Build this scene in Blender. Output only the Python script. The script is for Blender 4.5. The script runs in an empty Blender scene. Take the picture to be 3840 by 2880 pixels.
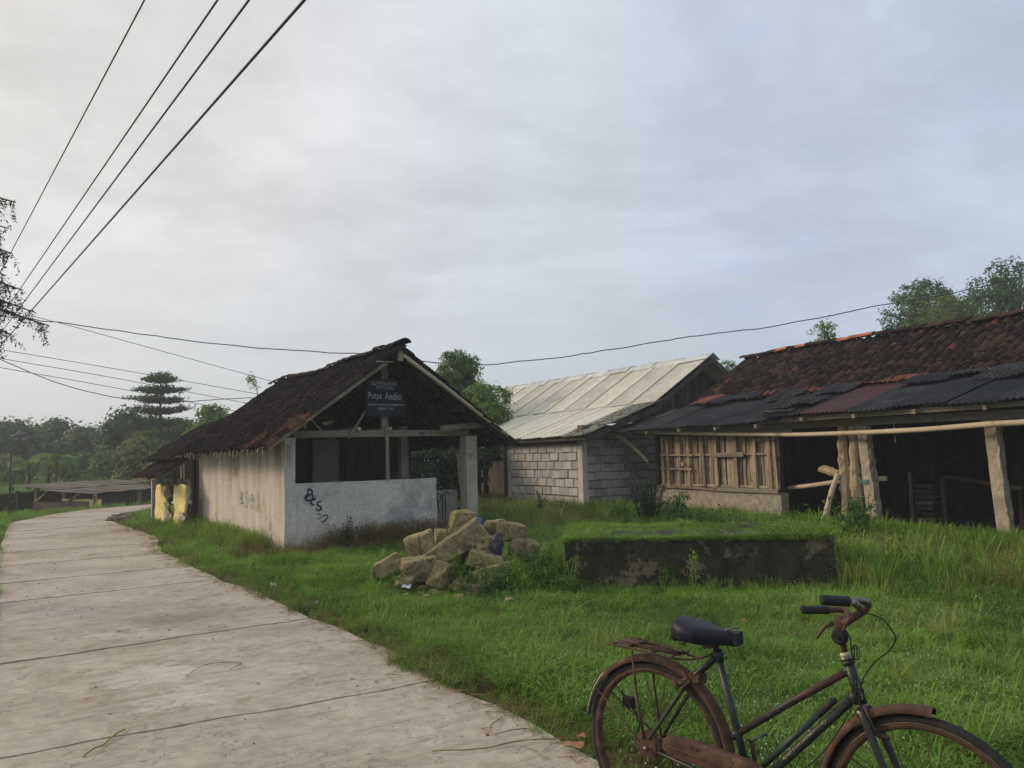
import bpy, math, random
import numpy as np
from mathutils import Matrix, Vector
random.seed(7); rng = np.random.default_rng(7)
S = bpy.context.scene; COL = S.collection
# ------------------------------------------------------------------ camera
F = 2882.0; CX, CY = 1920.0, 1440.0; H = 1.62
PITCH, ROLL = math.radians(5.272), math.radians(1.43)
FW = np.array([0, math.cos(PITCH), math.sin(PITCH)]); _u = np.array([0, -math.sin(PITCH), math.cos(PITCH)]); _r = np.array([1.0, 0, 0])
RT = _r * math.cos(ROLL) - _u * math.sin(ROLL); UP = _u * math.cos(ROLL) + _r * math.sin(ROLL)
EYE = np.array([0, 0, H])
cam = bpy.data.cameras.new('camera'); camo = bpy.data.objects.new('camera', cam); COL.objects.link(camo)
cam.sensor_width = 36; cam.lens = 36 * F / 3840; cam.clip_end = 3000; cam.clip_start = 0.05
camo.matrix_world = Matrix(((RT[0], UP[0], -FW[0], 0), (RT[1], UP[1], -FW[1], 0), (RT[2], UP[2], -FW[2], H), (0, 0, 0, 1)))
S.camera = camo
S.view_settings.view_transform = 'Standard'; S.view_settings.look = 'None'
S.view_settings.exposure = 0.30; S.view_settings.gamma = 1; S.view_settings.use_curve_mapping = False
# ------------------------------------------------------------------ world and sun
SUN_AZ_DIR = Vector((-0.93, 0.30, 0)).normalized(); SUN_EL = math.radians(24)
W = bpy.data.worlds.new('World'); S.world = W; W.use_nodes = True
nt = W.node_tree; nt.nodes.clear()
def N(nt, t, **k):
    n = nt.nodes.new(t)
    for a, b in k.items():
        if a.startswith('i_'): n.inputs[a[2:]].default_value = b
        else: setattr(n, a, b)
    return n
def MATH(nt, op, a, b=0.0, clamp=False):
    n = nt.nodes.new('ShaderNodeMath'); n.operation = op; n.use_clamp = clamp
    for i, v in enumerate((a, b)):
        if isinstance(v, (int, float)): n.inputs[i].default_value = v
        else: nt.links.new(v, n.inputs[i])
    return n.outputs[0]
def MIX(nt, f, a, b, typ='MIX'):
    n = nt.nodes.new('ShaderNodeMix'); n.data_type = 'RGBA'; n.blend_type = typ
    for s, v in ((n.inputs['Factor'], f), (n.inputs['A'], a), (n.inputs['B'], b)):
        if isinstance(v, (int, float)): s.default_value = v
        elif isinstance(v, tuple): s.default_value = tuple(v) + (1,) * (4 - len(v))
        else: nt.links.new(v, s)
    return n.outputs['Result']
def MAPR(nt, v, a, b, c=0.0, d=1.0):
    n = nt.nodes.new('ShaderNodeMapRange'); nt.links.new(v, n.inputs[0]); n.interpolation_type = 'SMOOTHSTEP'
    for i, x in enumerate((a, b, c, d)): n.inputs[i + 1].default_value = x
    return n.outputs[0]
tc = N(nt, 'ShaderNodeTexCoord'); sx = N(nt, 'ShaderNodeSeparateXYZ'); nt.links.new(tc.outputs['Generated'], sx.inputs[0])
X, Y, Z = sx.outputs
zz = MATH(nt, 'ADD', MATH(nt, 'ABSOLUTE', Z), 0.22)
cb = N(nt, 'ShaderNodeCombineXYZ'); nt.links.new(MATH(nt, 'DIVIDE', X, zz), cb.inputs[0]); nt.links.new(MATH(nt, 'MULTIPLY', MATH(nt, 'DIVIDE', Y, zz), 1.35), cb.inputs[1])
n1 = N(nt, 'ShaderNodeTexNoise', i_Scale=1.0, i_Detail=10.0, i_Roughness=0.56, i_Distortion=0.35); nt.links.new(cb.outputs[0], n1.inputs['Vector'])
n2 = N(nt, 'ShaderNodeTexNoise', i_Scale=4.2, i_Detail=9.0, i_Roughness=0.62); nt.links.new(cb.outputs[0], n2.inputs['Vector'])
azf = MAPR(nt, X, -0.62, 0.60)
base = MIX(nt, azf, (0.585, 0.565, 0.535), (0.395, 0.46, 0.565))
hor = MIX(nt, azf, (0.49, 0.495, 0.50), (0.36, 0.415, 0.49))
elf = MAPR(nt, Z, 0.0, 0.42)
c = MIX(nt, elf, hor, base)
v1 = MAPR(nt, n1.outputs[0], 0.33, 0.68, 0.85, 1.13); v2 = MAPR(nt, n2.outputs[0], 0.3, 0.7, 0.955, 1.04)
vv = MATH(nt, 'MULTIPLY', v1, v2)
n3 = N(nt, 'ShaderNodeTexNoise', i_Scale=2.3, i_Detail=10.0, i_Roughness=0.62, i_Distortion=0.25); nt.links.new(cb.outputs[0], n3.inputs['Vector'])
wisp = MATH(nt, 'MULTIPLY', MAPR(nt, n3.outputs[0], 0.53, 0.70, 0.0, 0.11), MAPR(nt, X, -0.5, 0.15))
vv = MATH(nt, 'ADD', vv, wisp)
gap = MATH(nt, 'MULTIPLY', MAPR(nt, n3.outputs[0], 0.44, 0.32), MAPR(nt, X, 0.0, 0.4)); c = MIX(nt, MATH(nt, 'MULTIPLY', gap, 0.5), c, (0.33, 0.45, 0.62))
fade = MAPR(nt, Z, 0.02, 0.30)
vv = MATH(nt, 'ADD', MATH(nt, 'MULTIPLY', MATH(nt, 'SUBTRACT', vv, 1.0), fade), 1.0)
vec = N(nt, 'ShaderNodeVectorMath', operation='SCALE'); nt.links.new(c, vec.inputs[0]); nt.links.new(vv, vec.inputs['Scale'])
sky = N(nt, 'ShaderNodeTexSky'); sky.sky_type = 'NISHITA'; sky.sun_disc = False; sky.sun_elevation = SUN_EL
sky.sun_rotation = math.atan2(SUN_AZ_DIR.x, SUN_AZ_DIR.y)
b1 = N(nt, 'ShaderNodeBackground', i_Strength=0.08); nt.links.new(sky.outputs[0], b1.inputs[0])
b2 = N(nt, 'ShaderNodeBackground', i_Strength=1.22); nt.links.new(vec.outputs[0], b2.inputs[0])
mx = N(nt, 'ShaderNodeMixShader', i_Fac=0.90); nt.links.new(b1.outputs[0], mx.inputs[1]); nt.links.new(b2.outputs[0], mx.inputs[2])
wo = N(nt, 'ShaderNodeOutputWorld'); nt.links.new(mx.outputs[0], wo.inputs[0])
sl = bpy.data.lights.new('sun', 'SUN'); sl.energy = 2.1; sl.angle = math.radians(14); sl.color = (1.0, 0.80, 0.56)
so = bpy.data.objects.new('sun', sl); COL.objects.link(so)
sd = Vector((SUN_AZ_DIR.x * math.cos(SUN_EL), SUN_AZ_DIR.y * math.cos(SUN_EL), math.sin(SUN_EL)))
so.rotation_euler = sd.to_track_quat('Z', 'Y').to_euler(); so.location = (0, 0, 30)
# ------------------------------------------------------------------ photograph geometry helpers (a photo point seen on a real plane)
def ray(x, y): return FW + RT * (x - CX) / F - UP * (y - CY) / F
def onplane(x, y, P0, n):
    d = ray(x, y); return EYE + d * (np.dot(np.asarray(P0, float) - EYE, n) / np.dot(d, n))
def ground(x, y, z=0.0):
    d = ray(x, y); return EYE + d * ((z - H) / d[2])
def atdist(x, y, Y):
    r = ray(x, y); return EYE + r * (Y / r[1])
def DD(x, y): return (x * 1.73598, y * 1.73598)
# ------------------------------------------------------------------ object helpers
MATW = {}
def setp(o, label=None, cat=None, group=None, kind=None):
    if label: o['label'] = label
    if cat: o['category'] = cat
    if group: o['group'] = group
    if kind: o['kind'] = kind
    return o
def thing(name, label, cat, M=None, group=None):
    o = bpy.data.objects.new(name, None); COL.objects.link(o); o.empty_display_size = 0.2
    M = M or Matrix(); o.matrix_world = M; MATW[o.name] = M
    return setp(o, label, cat, group)
def link(name, me, parent=None, M=None):
    o = bpy.data.objects.new(name, me); COL.objects.link(o)
    if parent: o.parent = parent
    if M is not None: o.matrix_local = M if parent else M
    MATW[o.name] = (MATW.get(parent.name, Matrix()) if parent else Matrix()) @ (M or Matrix())
    return o
class MB:
    def __init__(s): s.v = []; s.f = []; s.n = 0
    def add(s, V, Fc):
        V = np.asarray(V, float).reshape(-1, 3); s.v.append(V); k = s.n
        s.f += [tuple(i + k for i in f) for f in Fc]; s.n += len(V); return s
    def box(s, a, b, R=None, o=None, jit=0.0):
        x0, y0, z0 = a; x1, y1, z1 = b
        V = np.array([(x0, y0, z0), (x1, y0, z0), (x1, y1, z0), (x0, y1, z0), (x0, y0, z1), (x1, y0, z1), (x1, y1, z1), (x0, y1, z1)], float)
        if jit: V += rng.uniform(-jit, jit, V.shape)
        if R is not None: V = V @ np.array(R).T
        if o is not None: V = V + np.array(o)
        return s.add(V, [(0, 3, 2, 1), (4, 5, 6, 7), (0, 1, 5, 4), (1, 2, 6, 5), (2, 3, 7, 6), (3, 0, 4, 7)])
    def beam(s, p, q, w, h, ref=(0, 0, 1), jit=0.0, seg=1):
        p = np.array(p, float); q = np.array(q, float); d = q - p; L = np.linalg.norm(d); d /= L
        r = np.array(ref, float)
        if abs(np.dot(r, d)) > 0.97: r = np.array((0, 1.0, 0))
        x = np.cross(d, r); x /= np.linalg.norm(x); z = np.cross(x, d)
        V = []; Fc = []
        for i in range(seg + 1):
            c = p + d * L * i / seg; j = rng.uniform(-jit, jit, 5)
            for a, b in ((-1, -1), (1, -1), (1, 1), (-1, 1)):
                V.append(c + x * (a * w / 2 * (1 + j[0] * 4) + j[1]) + z * (b * h / 2 + j[2]))
        for i in range(seg):
            k = 4 * i
            Fc += [(k, k + 1, k + 5, k + 4), (k + 1, k + 2, k + 6, k + 5), (k + 2, k + 3, k + 7, k + 6), (k + 3, k, k + 4, k + 7)]
        k = 4 * seg; Fc += [(3, 2, 1, 0), (k, k + 1, k + 2, k + 3)]
        return s.add(V, Fc)
    def tube(s, P, r, n=8, cap=True, jit=0.0, flat=1.0):
        P = np.asarray(P, float); m = len(P); rr = np.broadcast_to(np.asarray(r, float), (m,))
        T = np.gradient(P, axis=0) if m > 2 else np.array([P[1] - P[0]] * 2); T /= np.linalg.norm(T, axis=1)[:, None] + 1e-12
        a = np.array((0, 0, 1.0)) if abs(T[0][2]) < 0.9 else np.array((1.0, 0, 0))
        x = np.cross(T[0], a); x /= np.linalg.norm(x); V = []; Fc = []
        th = np.arange(n) * 2 * np.pi / n
        for i in range(m):
            x = x - T[i] * np.dot(x, T[i]); x /= np.linalg.norm(x) + 1e-12; y = np.cross(T[i], x)
            q = rr[i] * (1 + (rng.uniform(-jit, jit, n) if jit else 0))
            V.append(P[i] + np.outer(np.cos(th) * q, x) + np.outer(np.sin(th) * q * flat, y))
        for i in range(m - 1):
            for j in range(n):
                k = (j + 1) % n; Fc.append((i * n + j, i * n + k, (i + 1) * n + k, (i + 1) * n + j))
        if cap: Fc += [tuple(range(n - 1, -1, -1)), tuple((m - 1) * n + j for j in range(n))]
        return s.add(np.concatenate(V), Fc)
    def quad(s, a, b, c, d): return s.add([a, b, c, d], [(0, 1, 2, 3)])
    def mesh(s, name, mat, smooth=False):
        me = bpy.data.meshes.new(name); V = np.concatenate(s.v) if s.v else np.zeros((0, 3))
        me.from_pydata(V.tolist(), [], s.f); me.update()
        if smooth: me.polygons.foreach_set('use_smooth', [True] * len(me.polygons))
        for m in (mat if isinstance(mat, (list, tuple)) else [mat]): me.materials.append(m)
        return me
    def build(s, name, mat, parent=None, smooth=False, **k):
        o = link(name, s.mesh(name, mat, smooth), parent); return setp(o, **k) if k else o
def quads_mesh(name, V, mat, smooth=False):   # V (n,4,3) loose quads, fast path
    n = len(V); me = bpy.data.meshes.new(name); me.vertices.add(n * 4); me.loops.add(n * 4); me.polygons.add(n)
    me.vertices.foreach_set('co', np.asarray(V, np.float32).ravel()); me.loops.foreach_set('vertex_index', np.arange(n * 4, dtype=np.int32))
    me.polygons.foreach_set('loop_start', np.arange(0, n * 4, 4, dtype=np.int32)); me.polygons.foreach_set('loop_total', np.full(n, 4, np.int32))
    me.update(calc_edges=True); me.materials.append(mat); return me
# ------------------------------------------------------------------ materials
def mat(name, c1, c2, scale=4.0, rough=0.9, bump=0.25, stretch=(1, 1, 1), blotch=None, bscale=1.2, bthr=(0.5, 0.62), fine=None, rnd=0.0, metal=0.0, bdist=0.01, extra=None, island=False, spec=0.3):
    m = bpy.data.materials.new(name); m.use_nodes = True; t = m.node_tree; t.nodes.clear()
    out = N(t, 'ShaderNodeOutputMaterial'); bs = N(t, 'ShaderNodeBsdfPrincipled', i_Roughness=rough, i_Metallic=metal)
    bs.inputs['Specular IOR Level'].default_value = spec
    t.links.new(bs.outputs[0], out.inputs[0])
    tc = N(t, 'ShaderNodeTexCoord'); oi = N(t, 'ShaderNodeObjectInfo')
    off = N(t, 'ShaderNodeVectorMath', operation='SCALE'); cmb = N(t, 'ShaderNodeCombineXYZ')
    for i in range(3): t.links.new(oi.outputs['Random'], cmb.inputs[i])
    t.links.new(cmb.outputs[0], off.inputs[0]); off.inputs['Scale'].default_value = 37.0 if rnd > 0 else 0.0
    mp = N(t, 'ShaderNodeVectorMath', operation='ADD'); t.links.new(tc.outputs['Object'], mp.inputs[0]); t.links.new(off.outputs[0], mp.inputs[1])
    st = N(t, 'ShaderNodeVectorMath', operation='MULTIPLY'); t.links.new(mp.outputs[0], st.inputs[0]); st.inputs[1].default_value = stretch
    a = N(t, 'ShaderNodeTexNoise', i_Scale=scale, i_Detail=8.0, i_Roughness=0.62); t.links.new(st.outputs[0], a.inputs['Vector'])
    col = MIX(t, MAPR(t, a.outputs[0], 0.32, 0.68), c1, c2)
    f = N(t, 'ShaderNodeTexNoise', i_Scale=scale * 9, i_Detail=5.0, i_Roughness=0.7); t.links.new(st.outputs[0], f.inputs['Vector'])
    if blotch is not None:
        bl = blotch if isinstance(blotch, list) else [(blotch, bscale, bthr)]
        for i, (bc, bsc, bt) in enumerate(bl):
            b = N(t, 'ShaderNodeTexNoise', i_Scale=bsc, i_Detail=6.0, i_Roughness=0.68); t.links.new(mp.outputs[0] if i % 2 == 0 else st.outputs[0], b.inputs['Vector'])
            col = MIX(t, MAPR(t, b.outputs[0], bt[0], bt[1]), col, bc)
    if extra: col = extra(t, mp.outputs[0], col, tc)
    col = MIX(t, 1.0, col, MIX(t, MAPR(t, f.outputs[0], 0.3, 0.7), (0.86,) * 3, (1.14,) * 3), 'MULTIPLY')
    if rnd > 0:
        rv = oi.outputs['Random']
        if island:
            g = N(t, 'ShaderNodeNewGeometry'); rv = MATH(t, 'FRACT', MATH(t, 'ADD', rv, g.outputs['Random Per Island']))
        k = MAPR(t, rv, 0, 1, 1 - rnd, 1 + rnd); kk = N(t, 'ShaderNodeVectorMath', operation='SCALE'); t.links.new(col, kk.inputs[0]); t.links.new(k, kk.inputs['Scale']); col = kk.outputs[0]
        if island == 'tile':
            col = MIX(t, MAPR(t, rv, 0.975, 0.98), col, (0.11, 0.045, 0.030))
            col = MIX(t, MATH(t, 'MULTIPLY', MAPR(t, rv, 0.84, 0.86), MATH(t, 'SUBTRACT', 1.0, MAPR(t, rv, 0.96, 0.965))), col, (0.060, 0.034, 0.026))
    t.links.new(col, bs.inputs['Base Color'])
    if bump:
        h = MATH(t, 'ADD', a.outputs[0], MATH(t, 'MULTIPLY', f.outputs[0], 0.5))
        bp = N(t, 'ShaderNodeBump', i_Strength=bump, i_Distance=bdist); t.links.new(h, bp.inputs['Height']); t.links.new(bp.outputs[0], bs.inputs['Normal'])
    return m
def leafmat(name, c1, c2, trans=0.35, patch=0.12, rough=0.6, pc=None):
    m = bpy.data.materials.new(name); m.use_nodes = True; t = m.node_tree; t.nodes.clear()
    out = N(t, 'ShaderNodeOutputMaterial'); oi = N(t, 'ShaderNodeObjectInfo'); g = N(t, 'ShaderNodeNewGeometry')
    rv = MATH(t, 'FRACT', MATH(t, 'ADD', oi.outputs['Random'], g.outputs['Random Per Island']))
    ns = N(t, 'ShaderNodeTexNoise', i_Scale=patch * 5, i_Detail=4.0, i_Roughness=0.6); t.links.new(g.outputs['Position'], ns.inputs['Vector'])
    col = MIX(t, MATH(t, 'ADD', MATH(t, 'MULTIPLY', rv, 0.55), MAPR(t, ns.outputs[0], 0.3, 0.7, -0.1, 0.55), True), c1, c2)
    if pc:
        n3 = N(t, 'ShaderNodeTexNoise', i_Scale=0.45, i_Detail=3.0); t.links.new(g.outputs['Position'], n3.inputs['Vector'])
        col = MIX(t, MATH(t, 'MULTIPLY', MAPR(t, n3.outputs[0], 0.5, 0.66), 0.8), col, pc)
    bs = N(t, 'ShaderNodeBsdfPrincipled', i_Roughness=rough); bs.inputs['Specular IOR Level'].default_value = 0.25; t.links.new(col, bs.inputs['Base Color'])
    tr = N(t, 'ShaderNodeBsdfTranslucent'); t.links.new(MIX(t, 1.0, col, (1.3, 1.4, 0.6), 'MULTIPLY'), tr.inputs[0])
    mx = N(t, 'ShaderNodeMixShader', i_Fac=trans); t.links.new(bs.outputs[0], mx.inputs[1]); t.links.new(tr.outputs[0], mx.inputs[2]); t.links.new(mx.outputs[0], out.inputs[0])
    return m
def wallstreak(top, amt=0.85, col2=(0.085, 0.068, 0.052), blue=None, down=1.3):
    def fn(t, vec, col, tc):
        s = N(t, 'ShaderNodeVectorMath', operation='MULTIPLY'); t.links.new(vec, s.inputs[0]); s.inputs[1].default_value = (1, 1, 0.10)
        n = N(t, 'ShaderNodeTexNoise', i_Scale=3.2, i_Detail=6.0, i_Roughness=0.66); t.links.new(s.outputs[0], n.inputs['Vector'])
        z = N(t, 'ShaderNodeSeparateXYZ'); t.links.new(tc.outputs['Object'], z.inputs[0])
        hi = MAPR(t, z.outputs[2], top - down, top + 0.1)
        k = MATH(t, 'MULTIPLY', MAPR(t, n.outputs[0], 0.40, 0.66), MATH(t, 'ADD', MATH(t, 'MULTIPLY', hi, 0.95), 0.12), True)
        col = MIX(t, MATH(t, 'MULTIPLY', k, amt), col, col2)
        if blue:
            n2 = N(t, 'ShaderNodeTexNoise', i_Scale=1.1, i_Detail=3.0); t.links.new(s.outputs[0], n2.inputs['Vector'])
            col = MIX(t, MATH(t, 'MULTIPLY', MAPR(t, n2.outputs[0], 0.55, 0.68), 0.45), col, blue)
        lo = MATH(t, 'SUBTRACT', 1.0, MAPR(t, z.outputs[2], 0.0, 0.45))
        n4 = N(t, 'ShaderNodeTexNoise', i_Scale=5.0, i_Detail=5.0); t.links.new(vec, n4.inputs['Vector'])
        return MIX(t, MATH(t, 'MULTIPLY', MATH(t, 'MULTIPLY', lo, MAPR(t, n4.outputs[0], 0.4, 0.6)), 0.6), col, (0.16, 0.15, 0.09))
    return fn
def roadstreak(t, vec, col, tc):
    def dot(v, s):
        q = N(t, 'ShaderNodeVectorMath', operation='DOT_PRODUCT'); t.links.new(tc.outputs['Object'], q.inputs[0]); q.inputs[1].default_value = v; return MATH(t, 'MULTIPLY', q.outputs['Value'], s)
    c = N(t, 'ShaderNodeCombineXYZ'); t.links.new(dot((-0.54, 0.842, 0), 16.0), c.inputs[0]); t.links.new(dot((-0.842, -0.54, 0), 1.1), c.inputs[1])
    n = N(t, 'ShaderNodeTexNoise', i_Scale=1.0, i_Detail=6.0, i_Roughness=0.7); t.links.new(c.outputs[0], n.inputs['Vector'])
    col = MIX(t, MATH(t, 'MULTIPLY', MAPR(t, n.outputs[0], 0.52, 0.70), 0.45), col, (0.44, 0.405, 0.35))
    col = MIX(t, MATH(t, 'MULTIPLY', MAPR(t, n.outputs[0], 0.47, 0.33), 0.45), col, (0.17, 0.145, 0.115))
    g = N(t, 'ShaderNodeTexNoise', i_Scale=5.0, i_Detail=6.0, i_Roughness=0.7); t.links.new(tc.outputs['Object'], g.inputs['Vector'])
    for (sx_, sy_, rad) in [(-2.8, 5.98, 0.42), (-2.29, 5.42, 0.34), (-4.06, 11.13, 0.3)]:
        d = N(t, 'ShaderNodeVectorMath', operation='DISTANCE'); t.links.new(tc.outputs['Object'], d.inputs[0]); d.inputs[1].default_value = (sx_, sy_, 0.03)
        k = MATH(t, 'ADD', d.outputs['Value'], MATH(t, 'MULTIPLY', MATH(t, 'SUBTRACT', g.outputs[0], 0.5), 1.1)); col = MIX(t, MATH(t, 'MULTIPLY', MAPR(t, k, rad, rad * 0.45), 0.6), col, (0.52, 0.48, 0.41))
    cn = N(t, 'ShaderNodeTexNoise', i_Scale=0.9, i_Detail=9.0, i_Roughness=0.6); t.links.new(tc.outputs['Object'], cn.inputs['Vector'])
    col = MIX(t, MATH(t, 'MULTIPLY', MAPR(t, MATH(t, 'ABSOLUTE', MATH(t, 'SUBTRACT', cn.outputs[0], 0.52)), 0.0022, 0.0006), 0.75), col, (0.085, 0.07, 0.055))
    v = N(t, 'ShaderNodeTexNoise', i_Scale=26.0, i_Detail=2.0); t.links.new(tc.outputs['Object'], v.inputs['Vector'])
    return MIX(t, MATH(t, 'MULTIPLY', MAPR(t, v.outputs[0], 0.68, 0.74), 0.7), col, (0.10, 0.085, 0.068))
M_ = {}
M_['plaster'] = mat('warm_plaster', (0.47, 0.435, 0.375), (0.57, 0.53, 0.465), 2.2, 0.95, 0.3, blotch=[((0.30, 0.22, 0.14), 1.0, (0.56, 0.72)), ((0.50, 0.46, 0.39), 2.6, (0.58, 0.66))], extra=wallstreak(1.95, 0.68, blue=(0.30, 0.27, 0.34)))
M_['greyplaster'] = mat('grey_plaster', (0.50, 0.475, 0.425), (0.61, 0.58, 0.515), 1.7, 0.92, 0.3, blotch=[((0.60, 0.575, 0.50), 0.9, (0.46, 0.66)), ((0.28, 0.31, 0.31), 2.8, (0.58, 0.72)), ((0.33, 0.34, 0.32), 0.7, (0.5, 0.65))], extra=wallstreak(1.25, 0.35, (0.16, 0.19, 0.20), down=0.35))
M_['pillar'] = mat('pillar_plaster', (0.30, 0.29, 0.245), (0.42, 0.40, 0.34), 3.0, 0.93, 0.35, blotch=(0.14, 0.15, 0.14), bscale=1.6, bthr=(0.56, 0.7), rnd=0.08)
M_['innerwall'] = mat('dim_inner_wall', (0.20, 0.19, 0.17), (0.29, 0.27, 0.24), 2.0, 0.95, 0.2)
M_['wood'] = mat('old_timber', (0.17, 0.135, 0.10), (0.30, 0.255, 0.20), 3.5, 0.88, 0.5, stretch=(1, 1, 0.12), blotch=(0.10, 0.08, 0.06), bscale=3, bthr=(0.58, 0.7), rnd=0.22)
M_['woodx'] = mat('old_timber_long', (0.15, 0.125, 0.10), (0.27, 0.235, 0.19), 3.5, 0.88, 0.5, stretch=(0.12, 0.4, 1), blotch=(0.09, 0.075, 0.06), bscale=3, bthr=(0.58, 0.7), rnd=0.15)
M_['slat'] = mat('weathered_slat', (0.165, 0.125, 0.085), (0.33, 0.265, 0.185), 5, 0.88, 0.6, stretch=(1, 1, 0.10), blotch=(0.11, 0.085, 0.06), bscale=4, bthr=(0.56, 0.68), rnd=0.28)
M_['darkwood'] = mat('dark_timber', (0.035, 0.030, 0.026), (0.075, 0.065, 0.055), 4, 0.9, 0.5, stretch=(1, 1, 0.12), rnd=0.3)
M_['bamboo'] = mat('bamboo', (0.40, 0.335, 0.235), (0.52, 0.455, 0.345), 7, 0.6, 0.15, stretch=(0.15, 1, 1), blotch=(0.22, 0.18, 0.12), bscale=9, bthr=(0.57, 0.72), rnd=0.15)
M_['bark'] = mat('stripped_log', (0.30, 0.225, 0.145), (0.44, 0.345, 0.235), 5, 0.9, 0.8, stretch=(1, 1, 0.25), blotch=(0.16, 0.12, 0.08), bscale=5, bthr=(0.56, 0.68), rnd=0.12, bdist=0.02)
M_['cob'] = mat('rough_cement_post', (0.29, 0.25, 0.195), (0.44, 0.385, 0.305), 6, 0.95, 1.0, blotch=[((0.20, 0.17, 0.125), 5.0, (0.58, 0.68)), ((0.16, 0.14, 0.11), 13.0, (0.62, 0.70))], bdist=0.03, rnd=0.08)
M_['rubble'] = mat('coarse_render', (0.30, 0.26, 0.205), (0.43, 0.38, 0.31), 7, 0.97, 1.0, blotch=(0.17, 0.15, 0.115), bscale=5, bthr=(0.58, 0.7), bdist=0.05)
M_['tile'] = mat('clay_roof_tile', (0.020, 0.014, 0.0125), (0.050, 0.034, 0.030), 5.5, 0.93, 0.6, blotch=[((0.125, 0.088, 0.070), 9.0, (0.60, 0.68)), ((0.012, 0.010, 0.010), 3.0, (0.55, 0.65))], rnd=0.42, island='tile', spec=0.06)
M_['tile2'] = mat('blackened_roof_tile', (0.011, 0.009, 0.0088), (0.036, 0.026, 0.023), 5.5, 0.93, 0.6, blotch=[((0.085, 0.064, 0.052), 9.0, (0.60, 0.70)), ((0.011, 0.010, 0.010), 3.0, (0.55, 0.65))], rnd=0.40, island=True, spec=0.06)
M_['warmtile'] = mat('brown_red_tile', (0.060, 0.030, 0.020), (0.125, 0.062, 0.040), 9, 0.95, 0.4, blotch=(0.03, 0.02, 0.017), bscale=7, bthr=(0.5, 0.62), rnd=0.35, spec=0.06)
M_['newtile'] = mat('orange_ridge_tile', (0.24, 0.085, 0.042), (0.36, 0.14, 0.072), 9, 0.9, 0.3, blotch=(0.13, 0.055, 0.035), bscale=7, bthr=(0.55, 0.66), rnd=0.2)
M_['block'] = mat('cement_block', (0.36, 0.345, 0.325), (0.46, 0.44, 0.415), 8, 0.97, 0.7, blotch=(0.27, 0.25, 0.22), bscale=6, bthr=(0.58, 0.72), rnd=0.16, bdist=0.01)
M_['block_shaded'] = mat('cement_block_shaded', (0.26, 0.255, 0.24), (0.36, 0.35, 0.325), 8, 0.97, 0.7, blotch=(0.15, 0.15, 0.135), bscale=6, bthr=(0.56, 0.7), rnd=0.25, bdist=0.01)  # darker copy of the block colour, shade painted in for the unlit wall
M_['mortar'] = mat('mortar', (0.10, 0.095, 0.085), (0.19, 0.18, 0.16), 9, 0.97, 0.8, bdist=0.02)
M_['whiteroof'] = mat('fibre_cement_sheet', (0.62, 0.59, 0.475), (0.72, 0.69, 0.575), 1.6, 0.85, 0.15, blotch=[((0.50, 0.475, 0.385), 1.2, (0.54, 0.72)), ((0.15, 0.15, 0.13), 14.0, (0.70, 0.76))], rnd=0.10)
M_['mossroof'] = mat('mossy_fibre_sheet', (0.22, 0.22, 0.17), (0.42, 0.41, 0.34), 3, 0.92, 0.4, blotch=[((0.07, 0.075, 0.05), 6.0, (0.47, 0.56))], rnd=0.08)
M_['zinc'] = mat('zinc_ridge', (0.42, 0.45, 0.48), (0.56, 0.58, 0.60), 3, 0.5, 0.2, rnd=0.1, metal=0.3)
M_['blackroof'] = mat('black_corrugated_sheet', (0.015, 0.0145, 0.0145), (0.036, 0.036, 0.038), 2.5, 0.62, 0.2, blotch=[((0.070, 0.066, 0.062), 2.0, (0.55, 0.70)), ((0.11, 0.09, 0.07), 20.0, (0.70, 0.76))], rnd=0.30, spec=0.15)
M_['redroof'] = mat('dull_red_sheet', (0.055, 0.024, 0.022), (0.085, 0.036, 0.033), 3, 0.75, 0.2, rnd=0.2)
M_['rustroof'] = mat('rusted_sheet', (0.11, 0.036, 0.022), (0.21, 0.072, 0.040), 4, 0.85, 0.4, blotch=[((0.30, 0.29, 0.28), 2.2, (0.60, 0.64)), ((0.09, 0.035, 0.022), 5.0, (0.56, 0.66))], rnd=0.3)
M_['rock'] = mat('ochre_stone', (0.26, 0.22, 0.10), (0.50, 0.43, 0.24), 13, 0.95, 1.0, blotch=[((0.11, 0.085, 0.045), 22.0, (0.60, 0.66)), ((0.17, 0.135, 0.075), 5.0, (0.55, 0.66)), ((0.21, 0.215, 0.055), 3.4, (0.50, 0.64))], rnd=0.16, bdist=0.07)
M_['road'] = mat('road_concrete', (0.335, 0.290, 0.228), (0.425, 0.375, 0.303), 1.1, 0.93, 0.35, blotch=[((0.44, 0.39, 0.32), 0.9, (0.60, 0.72)), ((0.22, 0.170, 0.115), 2.3, (0.56, 0.74)), ((0.25, 0.20, 0.145), 0.45, (0.5, 0.7))], bdist=0.006, extra=roadstreak)
M_['soil'] = mat('yard_soil', (0.030, 0.045, 0.016), (0.060, 0.085, 0.028), 3, 1.0, 0.8, blotch=(0.14, 0.105, 0.065), bscale=1.3, bthr=(0.55, 0.7), bdist=0.03)
M_['dirt'] = mat('dark_dirt', (0.035, 0.030, 0.022), (0.07, 0.055, 0.04), 3, 1.0, 0.8, bdist=0.03)
M_['moss'] = mat('mossy_block_concrete', (0.035, 0.031, 0.022), (0.065, 0.057, 0.042), 4, 0.97, 1.0, blotch=[((0.19, 0.155, 0.11), 2.2, (0.54, 0.60)), ((0.025, 0.022, 0.017), 6.0, (0.52, 0.62)), ((0.035, 0.055, 0.015), 1.3, (0.60, 0.72))], bdist=0.05)
M_['yellow'] = mat('yellow_foam_sheet', (0.66, 0.52, 0.17), (0.80, 0.68, 0.30), 3, 0.85, 0.4, blotch=(0.45, 0.24, 0.08), bscale=2.6, bthr=(0.62, 0.74), bdist=0.02)
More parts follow.
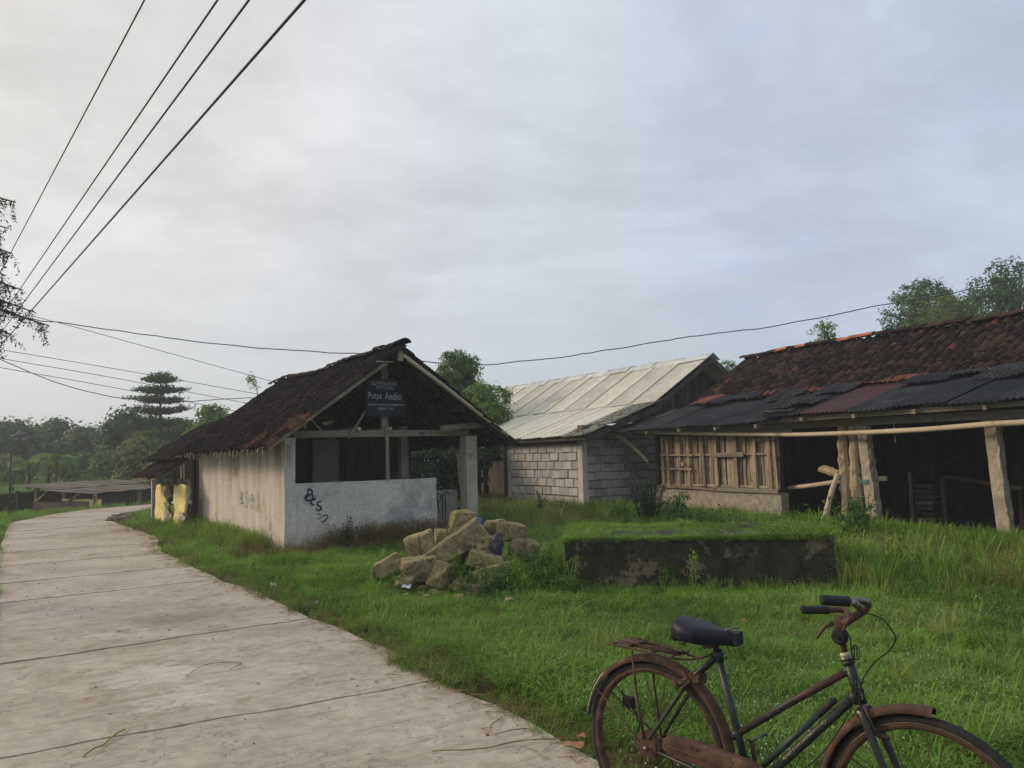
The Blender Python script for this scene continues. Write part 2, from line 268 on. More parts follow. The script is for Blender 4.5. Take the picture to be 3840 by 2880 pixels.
M_['rag'] = mat('dirty_rag', (0.30, 0.25, 0.20), (0.50, 0.45, 0.38), 5, 0.9, 0.6, bdist=0.02)
M_['wire'] = mat('black_cable', (0.02, 0.02, 0.022), (0.035, 0.035, 0.037), 8, 0.7, 0)
M_['shedroof'] = mat('rusty_zinc_sheet', (0.105, 0.088, 0.068), (0.17, 0.147, 0.12), 1.2, 0.75, 0.2, blotch=[((0.38, 0.37, 0.35), 0.8, (0.63, 0.68)), ((0.12, 0.095, 0.075), 1.6, (0.56, 0.7))], rnd=0.16)
M_['brownpanel'] = mat('brown_board', (0.12, 0.085, 0.062), (0.19, 0.14, 0.105), 3, 0.9, 0.2)
M_['field'] = mat('field_grass', (0.045, 0.085, 0.022), (0.085, 0.145, 0.035), 0.25, 1.0, 0.6, blotch=[((0.11, 0.17, 0.045), 0.12, (0.5, 0.65)), ((0.03, 0.055, 0.018), 1.2, (0.55, 0.7))], bdist=0.2)
M_['trunk'] = mat('tree_bark', (0.07, 0.06, 0.045), (0.14, 0.12, 0.09), 5, 0.95, 0.7, stretch=(1, 1, 0.3))
M_['frame'] = mat('worn_black_enamel', (0.010, 0.014, 0.014), (0.022, 0.026, 0.025), 6, 0.45, 0.1, blotch=[((0.075, 0.035, 0.022), 5.0, (0.62, 0.74))], spec=0.4)
M_['rust'] = mat('rusty_steel', (0.047, 0.028, 0.019), (0.100, 0.056, 0.035), 14, 0.85, 0.35, blotch=[((0.130, 0.078, 0.046), 9.0, (0.55, 0.70)), ((0.035, 0.022, 0.018), 22.0, (0.56, 0.66))], bdist=0.002)
M_['toprust'] = mat('enamel_worn_to_red', (0.015, 0.016, 0.016), (0.03, 0.025, 0.022), 6, 0.5, 0.1, blotch=[((0.070, 0.032, 0.023), 3.2, (0.46, 0.60))])
M_['rubber'] = mat('tyre_rubber', (0.012, 0.012, 0.013), (0.024, 0.023, 0.022), 30, 0.8, 0.3, bdist=0.002)
M_['chrome'] = mat('dull_chrome', (0.12, 0.115, 0.095), (0.24, 0.225, 0.18), 30, 0.35, 0.1, blotch=(0.15, 0.08, 0.05), bscale=25, bthr=(0.52, 0.6), metal=0.8)
M_['saddle'] = mat('saddle_vinyl', (0.007, 0.008, 0.014), (0.012, 0.013, 0.022), 40, 0.5, 0.12, blotch=(0.030, 0.028, 0.028), bscale=7, bthr=(0.55, 0.75), spec=0.22)
M_['grip'] = mat('grip_rubber', (0.014, 0.014, 0.015), (0.028, 0.027, 0.027), 50, 0.7, 0.2)
M_['cream'] = mat('cream_paint', (0.42, 0.38, 0.27), (0.55, 0.50, 0.38), 20, 0.6, 0.1, blotch=(0.16, 0.09, 0.05), bscale=14, bthr=(0.56, 0.66))
M_['pump'] = mat('dark_green_tube', (0.018, 0.030, 0.028), (0.028, 0.042, 0.038), 10, 0.5, 0.1)
M_['decal'] = mat('worn_decal', (0.28, 0.26, 0.20), (0.02, 0.02, 0.02), 90, 0.7, 0)
M_['plastic'] = mat('dark_blue_plastic', (0.016, 0.018, 0.032), (0.035, 0.038, 0.060), 8, 0.40, 0.5, spec=0.5)
M_['blueplastic'] = mat('blue_plastic', (0.04, 0.12, 0.30), (0.05, 0.13, 0.26), 8, 0.5, 0.5)
M_['white'] = mat('white_litter', (0.38, 0.40, 0.40), (0.52, 0.54, 0.54), 12, 0.6, 0.2)
M_['teal'] = mat('teal_rope', (0.02, 0.22, 0.16), (0.04, 0.34, 0.25), 20, 0.6, 0.3)
M_['deadleaf'] = mat('dead_leaf', (0.24, 0.115, 0.05), (0.40, 0.22, 0.11), 15, 0.7, 0.4, rnd=0.25)
M_['signboard'] = mat('black_signboard', (0.006, 0.008, 0.013), (0.011, 0.013, 0.020), 4, 0.7, 0.1)
M_['signtext'] = mat('chalky_lettering', (0.27, 0.29, 0.32), (0.44, 0.46, 0.49), 12, 0.8, 0)
M_['graf'] = mat('blue_black_spray', (0.006, 0.030, 0.065), (0.010, 0.045, 0.09), 10, 0.8, 0)
M_['grafgrey'] = mat('faded_spray', (0.13, 0.135, 0.13), (0.20, 0.20, 0.19), 10, 0.9, 0)
M_['grafblack'] = mat('dark_spray', (0.02, 0.02, 0.022), (0.03, 0.03, 0.032), 10, 0.9, 0)
M_['metal'] = mat('galvanised_pole', (0.16, 0.17, 0.18), (0.24, 0.25, 0.26), 4, 0.6, 0.1)
L_ = {}
L_['g1'] = leafmat('grass_green', (0.060, 0.115, 0.015), (0.250, 0.370, 0.062), 0.28, 0.10, pc=(0.28, 0.30, 0.075))
L_['g2'] = leafmat('grass_fresh', (0.060, 0.140, 0.017), (0.235, 0.405, 0.060), 0.28, 0.10)
L_['dry'] = leafmat('grass_dry', (0.105, 0.070, 0.030), (0.20, 0.150, 0.060), 0.25, 0.2)
L_['weed'] = leafmat('weed_leaf', (0.040, 0.095, 0.016), (0.105, 0.20, 0.035), 0.3, 0.2)
L_['lime'] = leafmat('lime_weed_leaf', (0.105, 0.185, 0.020), (0.21, 0.30, 0.045), 0.35, 0.2)
L_['dark'] = leafmat('dark_tree_leaf', (0.026, 0.058, 0.018), (0.066, 0.125, 0.036), 0.3, 0.05)
L_['mid'] = leafmat('mid_tree_leaf', (0.042, 0.090, 0.020), (0.105, 0.180, 0.045), 0.35, 0.06)
L_['light'] = leafmat('light_tree_leaf', (0.075, 0.150, 0.026), (0.170, 0.270, 0.060), 0.4, 0.08)
L_['olive'] = leafmat('olive_tree_leaf', (0.075, 0.105, 0.026), (0.155, 0.190, 0.055), 0.35, 0.08)
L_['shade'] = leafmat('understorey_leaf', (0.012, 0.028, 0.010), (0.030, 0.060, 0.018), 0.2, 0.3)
L_['near'] = leafmat('grey_green_leaf', (0.022, 0.032, 0.018), (0.050, 0.065, 0.035), 0.2, 0.3)
L_['yel'] = leafmat('yellowing_frond', (0.16, 0.13, 0.03), (0.26, 0.21, 0.06), 0.35, 0.2)
# ------------------------------------------------------------------ ground
RIN = [(1.3, 2.5), (0.59, 4.07), (0.41, 4.34), (0.17, 4.74), (0.01, 5.03), (-0.25, 5.37), (-0.47, 5.76), (-0.66, 6.07), (-0.89, 6.5), (-1.48, 7.37), (-2.08, 8.09), (-2.5, 8.78), (-3.1, 9.67), (-3.92, 10.7), (-4.41, 11.37), (-5.36, 12.78), (-6.48, 14.46), (-7.75, 17.07), (-11.5, 22.1), (-12.6, 24.9), (-13.15, 28.2), (-11.4, 32.5), (-7.5, 38.0), (-3.0, 44.0)]
RIN = [(a_ - 0.842 * 0.11, b_ - 0.54 * 0.11) if b_ < 20 else (a_, b_) for a_, b_ in RIN]
ROUT = [(-2.2, 2.2), (-2.75, 3.0), (-3.9, 5.6), (-5.3, 7.9), (-6.4, 9.6), (-8.2, 12.3), (-10.9, 16.5), (-14.62, 22.45), (-15.45, 25.8), (-15.6, 28.3), (-14.3, 31.2), (-10.2, 36.8), (-5.4, 45.5)]
d1 = np.array([-0.54, 0.842]); n1_ = np.array([-0.842, -0.54]); d2n = np.array([-0.89, 0.45])
def dropd(x, y):
    a = (x + 5.57) * n1_[0] + (y - 8.52) * n1_[1] - 0.1; b = (x + 15.6) * d2n[0] + (y - 27.5) * d2n[1]
    return np.maximum(a, b)
def gz(x, y):
    x = np.asarray(x, float); y = np.asarray(y, float)
    d = np.clip((dropd(x, y) - 0.7) / 6.0, 0, 1); far = np.clip((np.hypot(x, y) - 20) / 6, 0.12, 1)
    rise = np.clip((dropd(x, y) - 9.0) * 0.10, 0, 2.1) * (far > 0.5)
    return -1.75 * d * d * (3 - 2 * d) * far + rise
def axis(l, h, near, step):
    a = list(np.arange(-near, near + 0.01, step)); s = step; x = near
    while x < h: s *= 1.35; x += s; a.append(x)
    s = step; x = -near
    while x > l: s *= 1.35; x -= s; a.insert(0, x)
    return np.array(a)
gx = axis(-230, 230, 34, 0.8); gy = axis(-230, 230, 60, 0.8)
XX, YY = np.meshgrid(gx, gy); ZZ = gz(XX, YY) + 0.02 * np.sin(XX * 1.7) * np.cos(YY * 1.3) * (np.abs(XX) < 40)
inroad = None
def poly_side(pts, x, y):  # inside road test by polygon
    ins = np.zeros(x.shape, bool); j = len(pts) - 1
    for i in range(len(pts)):
        xi, yi = pts[i]; xj, yj = pts[j]
        c = ((yi > y) != (yj > y)) & (x < (xj - xi) * (y - yi) / (yj - yi + 1e-12) + xi); ins ^= c; j = i
    return ins
ROADP = RIN + ROUT[::-1]
ring = np.zeros(XX.shape, bool)
for dx in (-0.8, 0, 0.8):
    for dy in (-0.8, 0, 0.8): ring |= poly_side(ROADP, XX + dx, YY + dy)
ZZ = np.where(ring, np.minimum(ZZ, -0.06), ZZ - 0.0)
g = MB(); nx, ny = len(gx), len(gy)
V = np.stack([XX, YY, ZZ], -1).reshape(-1, 3); fc = []; fm = []
for j in range(ny - 1):
    for i in range(nx - 1): fc.append((j * nx + i, j * nx + i + 1, (j + 1) * nx + i + 1, (j + 1) * nx + i))
g.add(V, fc); go = g.build('ground', [M_['soil'], M_['field']], smooth=True, kind='structure')
cen = V[np.array(fc)].mean(1); go.data.polygons.foreach_set('material_index', ((np.hypot(cen[:, 0], cen[:, 1]) > 33) | (dropd(cen[:, 0], cen[:, 1]) > 3)).astype(np.int32))
# road: slabs with joints
rd = bpy.data.objects.new('road', None); COL.objects.link(rd); rd['kind'] = 'structure'; MATW['road'] = Matrix()
def plen(P): P = np.array(P); return np.concatenate([[0], np.cumsum(np.linalg.norm(np.diff(P, axis=0), axis=1))])
li, lo_ = plen(RIN), plen(ROUT)
def at(P, L, s): P = np.array(P); return np.stack([np.interp(s, L, P[:, 0]), np.interp(s, L, P[:, 1])], -1)
base_ = MB(); m = 60
ti = np.linspace(0, 1, m)
ip = at(RIN, li, ti * li[-1]); op = at(ROUT, lo_, ti * lo_[-1])
# slab joints measured on the inner edge
sof = lambda p: float(np.linspace(0, li[-1], 2000)[np.argmin(np.hypot(*(at(RIN, li, np.linspace(0, li[-1], 2000)) - np.array(p)).T))])
jin = [0.0, sof((-0.51, 5.73)), sof((-2.08, 8.01)), sof((-4.0, 10.8)), sof((-4.96, 12.23)), sof((-6.2, 14.1)), sof((-7.2, 15.8)), sof((-9.23, 19.06))]
while jin[-1] < li[-1] - 2.5: jin.append(jin[-1] + 2.2)
jin.append(li[-1])
r = np.random.default_rng(4)
def s_out(si): # matching outer arc length: perpendicular across the straight part
    p = at(RIN, li, si); P = np.array(ROUT); best = None
    t = np.linspace(0, lo_[-1], 800); q = at(ROUT, lo_, t); eps = 0.3
    tang = at(RIN, li, min(si + eps, li[-1])) - at(RIN, li, max(si - eps, 0)); tang /= np.linalg.norm(tang)
    perp = np.array([-tang[1], tang[0]]) ; dv = q - p
    return t[np.argmin(np.abs(dv @ tang - 0.05) + np.where(dv @ perp < 0, 100, 0))]
prev = 0
for k in range(len(jin) - 1):
    gp_ = lambda q: 0.0055 + 0.0017 * q; s0, s1 = jin[k] + (gp_(jin[k]) if k else 0), jin[k + 1] - gp_(jin[k + 1])
    o0, o1 = max(s_out(s0), prev), s_out(s1); prev = o1 + 0.02
    if o1 <= o0: o1 = o0 + 1.5
    mb = MB(); na, nb = 10, 40; Vt = []
    for a in range(na + 1):
        f = a / na; pi_ = at(RIN, li, s0 + (s1 - s0) * f); po = at(ROUT, lo_, o0 + (o1 - o0) * f)
        pi_ = pi_ + 0.022 * np.array([math.sin((s0 + (s1 - s0) * f) * 3.1), math.cos((s0 + (s1 - s0) * f) * 4.3)])
        for b in range(nb + 1):
            q = pi_ + (po - pi_) * b / nb; kk = k + (1 if a == na else 0); jt = (0.010 * math.sin(b * 0.7 + kk) + 0.010 * math.sin(b * 0.23 + 2 * kk) + (0.006 if a == 0 else -0.006) * (abs(math.sin(b * 1.3 + kk)) ** 3)) if a in (0, na) else 0
            q = q + jt * d1
            Vt.append((q[0], q[1], 0.028 + 0.003 * math.sin(q[0] * 2) + (rng.uniform(-0.004, 0) if a in (0, na) else 0)))
    Vt = np.array(Vt); n0 = len(Vt); Vb = Vt.copy(); Vb[:, 2] -= 0.14
    fc = []; w = nb + 1
    for a in range(na):
        for b in range(nb): fc.append((a * w + b, (a + 1) * w + b, (a + 1) * w + b + 1, a * w + b + 1))
    rim = [b for b in range(w)] + [a * w + nb for a in range(1, na + 1)] + [na * w + b for b in range(nb - 1, -1, -1)] + [a * w for a in range(na - 1, 0, -1)]
    for i in range(len(rim)): r0, r1 = rim[i], rim[(i + 1) % len(rim)]; fc.append((r0, r1, r1 + n0, r0 + n0))
    mb.add(np.concatenate([Vt, Vb]), fc); so_ = mb.build('slab', M_['road'], rd)
# rubble at the broken road corner
rb = MB()
for i in range(60):
    p = np.array([-11.6, 22.3]) + (np.array([-12.7, 25.2]) - np.array([-11.6, 22.3])) * rng.random() + rng.normal(0, 0.12, 2) + (0.15, 0)
    r = rng.uniform(0.03, 0.09); rb.box((-r, -r, -r), (r, r * 1.4, r * 0.7), o=(p[0], p[1], 0.02), jit=r * 0.3)
rb.build('road_edge_rubble', M_['mortar'], kind='stuff')
# ------------------------------------------------------------------ shared builders
def frame_at(P, ang): return Matrix.Translation(Vector((P[0], P[1], P[2] if len(P) > 2 else 0))) @ Matrix.Rotation(ang, 4, 'Z')
class Loc:   # a building's own axes, with photo points read on its own planes
    def __init__(s, P, ex):
        s.P = np.array([P[0], P[1], 0.0]); s.x = np.array([ex[0], ex[1], 0.0]); s.x /= np.linalg.norm(s.x); s.y = np.array([-s.x[1], s.x[0], 0])
        s.M = Matrix.Translation(Vector(s.P)) @ Matrix.Rotation(math.atan2(s.x[1], s.x[0]), 4, 'Z')
    def front(s, p, v=0.0):
        q = onplane(p[0], p[1], s.P + s.y * v, s.y) - s.P; return np.array([q @ s.x, q @ s.y, q[2]])
    def side(s, p, u=0.0):
        q = onplane(p[0], p[1], s.P + s.x * u, s.x) - s.P; return np.array([q @ s.x, q @ s.y, q[2]])
    def world(s, q): return s.P + s.x * q[0] + s.y * q[1] + np.array([0, 0, q[2]])
def tile_geo(w=0.235, l=0.32, th=0.013, seg=7, amp=0.034):
    xs = np.linspace(-w / 2, w / 2, seg + 1)
    zf = lambda x: amp * np.sin((x / w) * 2 * np.pi + 0.6) + 0.007 * np.abs(x / w)
    V = []
    for y, dz in ((0, 0), (l, 0)):
        for z in (0.0, -th):
            for x in xs: V.append((x, y, zf(x) + z + dz))
    n = seg + 1; Fc = []
    for i in range(seg):
        Fc.append((i, i + 1, 2 * n + i + 1, 2 * n + i)); Fc.append((n + i + 1, n + i, 3 * n + i, 3 * n + i + 1)); Fc.append((n + i, n + i + 1, i + 1, i))
    Fc += [(0, 2 * n, 3 * n, n), (seg, n + seg, 3 * n + seg, 2 * n + seg)]
    return np.array(V, float), Fc
def mesh_of(name, V, Fc, m, smooth=False):
    mb = MB(); mb.add(V, Fc); return mb.mesh(name, m, smooth)
def lay_tiles(parent, L, org, e, s, ncol, nrow, tw, tr, matr, limit, name='tile', hole=0.0, jit=1.0, flip=False, seed=1, sag=None, skip=None, smat=None, amp=0.034, warm=None):
    """org local eave corner, e along eave, s up the slope; tiles overlap upward"""
    r = np.random.default_rng(seed); e = np.array(e, float); s = np.array(s, float); e /= np.linalg.norm(e); s /= np.linalg.norm(s); n = np.cross(e, s)
    TV, TF = tile_geo(w=tw * 1.06, l=tr * 1.25, amp=amp); me = mesh_of(name, TV, TF, matr, True); me.polygons.foreach_set('use_smooth', [False] * len(TF))
    tl = []
    for i in range(ncol):
        for j in range(nrow):
            if r.random() < hole or (skip and skip(i, j)): continue
            c = np.array(org) + e * tw * (i + 0.5 + r.normal(0, 0.03) * jit) + s * (tr * (j + r.normal(0, 0.05) * jit)) + n * (0.036 + r.normal(0, 0.007) * jit)
            if sag: c = c + np.array([0, 0, sag(c)])
            a = r.normal(0, 0.035) * jit; tilt = -0.075 + r.normal(0, 0.02) * jit; rl = r.normal(0, 0.03) * jit
            ee = e * math.cos(a) + s * math.sin(a); ss = -e * math.sin(a) + s * math.cos(a)
            ss2 = ss * math.cos(tilt) + n * math.sin(tilt); nn = np.cross(ee, ss2); ee2 = ee * math.cos(rl) + nn * math.sin(rl); nn = np.cross(ee2, ss2)
            tl.append((np.linalg.norm(L.world(c) - EYE), c, ee2, ss2, nn))
    tl.sort(key=lambda q: q[0]); mb = MB(); me2 = mesh_of(name, TV, TF, M_['warmtile']) if warm else None
    for k, (d, c, a, b, nn) in enumerate(tl):
        if k < limit:
            link(name, me2 if (warm and warm(c) and r.random() < 0.65) else me, parent, Matrix(((a[0], b[0], nn[0], c[0]), (a[1], b[1], nn[1], c[1]), (a[2], b[2], nn[2], c[2]), (0, 0, 0, 1))))
        else: mb.add(TV @ np.stack([a, b, nn]) + c, TF)
    if mb.n: mb.build(name + '_field', smat or matr, parent, kind='stuff')
def ridge_caps(parent, org, e, num, step, mats, r0=0.11, seed=3, sag=None, tilt=0.07):
    r = np.random.default_rng(seed); e = np.array(e, float) / np.linalg.norm(e)
    side = np.cross(e, (0, 0, 1)); V = []; seg = 6; Fc = []
    for y, sc in ((0, 1.1), (step * 1.18, 0.92)):
        for rr in (r0 * sc, r0 * sc - 0.014):
            for k in range(seg + 1):
                t = math.pi * (0.06 + 0.88 * k / seg); V.append((rr * math.cos(t), y, rr * math.sin(t) * 0.8 - 0.03))
    n = seg + 1
    for i in range(seg): Fc += [(i, i + 1, 2 * n + i + 1, 2 * n + i), (n + i + 1, n + i, 3 * n + i, 3 * n + i + 1), (n + i, n + i + 1, i + 1, i), (2 * n + i, 2 * n + i + 1, 3 * n + i + 1, 3 * n + i)]
    Fc += [(0, 2 * n, 3 * n, n), (seg, n + seg, 3 * n + seg, 2 * n + seg)]
    mm = {}
    for i in range(num):
        m = mats(i)
        if m.name not in mm: mm[m.name] = mesh_of('ridge_tile', V, [f[::-1] for f in Fc], m)
        c = np.array(org) + e * step * i + np.array([0, 0, r.normal(0, 0.008)])
        if sag: c = c + np.array([0, 0, sag(c)])
        M = Matrix.Translation(Vector(c)) @ Matrix((tuple(side) + (0,), tuple(e) + (0,), (0, 0, 1, 0), (0, 0, 0, 1))).transposed() @ Matrix.Rotation(tilt + r.normal(0, 0.025), 4, 'X') @ Matrix.Rotation(r.normal(0, 0.05), 4, 'Z')
        link('ridge_tile', mm[m.name], parent, M)
def corr_mesh(name, w, l, m, pitch=0.1, amp=0.017, th=0.006, seg=5, rows=2, warp=0.0, ragged=0.0, seed=0):
    r = np.random.default_rng(seed); nw = int(round(w / pitch)); nx_ = nw * seg; xs = np.linspace(0, w, nx_ + 1); V = []
    wp = r.uniform(-warp, warp, (rows + 1, 3)); rag = r.uniform(-ragged, ragged, nx_ + 1); rag = np.convolve(rag, np.ones(5) / 5, 'same')
    for k in (0, -th):
        for j in range(rows + 1):
            y = l * j / rows
            for i, x in enumerate(xs):
                yy = y + (rag[i] if j == 0 else (rag[::-1][i] if j == rows else 0))
                V.append((x, yy, amp * math.sin(2 * math.pi * x / pitch) + k + wp[j, 0] * math.sin(x / w * 3.1 + wp[j, 1] * 9)))
    a = nx_ + 1; o = a * (rows + 1); Fc = []
    for j in range(rows):
        for i in range(nx_): Fc += [(j * a + i, j * a + i + 1, (j + 1) * a + i + 1, (j + 1) * a + i), (o + j * a + i + 1, o + j * a + i, o + (j + 1) * a + i, o + (j + 1) * a + i + 1)]
    for i in range(nx_): Fc += [(i + 1, i, o + i, o + i + 1), (rows * a + i, rows * a + i + 1, o + rows * a + i + 1, o + rows * a + i)]
    for j in range(rows): Fc += [(j * a, (j + 1) * a, o + (j + 1) * a, o + j * a), (j * a + nx_, o + j * a + nx_, o + (j + 1) * a + nx_, (j + 1) * a + nx_)]
    me = mesh_of(name, V, Fc, m, False); return me
def basisM(c, ex, ey):
    ex = np.array(ex, float); ey = np.array(ey, float); ex /= np.linalg.norm(ex); ey = ey - ex * (ex @ ey); ey /= np.linalg.norm(ey); n = np.cross(ex, ey)
    return Matrix(((ex[0], ey[0], n[0], c[0]), (ex[1], ey[1], n[1], c[1]), (ex[2], ey[2], n[2], c[2]), (0, 0, 0, 1)))
def wallgrid(mb, a, b, nrm, du=0.12, amp=0.01, seed=0):
    """a,b opposite corners on a vertical plane; small undulations on a thick wall face"""
UR_ = 2.03
# ------------------------------------------------------------------ the cattle hut by the road
HL = Loc((-4.153, 13.975), (0.8237, 0.567))
Zc = lambda x, y: (500 + x * 0.6781, 1220 + y * 0.6782)
hut = thing('cattle_hut', 'open fronted cattle hut by the road with dark sagging tile roof and hanging signboard', 'hut', HL.M)
def uneven_box(name, a, b, m, parent, cell=0.16, amp=0.006, seed=0, top=0.0):
    """wall body with slightly uneven faces"""
    me = bpy.data.meshes.new(name); import bmesh
    bm = bmesh.new(); bmesh.ops.create_cube(bm, size=1.0); a = Vector(a); b = Vector(b)
    for v in bm.verts: v.co = Vector([a[i] + (v.co[i] + 0.5) * (b[i] - a[i]) for i in range(3)])
    for ax in range(3):
        n = int(max(1, min(60, round((b[ax] - a[ax]) / cell))))
        for k in range(1, n):
            co = Vector((0, 0, 0)); co[ax] = a[ax] + (b[ax] - a[ax]) * k / n; no = Vector((0, 0, 0)); no[ax] = 1
            bmesh.ops.bisect_plane(bm, geom=bm.verts[:] + bm.edges[:] + bm.faces[:], plane_co=co, plane_no=no)
    from mathutils import noise
    for v in bm.verts:
        p = v.co * 1.8 + Vector((seed * 3.1, 0, 0)); d = noise.noise_vector(p) * amp * 1.5 + noise.noise_vector(v.co * 7) * amp * 0.6; v.co = v.co + d
        if top and abs(v.co.z - b.z) < 0.03: v.co.z += noise.noise(v.co * 2.3) * top
    bm.to_mesh(me); bm.free(); me.materials.append(m); me.update(); return link(name, me, parent)
uneven_box('side_wall', (0, 0, -0.1), (0.13, 6.68, 2.02), M_['plaster'], hut, 0.2, 0.007, 1)
uneven_box('front_wall', (0.006, -0.006, -0.1), (3.115, 0.12, 1.195), M_['greyplaster'], hut, 0.2, 0.006, 2)
uneven_box('corner_pillar', (0.006, -0.004, 1.19), (0.20, 0.17, 2.03), M_['greyplaster'], hut, 0.1, 0.005, 3)
uneven_box('short_wall', (3.10, 0.30, -0.1), (3.78, 0.40, 0.925), M_['innerwall'], hut, 0.2, 0.005, 4)
uneven_box('pillar', (3.775, -0.10, -0.1), (4.04, 0.16, 2.04), M_['pillar'], hut, 0.15, 0.006, 5)
uneven_box('pillar', (3.93, 6.4, -0.1), (4.12, 6.6, 2.0), M_['innerwall'], hut, 0.3, 0.006, 6)
uneven_box('pillar', (3.93, 3.2, -0.1), (4.12, 3.4, 2.0), M_['innerwall'], hut, 0.3, 0.006, 6)
uneven_box('pillar', (2.05, 3.2, -0.1), (2.25, 3.4, 2.2), M_['innerwall'], hut, 0.3, 0.006, 7)
uneven_box('pillar', (2.9, 1.15, -0.1), (3.06, 1.3, 2.3), M_['innerwall'], hut, 0.3, 0.006, 8)
b = MB()
for y_ in (6.5, 6.6): b.add([(0.13, y_, -0.1), (2.3, y_, -0.1), (2.3, y_, 1.95), (3.9, y_, 1.95), (UR_, y_, 3.62), (0.13, y_, 2.1)], [(0, 1, 2, 3, 4, 5)])
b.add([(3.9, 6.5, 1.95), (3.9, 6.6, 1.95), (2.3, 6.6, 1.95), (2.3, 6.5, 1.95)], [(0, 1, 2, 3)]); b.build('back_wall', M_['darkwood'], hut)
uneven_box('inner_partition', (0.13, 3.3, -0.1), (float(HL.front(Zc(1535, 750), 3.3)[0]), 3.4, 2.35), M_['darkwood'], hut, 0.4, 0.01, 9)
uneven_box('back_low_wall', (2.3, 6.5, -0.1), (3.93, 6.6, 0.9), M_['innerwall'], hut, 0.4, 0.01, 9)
uneven_box('right_low_wall', (3.95, 0.3, -0.1), (4.05, 6.4, 0.55), M_['innerwall'], hut, 0.4, 0.01, 9)
uneven_box('trough', (0.5, 1.9, -0.1), (2.0, 2.4, 0.75), M_['innerwall'], hut, 0.3, 0.01, 12)
MB().box((-0.2, -0.1, -0.02), (4.2, 6.8, 0.03)).build('hut_floor', M_['dirt'], hut)
b = MB(); b.box((1.45, 2.55, 0.2), (2.05, 2.60, 2.05), jit=0.01); b.build('lit_wall_panel', M_['innerwall'], hut)  # paler panel standing in for the lit shape on the back wall
# timber
b = MB(); b.beam((0.15, 0.03, 2.09), (3.9, 0.03, 2.115), 0.10, 0.125, jit=0.004, seg=6); b.build('beam', M_['woodx'], hut)
p, q = HL.front(Zc(1700, 568), -0.25), HL.front(Zc(1976, 548), -0.25)
b = MB(); b.beam(p, q, 0.07, 0.11, jit=0.003, seg=2); b.build('beam', M_['woodx'], hut)
b = MB(); b.beam((2.0, 0.05, 2.16), (2.0, 0.05, 3.60), 0.13, 0.08, ref=(0, 1, 0), jit=0.003, seg=3); b.build('king_post', M_['wood'], hut)
b = MB(); b.beam((2.02, -0.045, 1.20), (2.0, -0.045, 2.24), 0.07, 0.04, ref=(0, 1, 0), jit=0.002, seg=3); b.build('post', M_['wood'], hut)
b = MB(); b.beam(HL.front(Zc(1282, 475), -0.12), HL.front(Zc(1190, 625), -0.12), 0.045, 0.025, ref=(0, 1, 0)); b.build('hanging_stick', M_['wood'], hut)
b = MB(); b.beam(HL.front(Zc(975, 512), -0.1), HL.front(Zc(1042, 582), -0.1), 0.03, 0.025, ref=(0, 1, 0)); b.build('brace', M_['wood'], hut)
for xx, v1 in ((1250, 6.4), (1422, 6.4)):
    c = HL.front(Zc(xx, 571), -0.12); b = MB(); b.tube([c, c + (0, 3.3, 0.02), c + (0, 6.4, 0)], 0.036, 10); b.build('purlin_pole', M_['bamboo'], hut)
c = HL.front(Zc(952, 552), -0.15); b = MB(); b.box((-0.05, 0, -0.06), (0.03, 0.3, 0.06), o=c, jit=0.008); b.build('purlin_end', M_['wood'], hut)
RZ, EZ, UR, UE = 3.70, 1.835, 2.03, -0.53
sl_ = np.array([UR - UE, 0, RZ - EZ]); SLEN = np.linalg.norm(sl_); sl_ /= SLEN
hsag = lambda c: -0.085 * math.exp(-((c[1] - 3.4) / 1.5) ** 2) * (c[2] - 1.8) / 1.9 - 0.05 * max(0, c[1] - 6) - 0.03 * math.sin(c[1] * 1.9) * 0.6
for sgn, nm in ((1, 'left'), (-1, 'right')):
    for k in range(18):
        v = -0.60 + k * 0.455
        e0 = np.array([UR - sgn * (UR - UE + 0.03), v, EZ - 0.035]); t = np.array([UR, v, RZ - 0.03])
        b = MB(); b.beam(e0 + (0, 0, hsag(e0)), t + (0, 0, hsag(t)), 0.05, 0.055, jit=0.004, seg=4); b.build('rafter', M_['darkwood'], hut)
    b = MB()
    for k in range(13):
        a = np.array([UR - sgn * (UR - UE) * (1 - k / 12.5), 0, EZ + (RZ - EZ) * k / 12.5 + 0.005])
        P = [a + (0, v, hsag(a + (0, v, 0))) for v in np.linspace(-0.72, 7.25, 9)]
        for i in range(8): b.beam(P[i], P[i + 1], 0.03, 0.02)
    b.build('batten', M_['darkwood'], hut)
    for k in (0.12, 0.5, 0.9):
        a = np.array([UR - sgn * (UR - UE) * (1 - k), 0, EZ + (RZ - EZ) * k - 0.09]); b = MB(); b.beam(a + (0, -0.15, 0), a + (0, 7.1, -0.06), 0.07, 0.09, jit=0.004, seg=6); b.build('purlin', M_['darkwood'], hut)
    b = MB(); q0 = np.array([UR - sgn * (UR - UE), 0, EZ + 0.022]); q1 = np.array([UR, 0, RZ + 0.018])
    NV = 16; Vv = []
    for k in range(NV + 1):
        v = -0.68 + 7.85 * k / NV
        for a_ in (q0, (q0 + q1) / 2, q1): Vv.append(a_ + (0, v, hsag(a_ + (0, v, 0)) ))
    b.add(Vv, [(3 * k + j, 3 * k + j + 1, 3 * k + j + 4, 3 * k + j + 3) for k in range(NV) for j in (0, 1) if not (sgn == -1 and (k, j) in ((3, 1), (9, 0)))]); b.build('light_blocking_sheet', M_['darkwood'], hut)  # dark sheet added under the tiles to keep light out
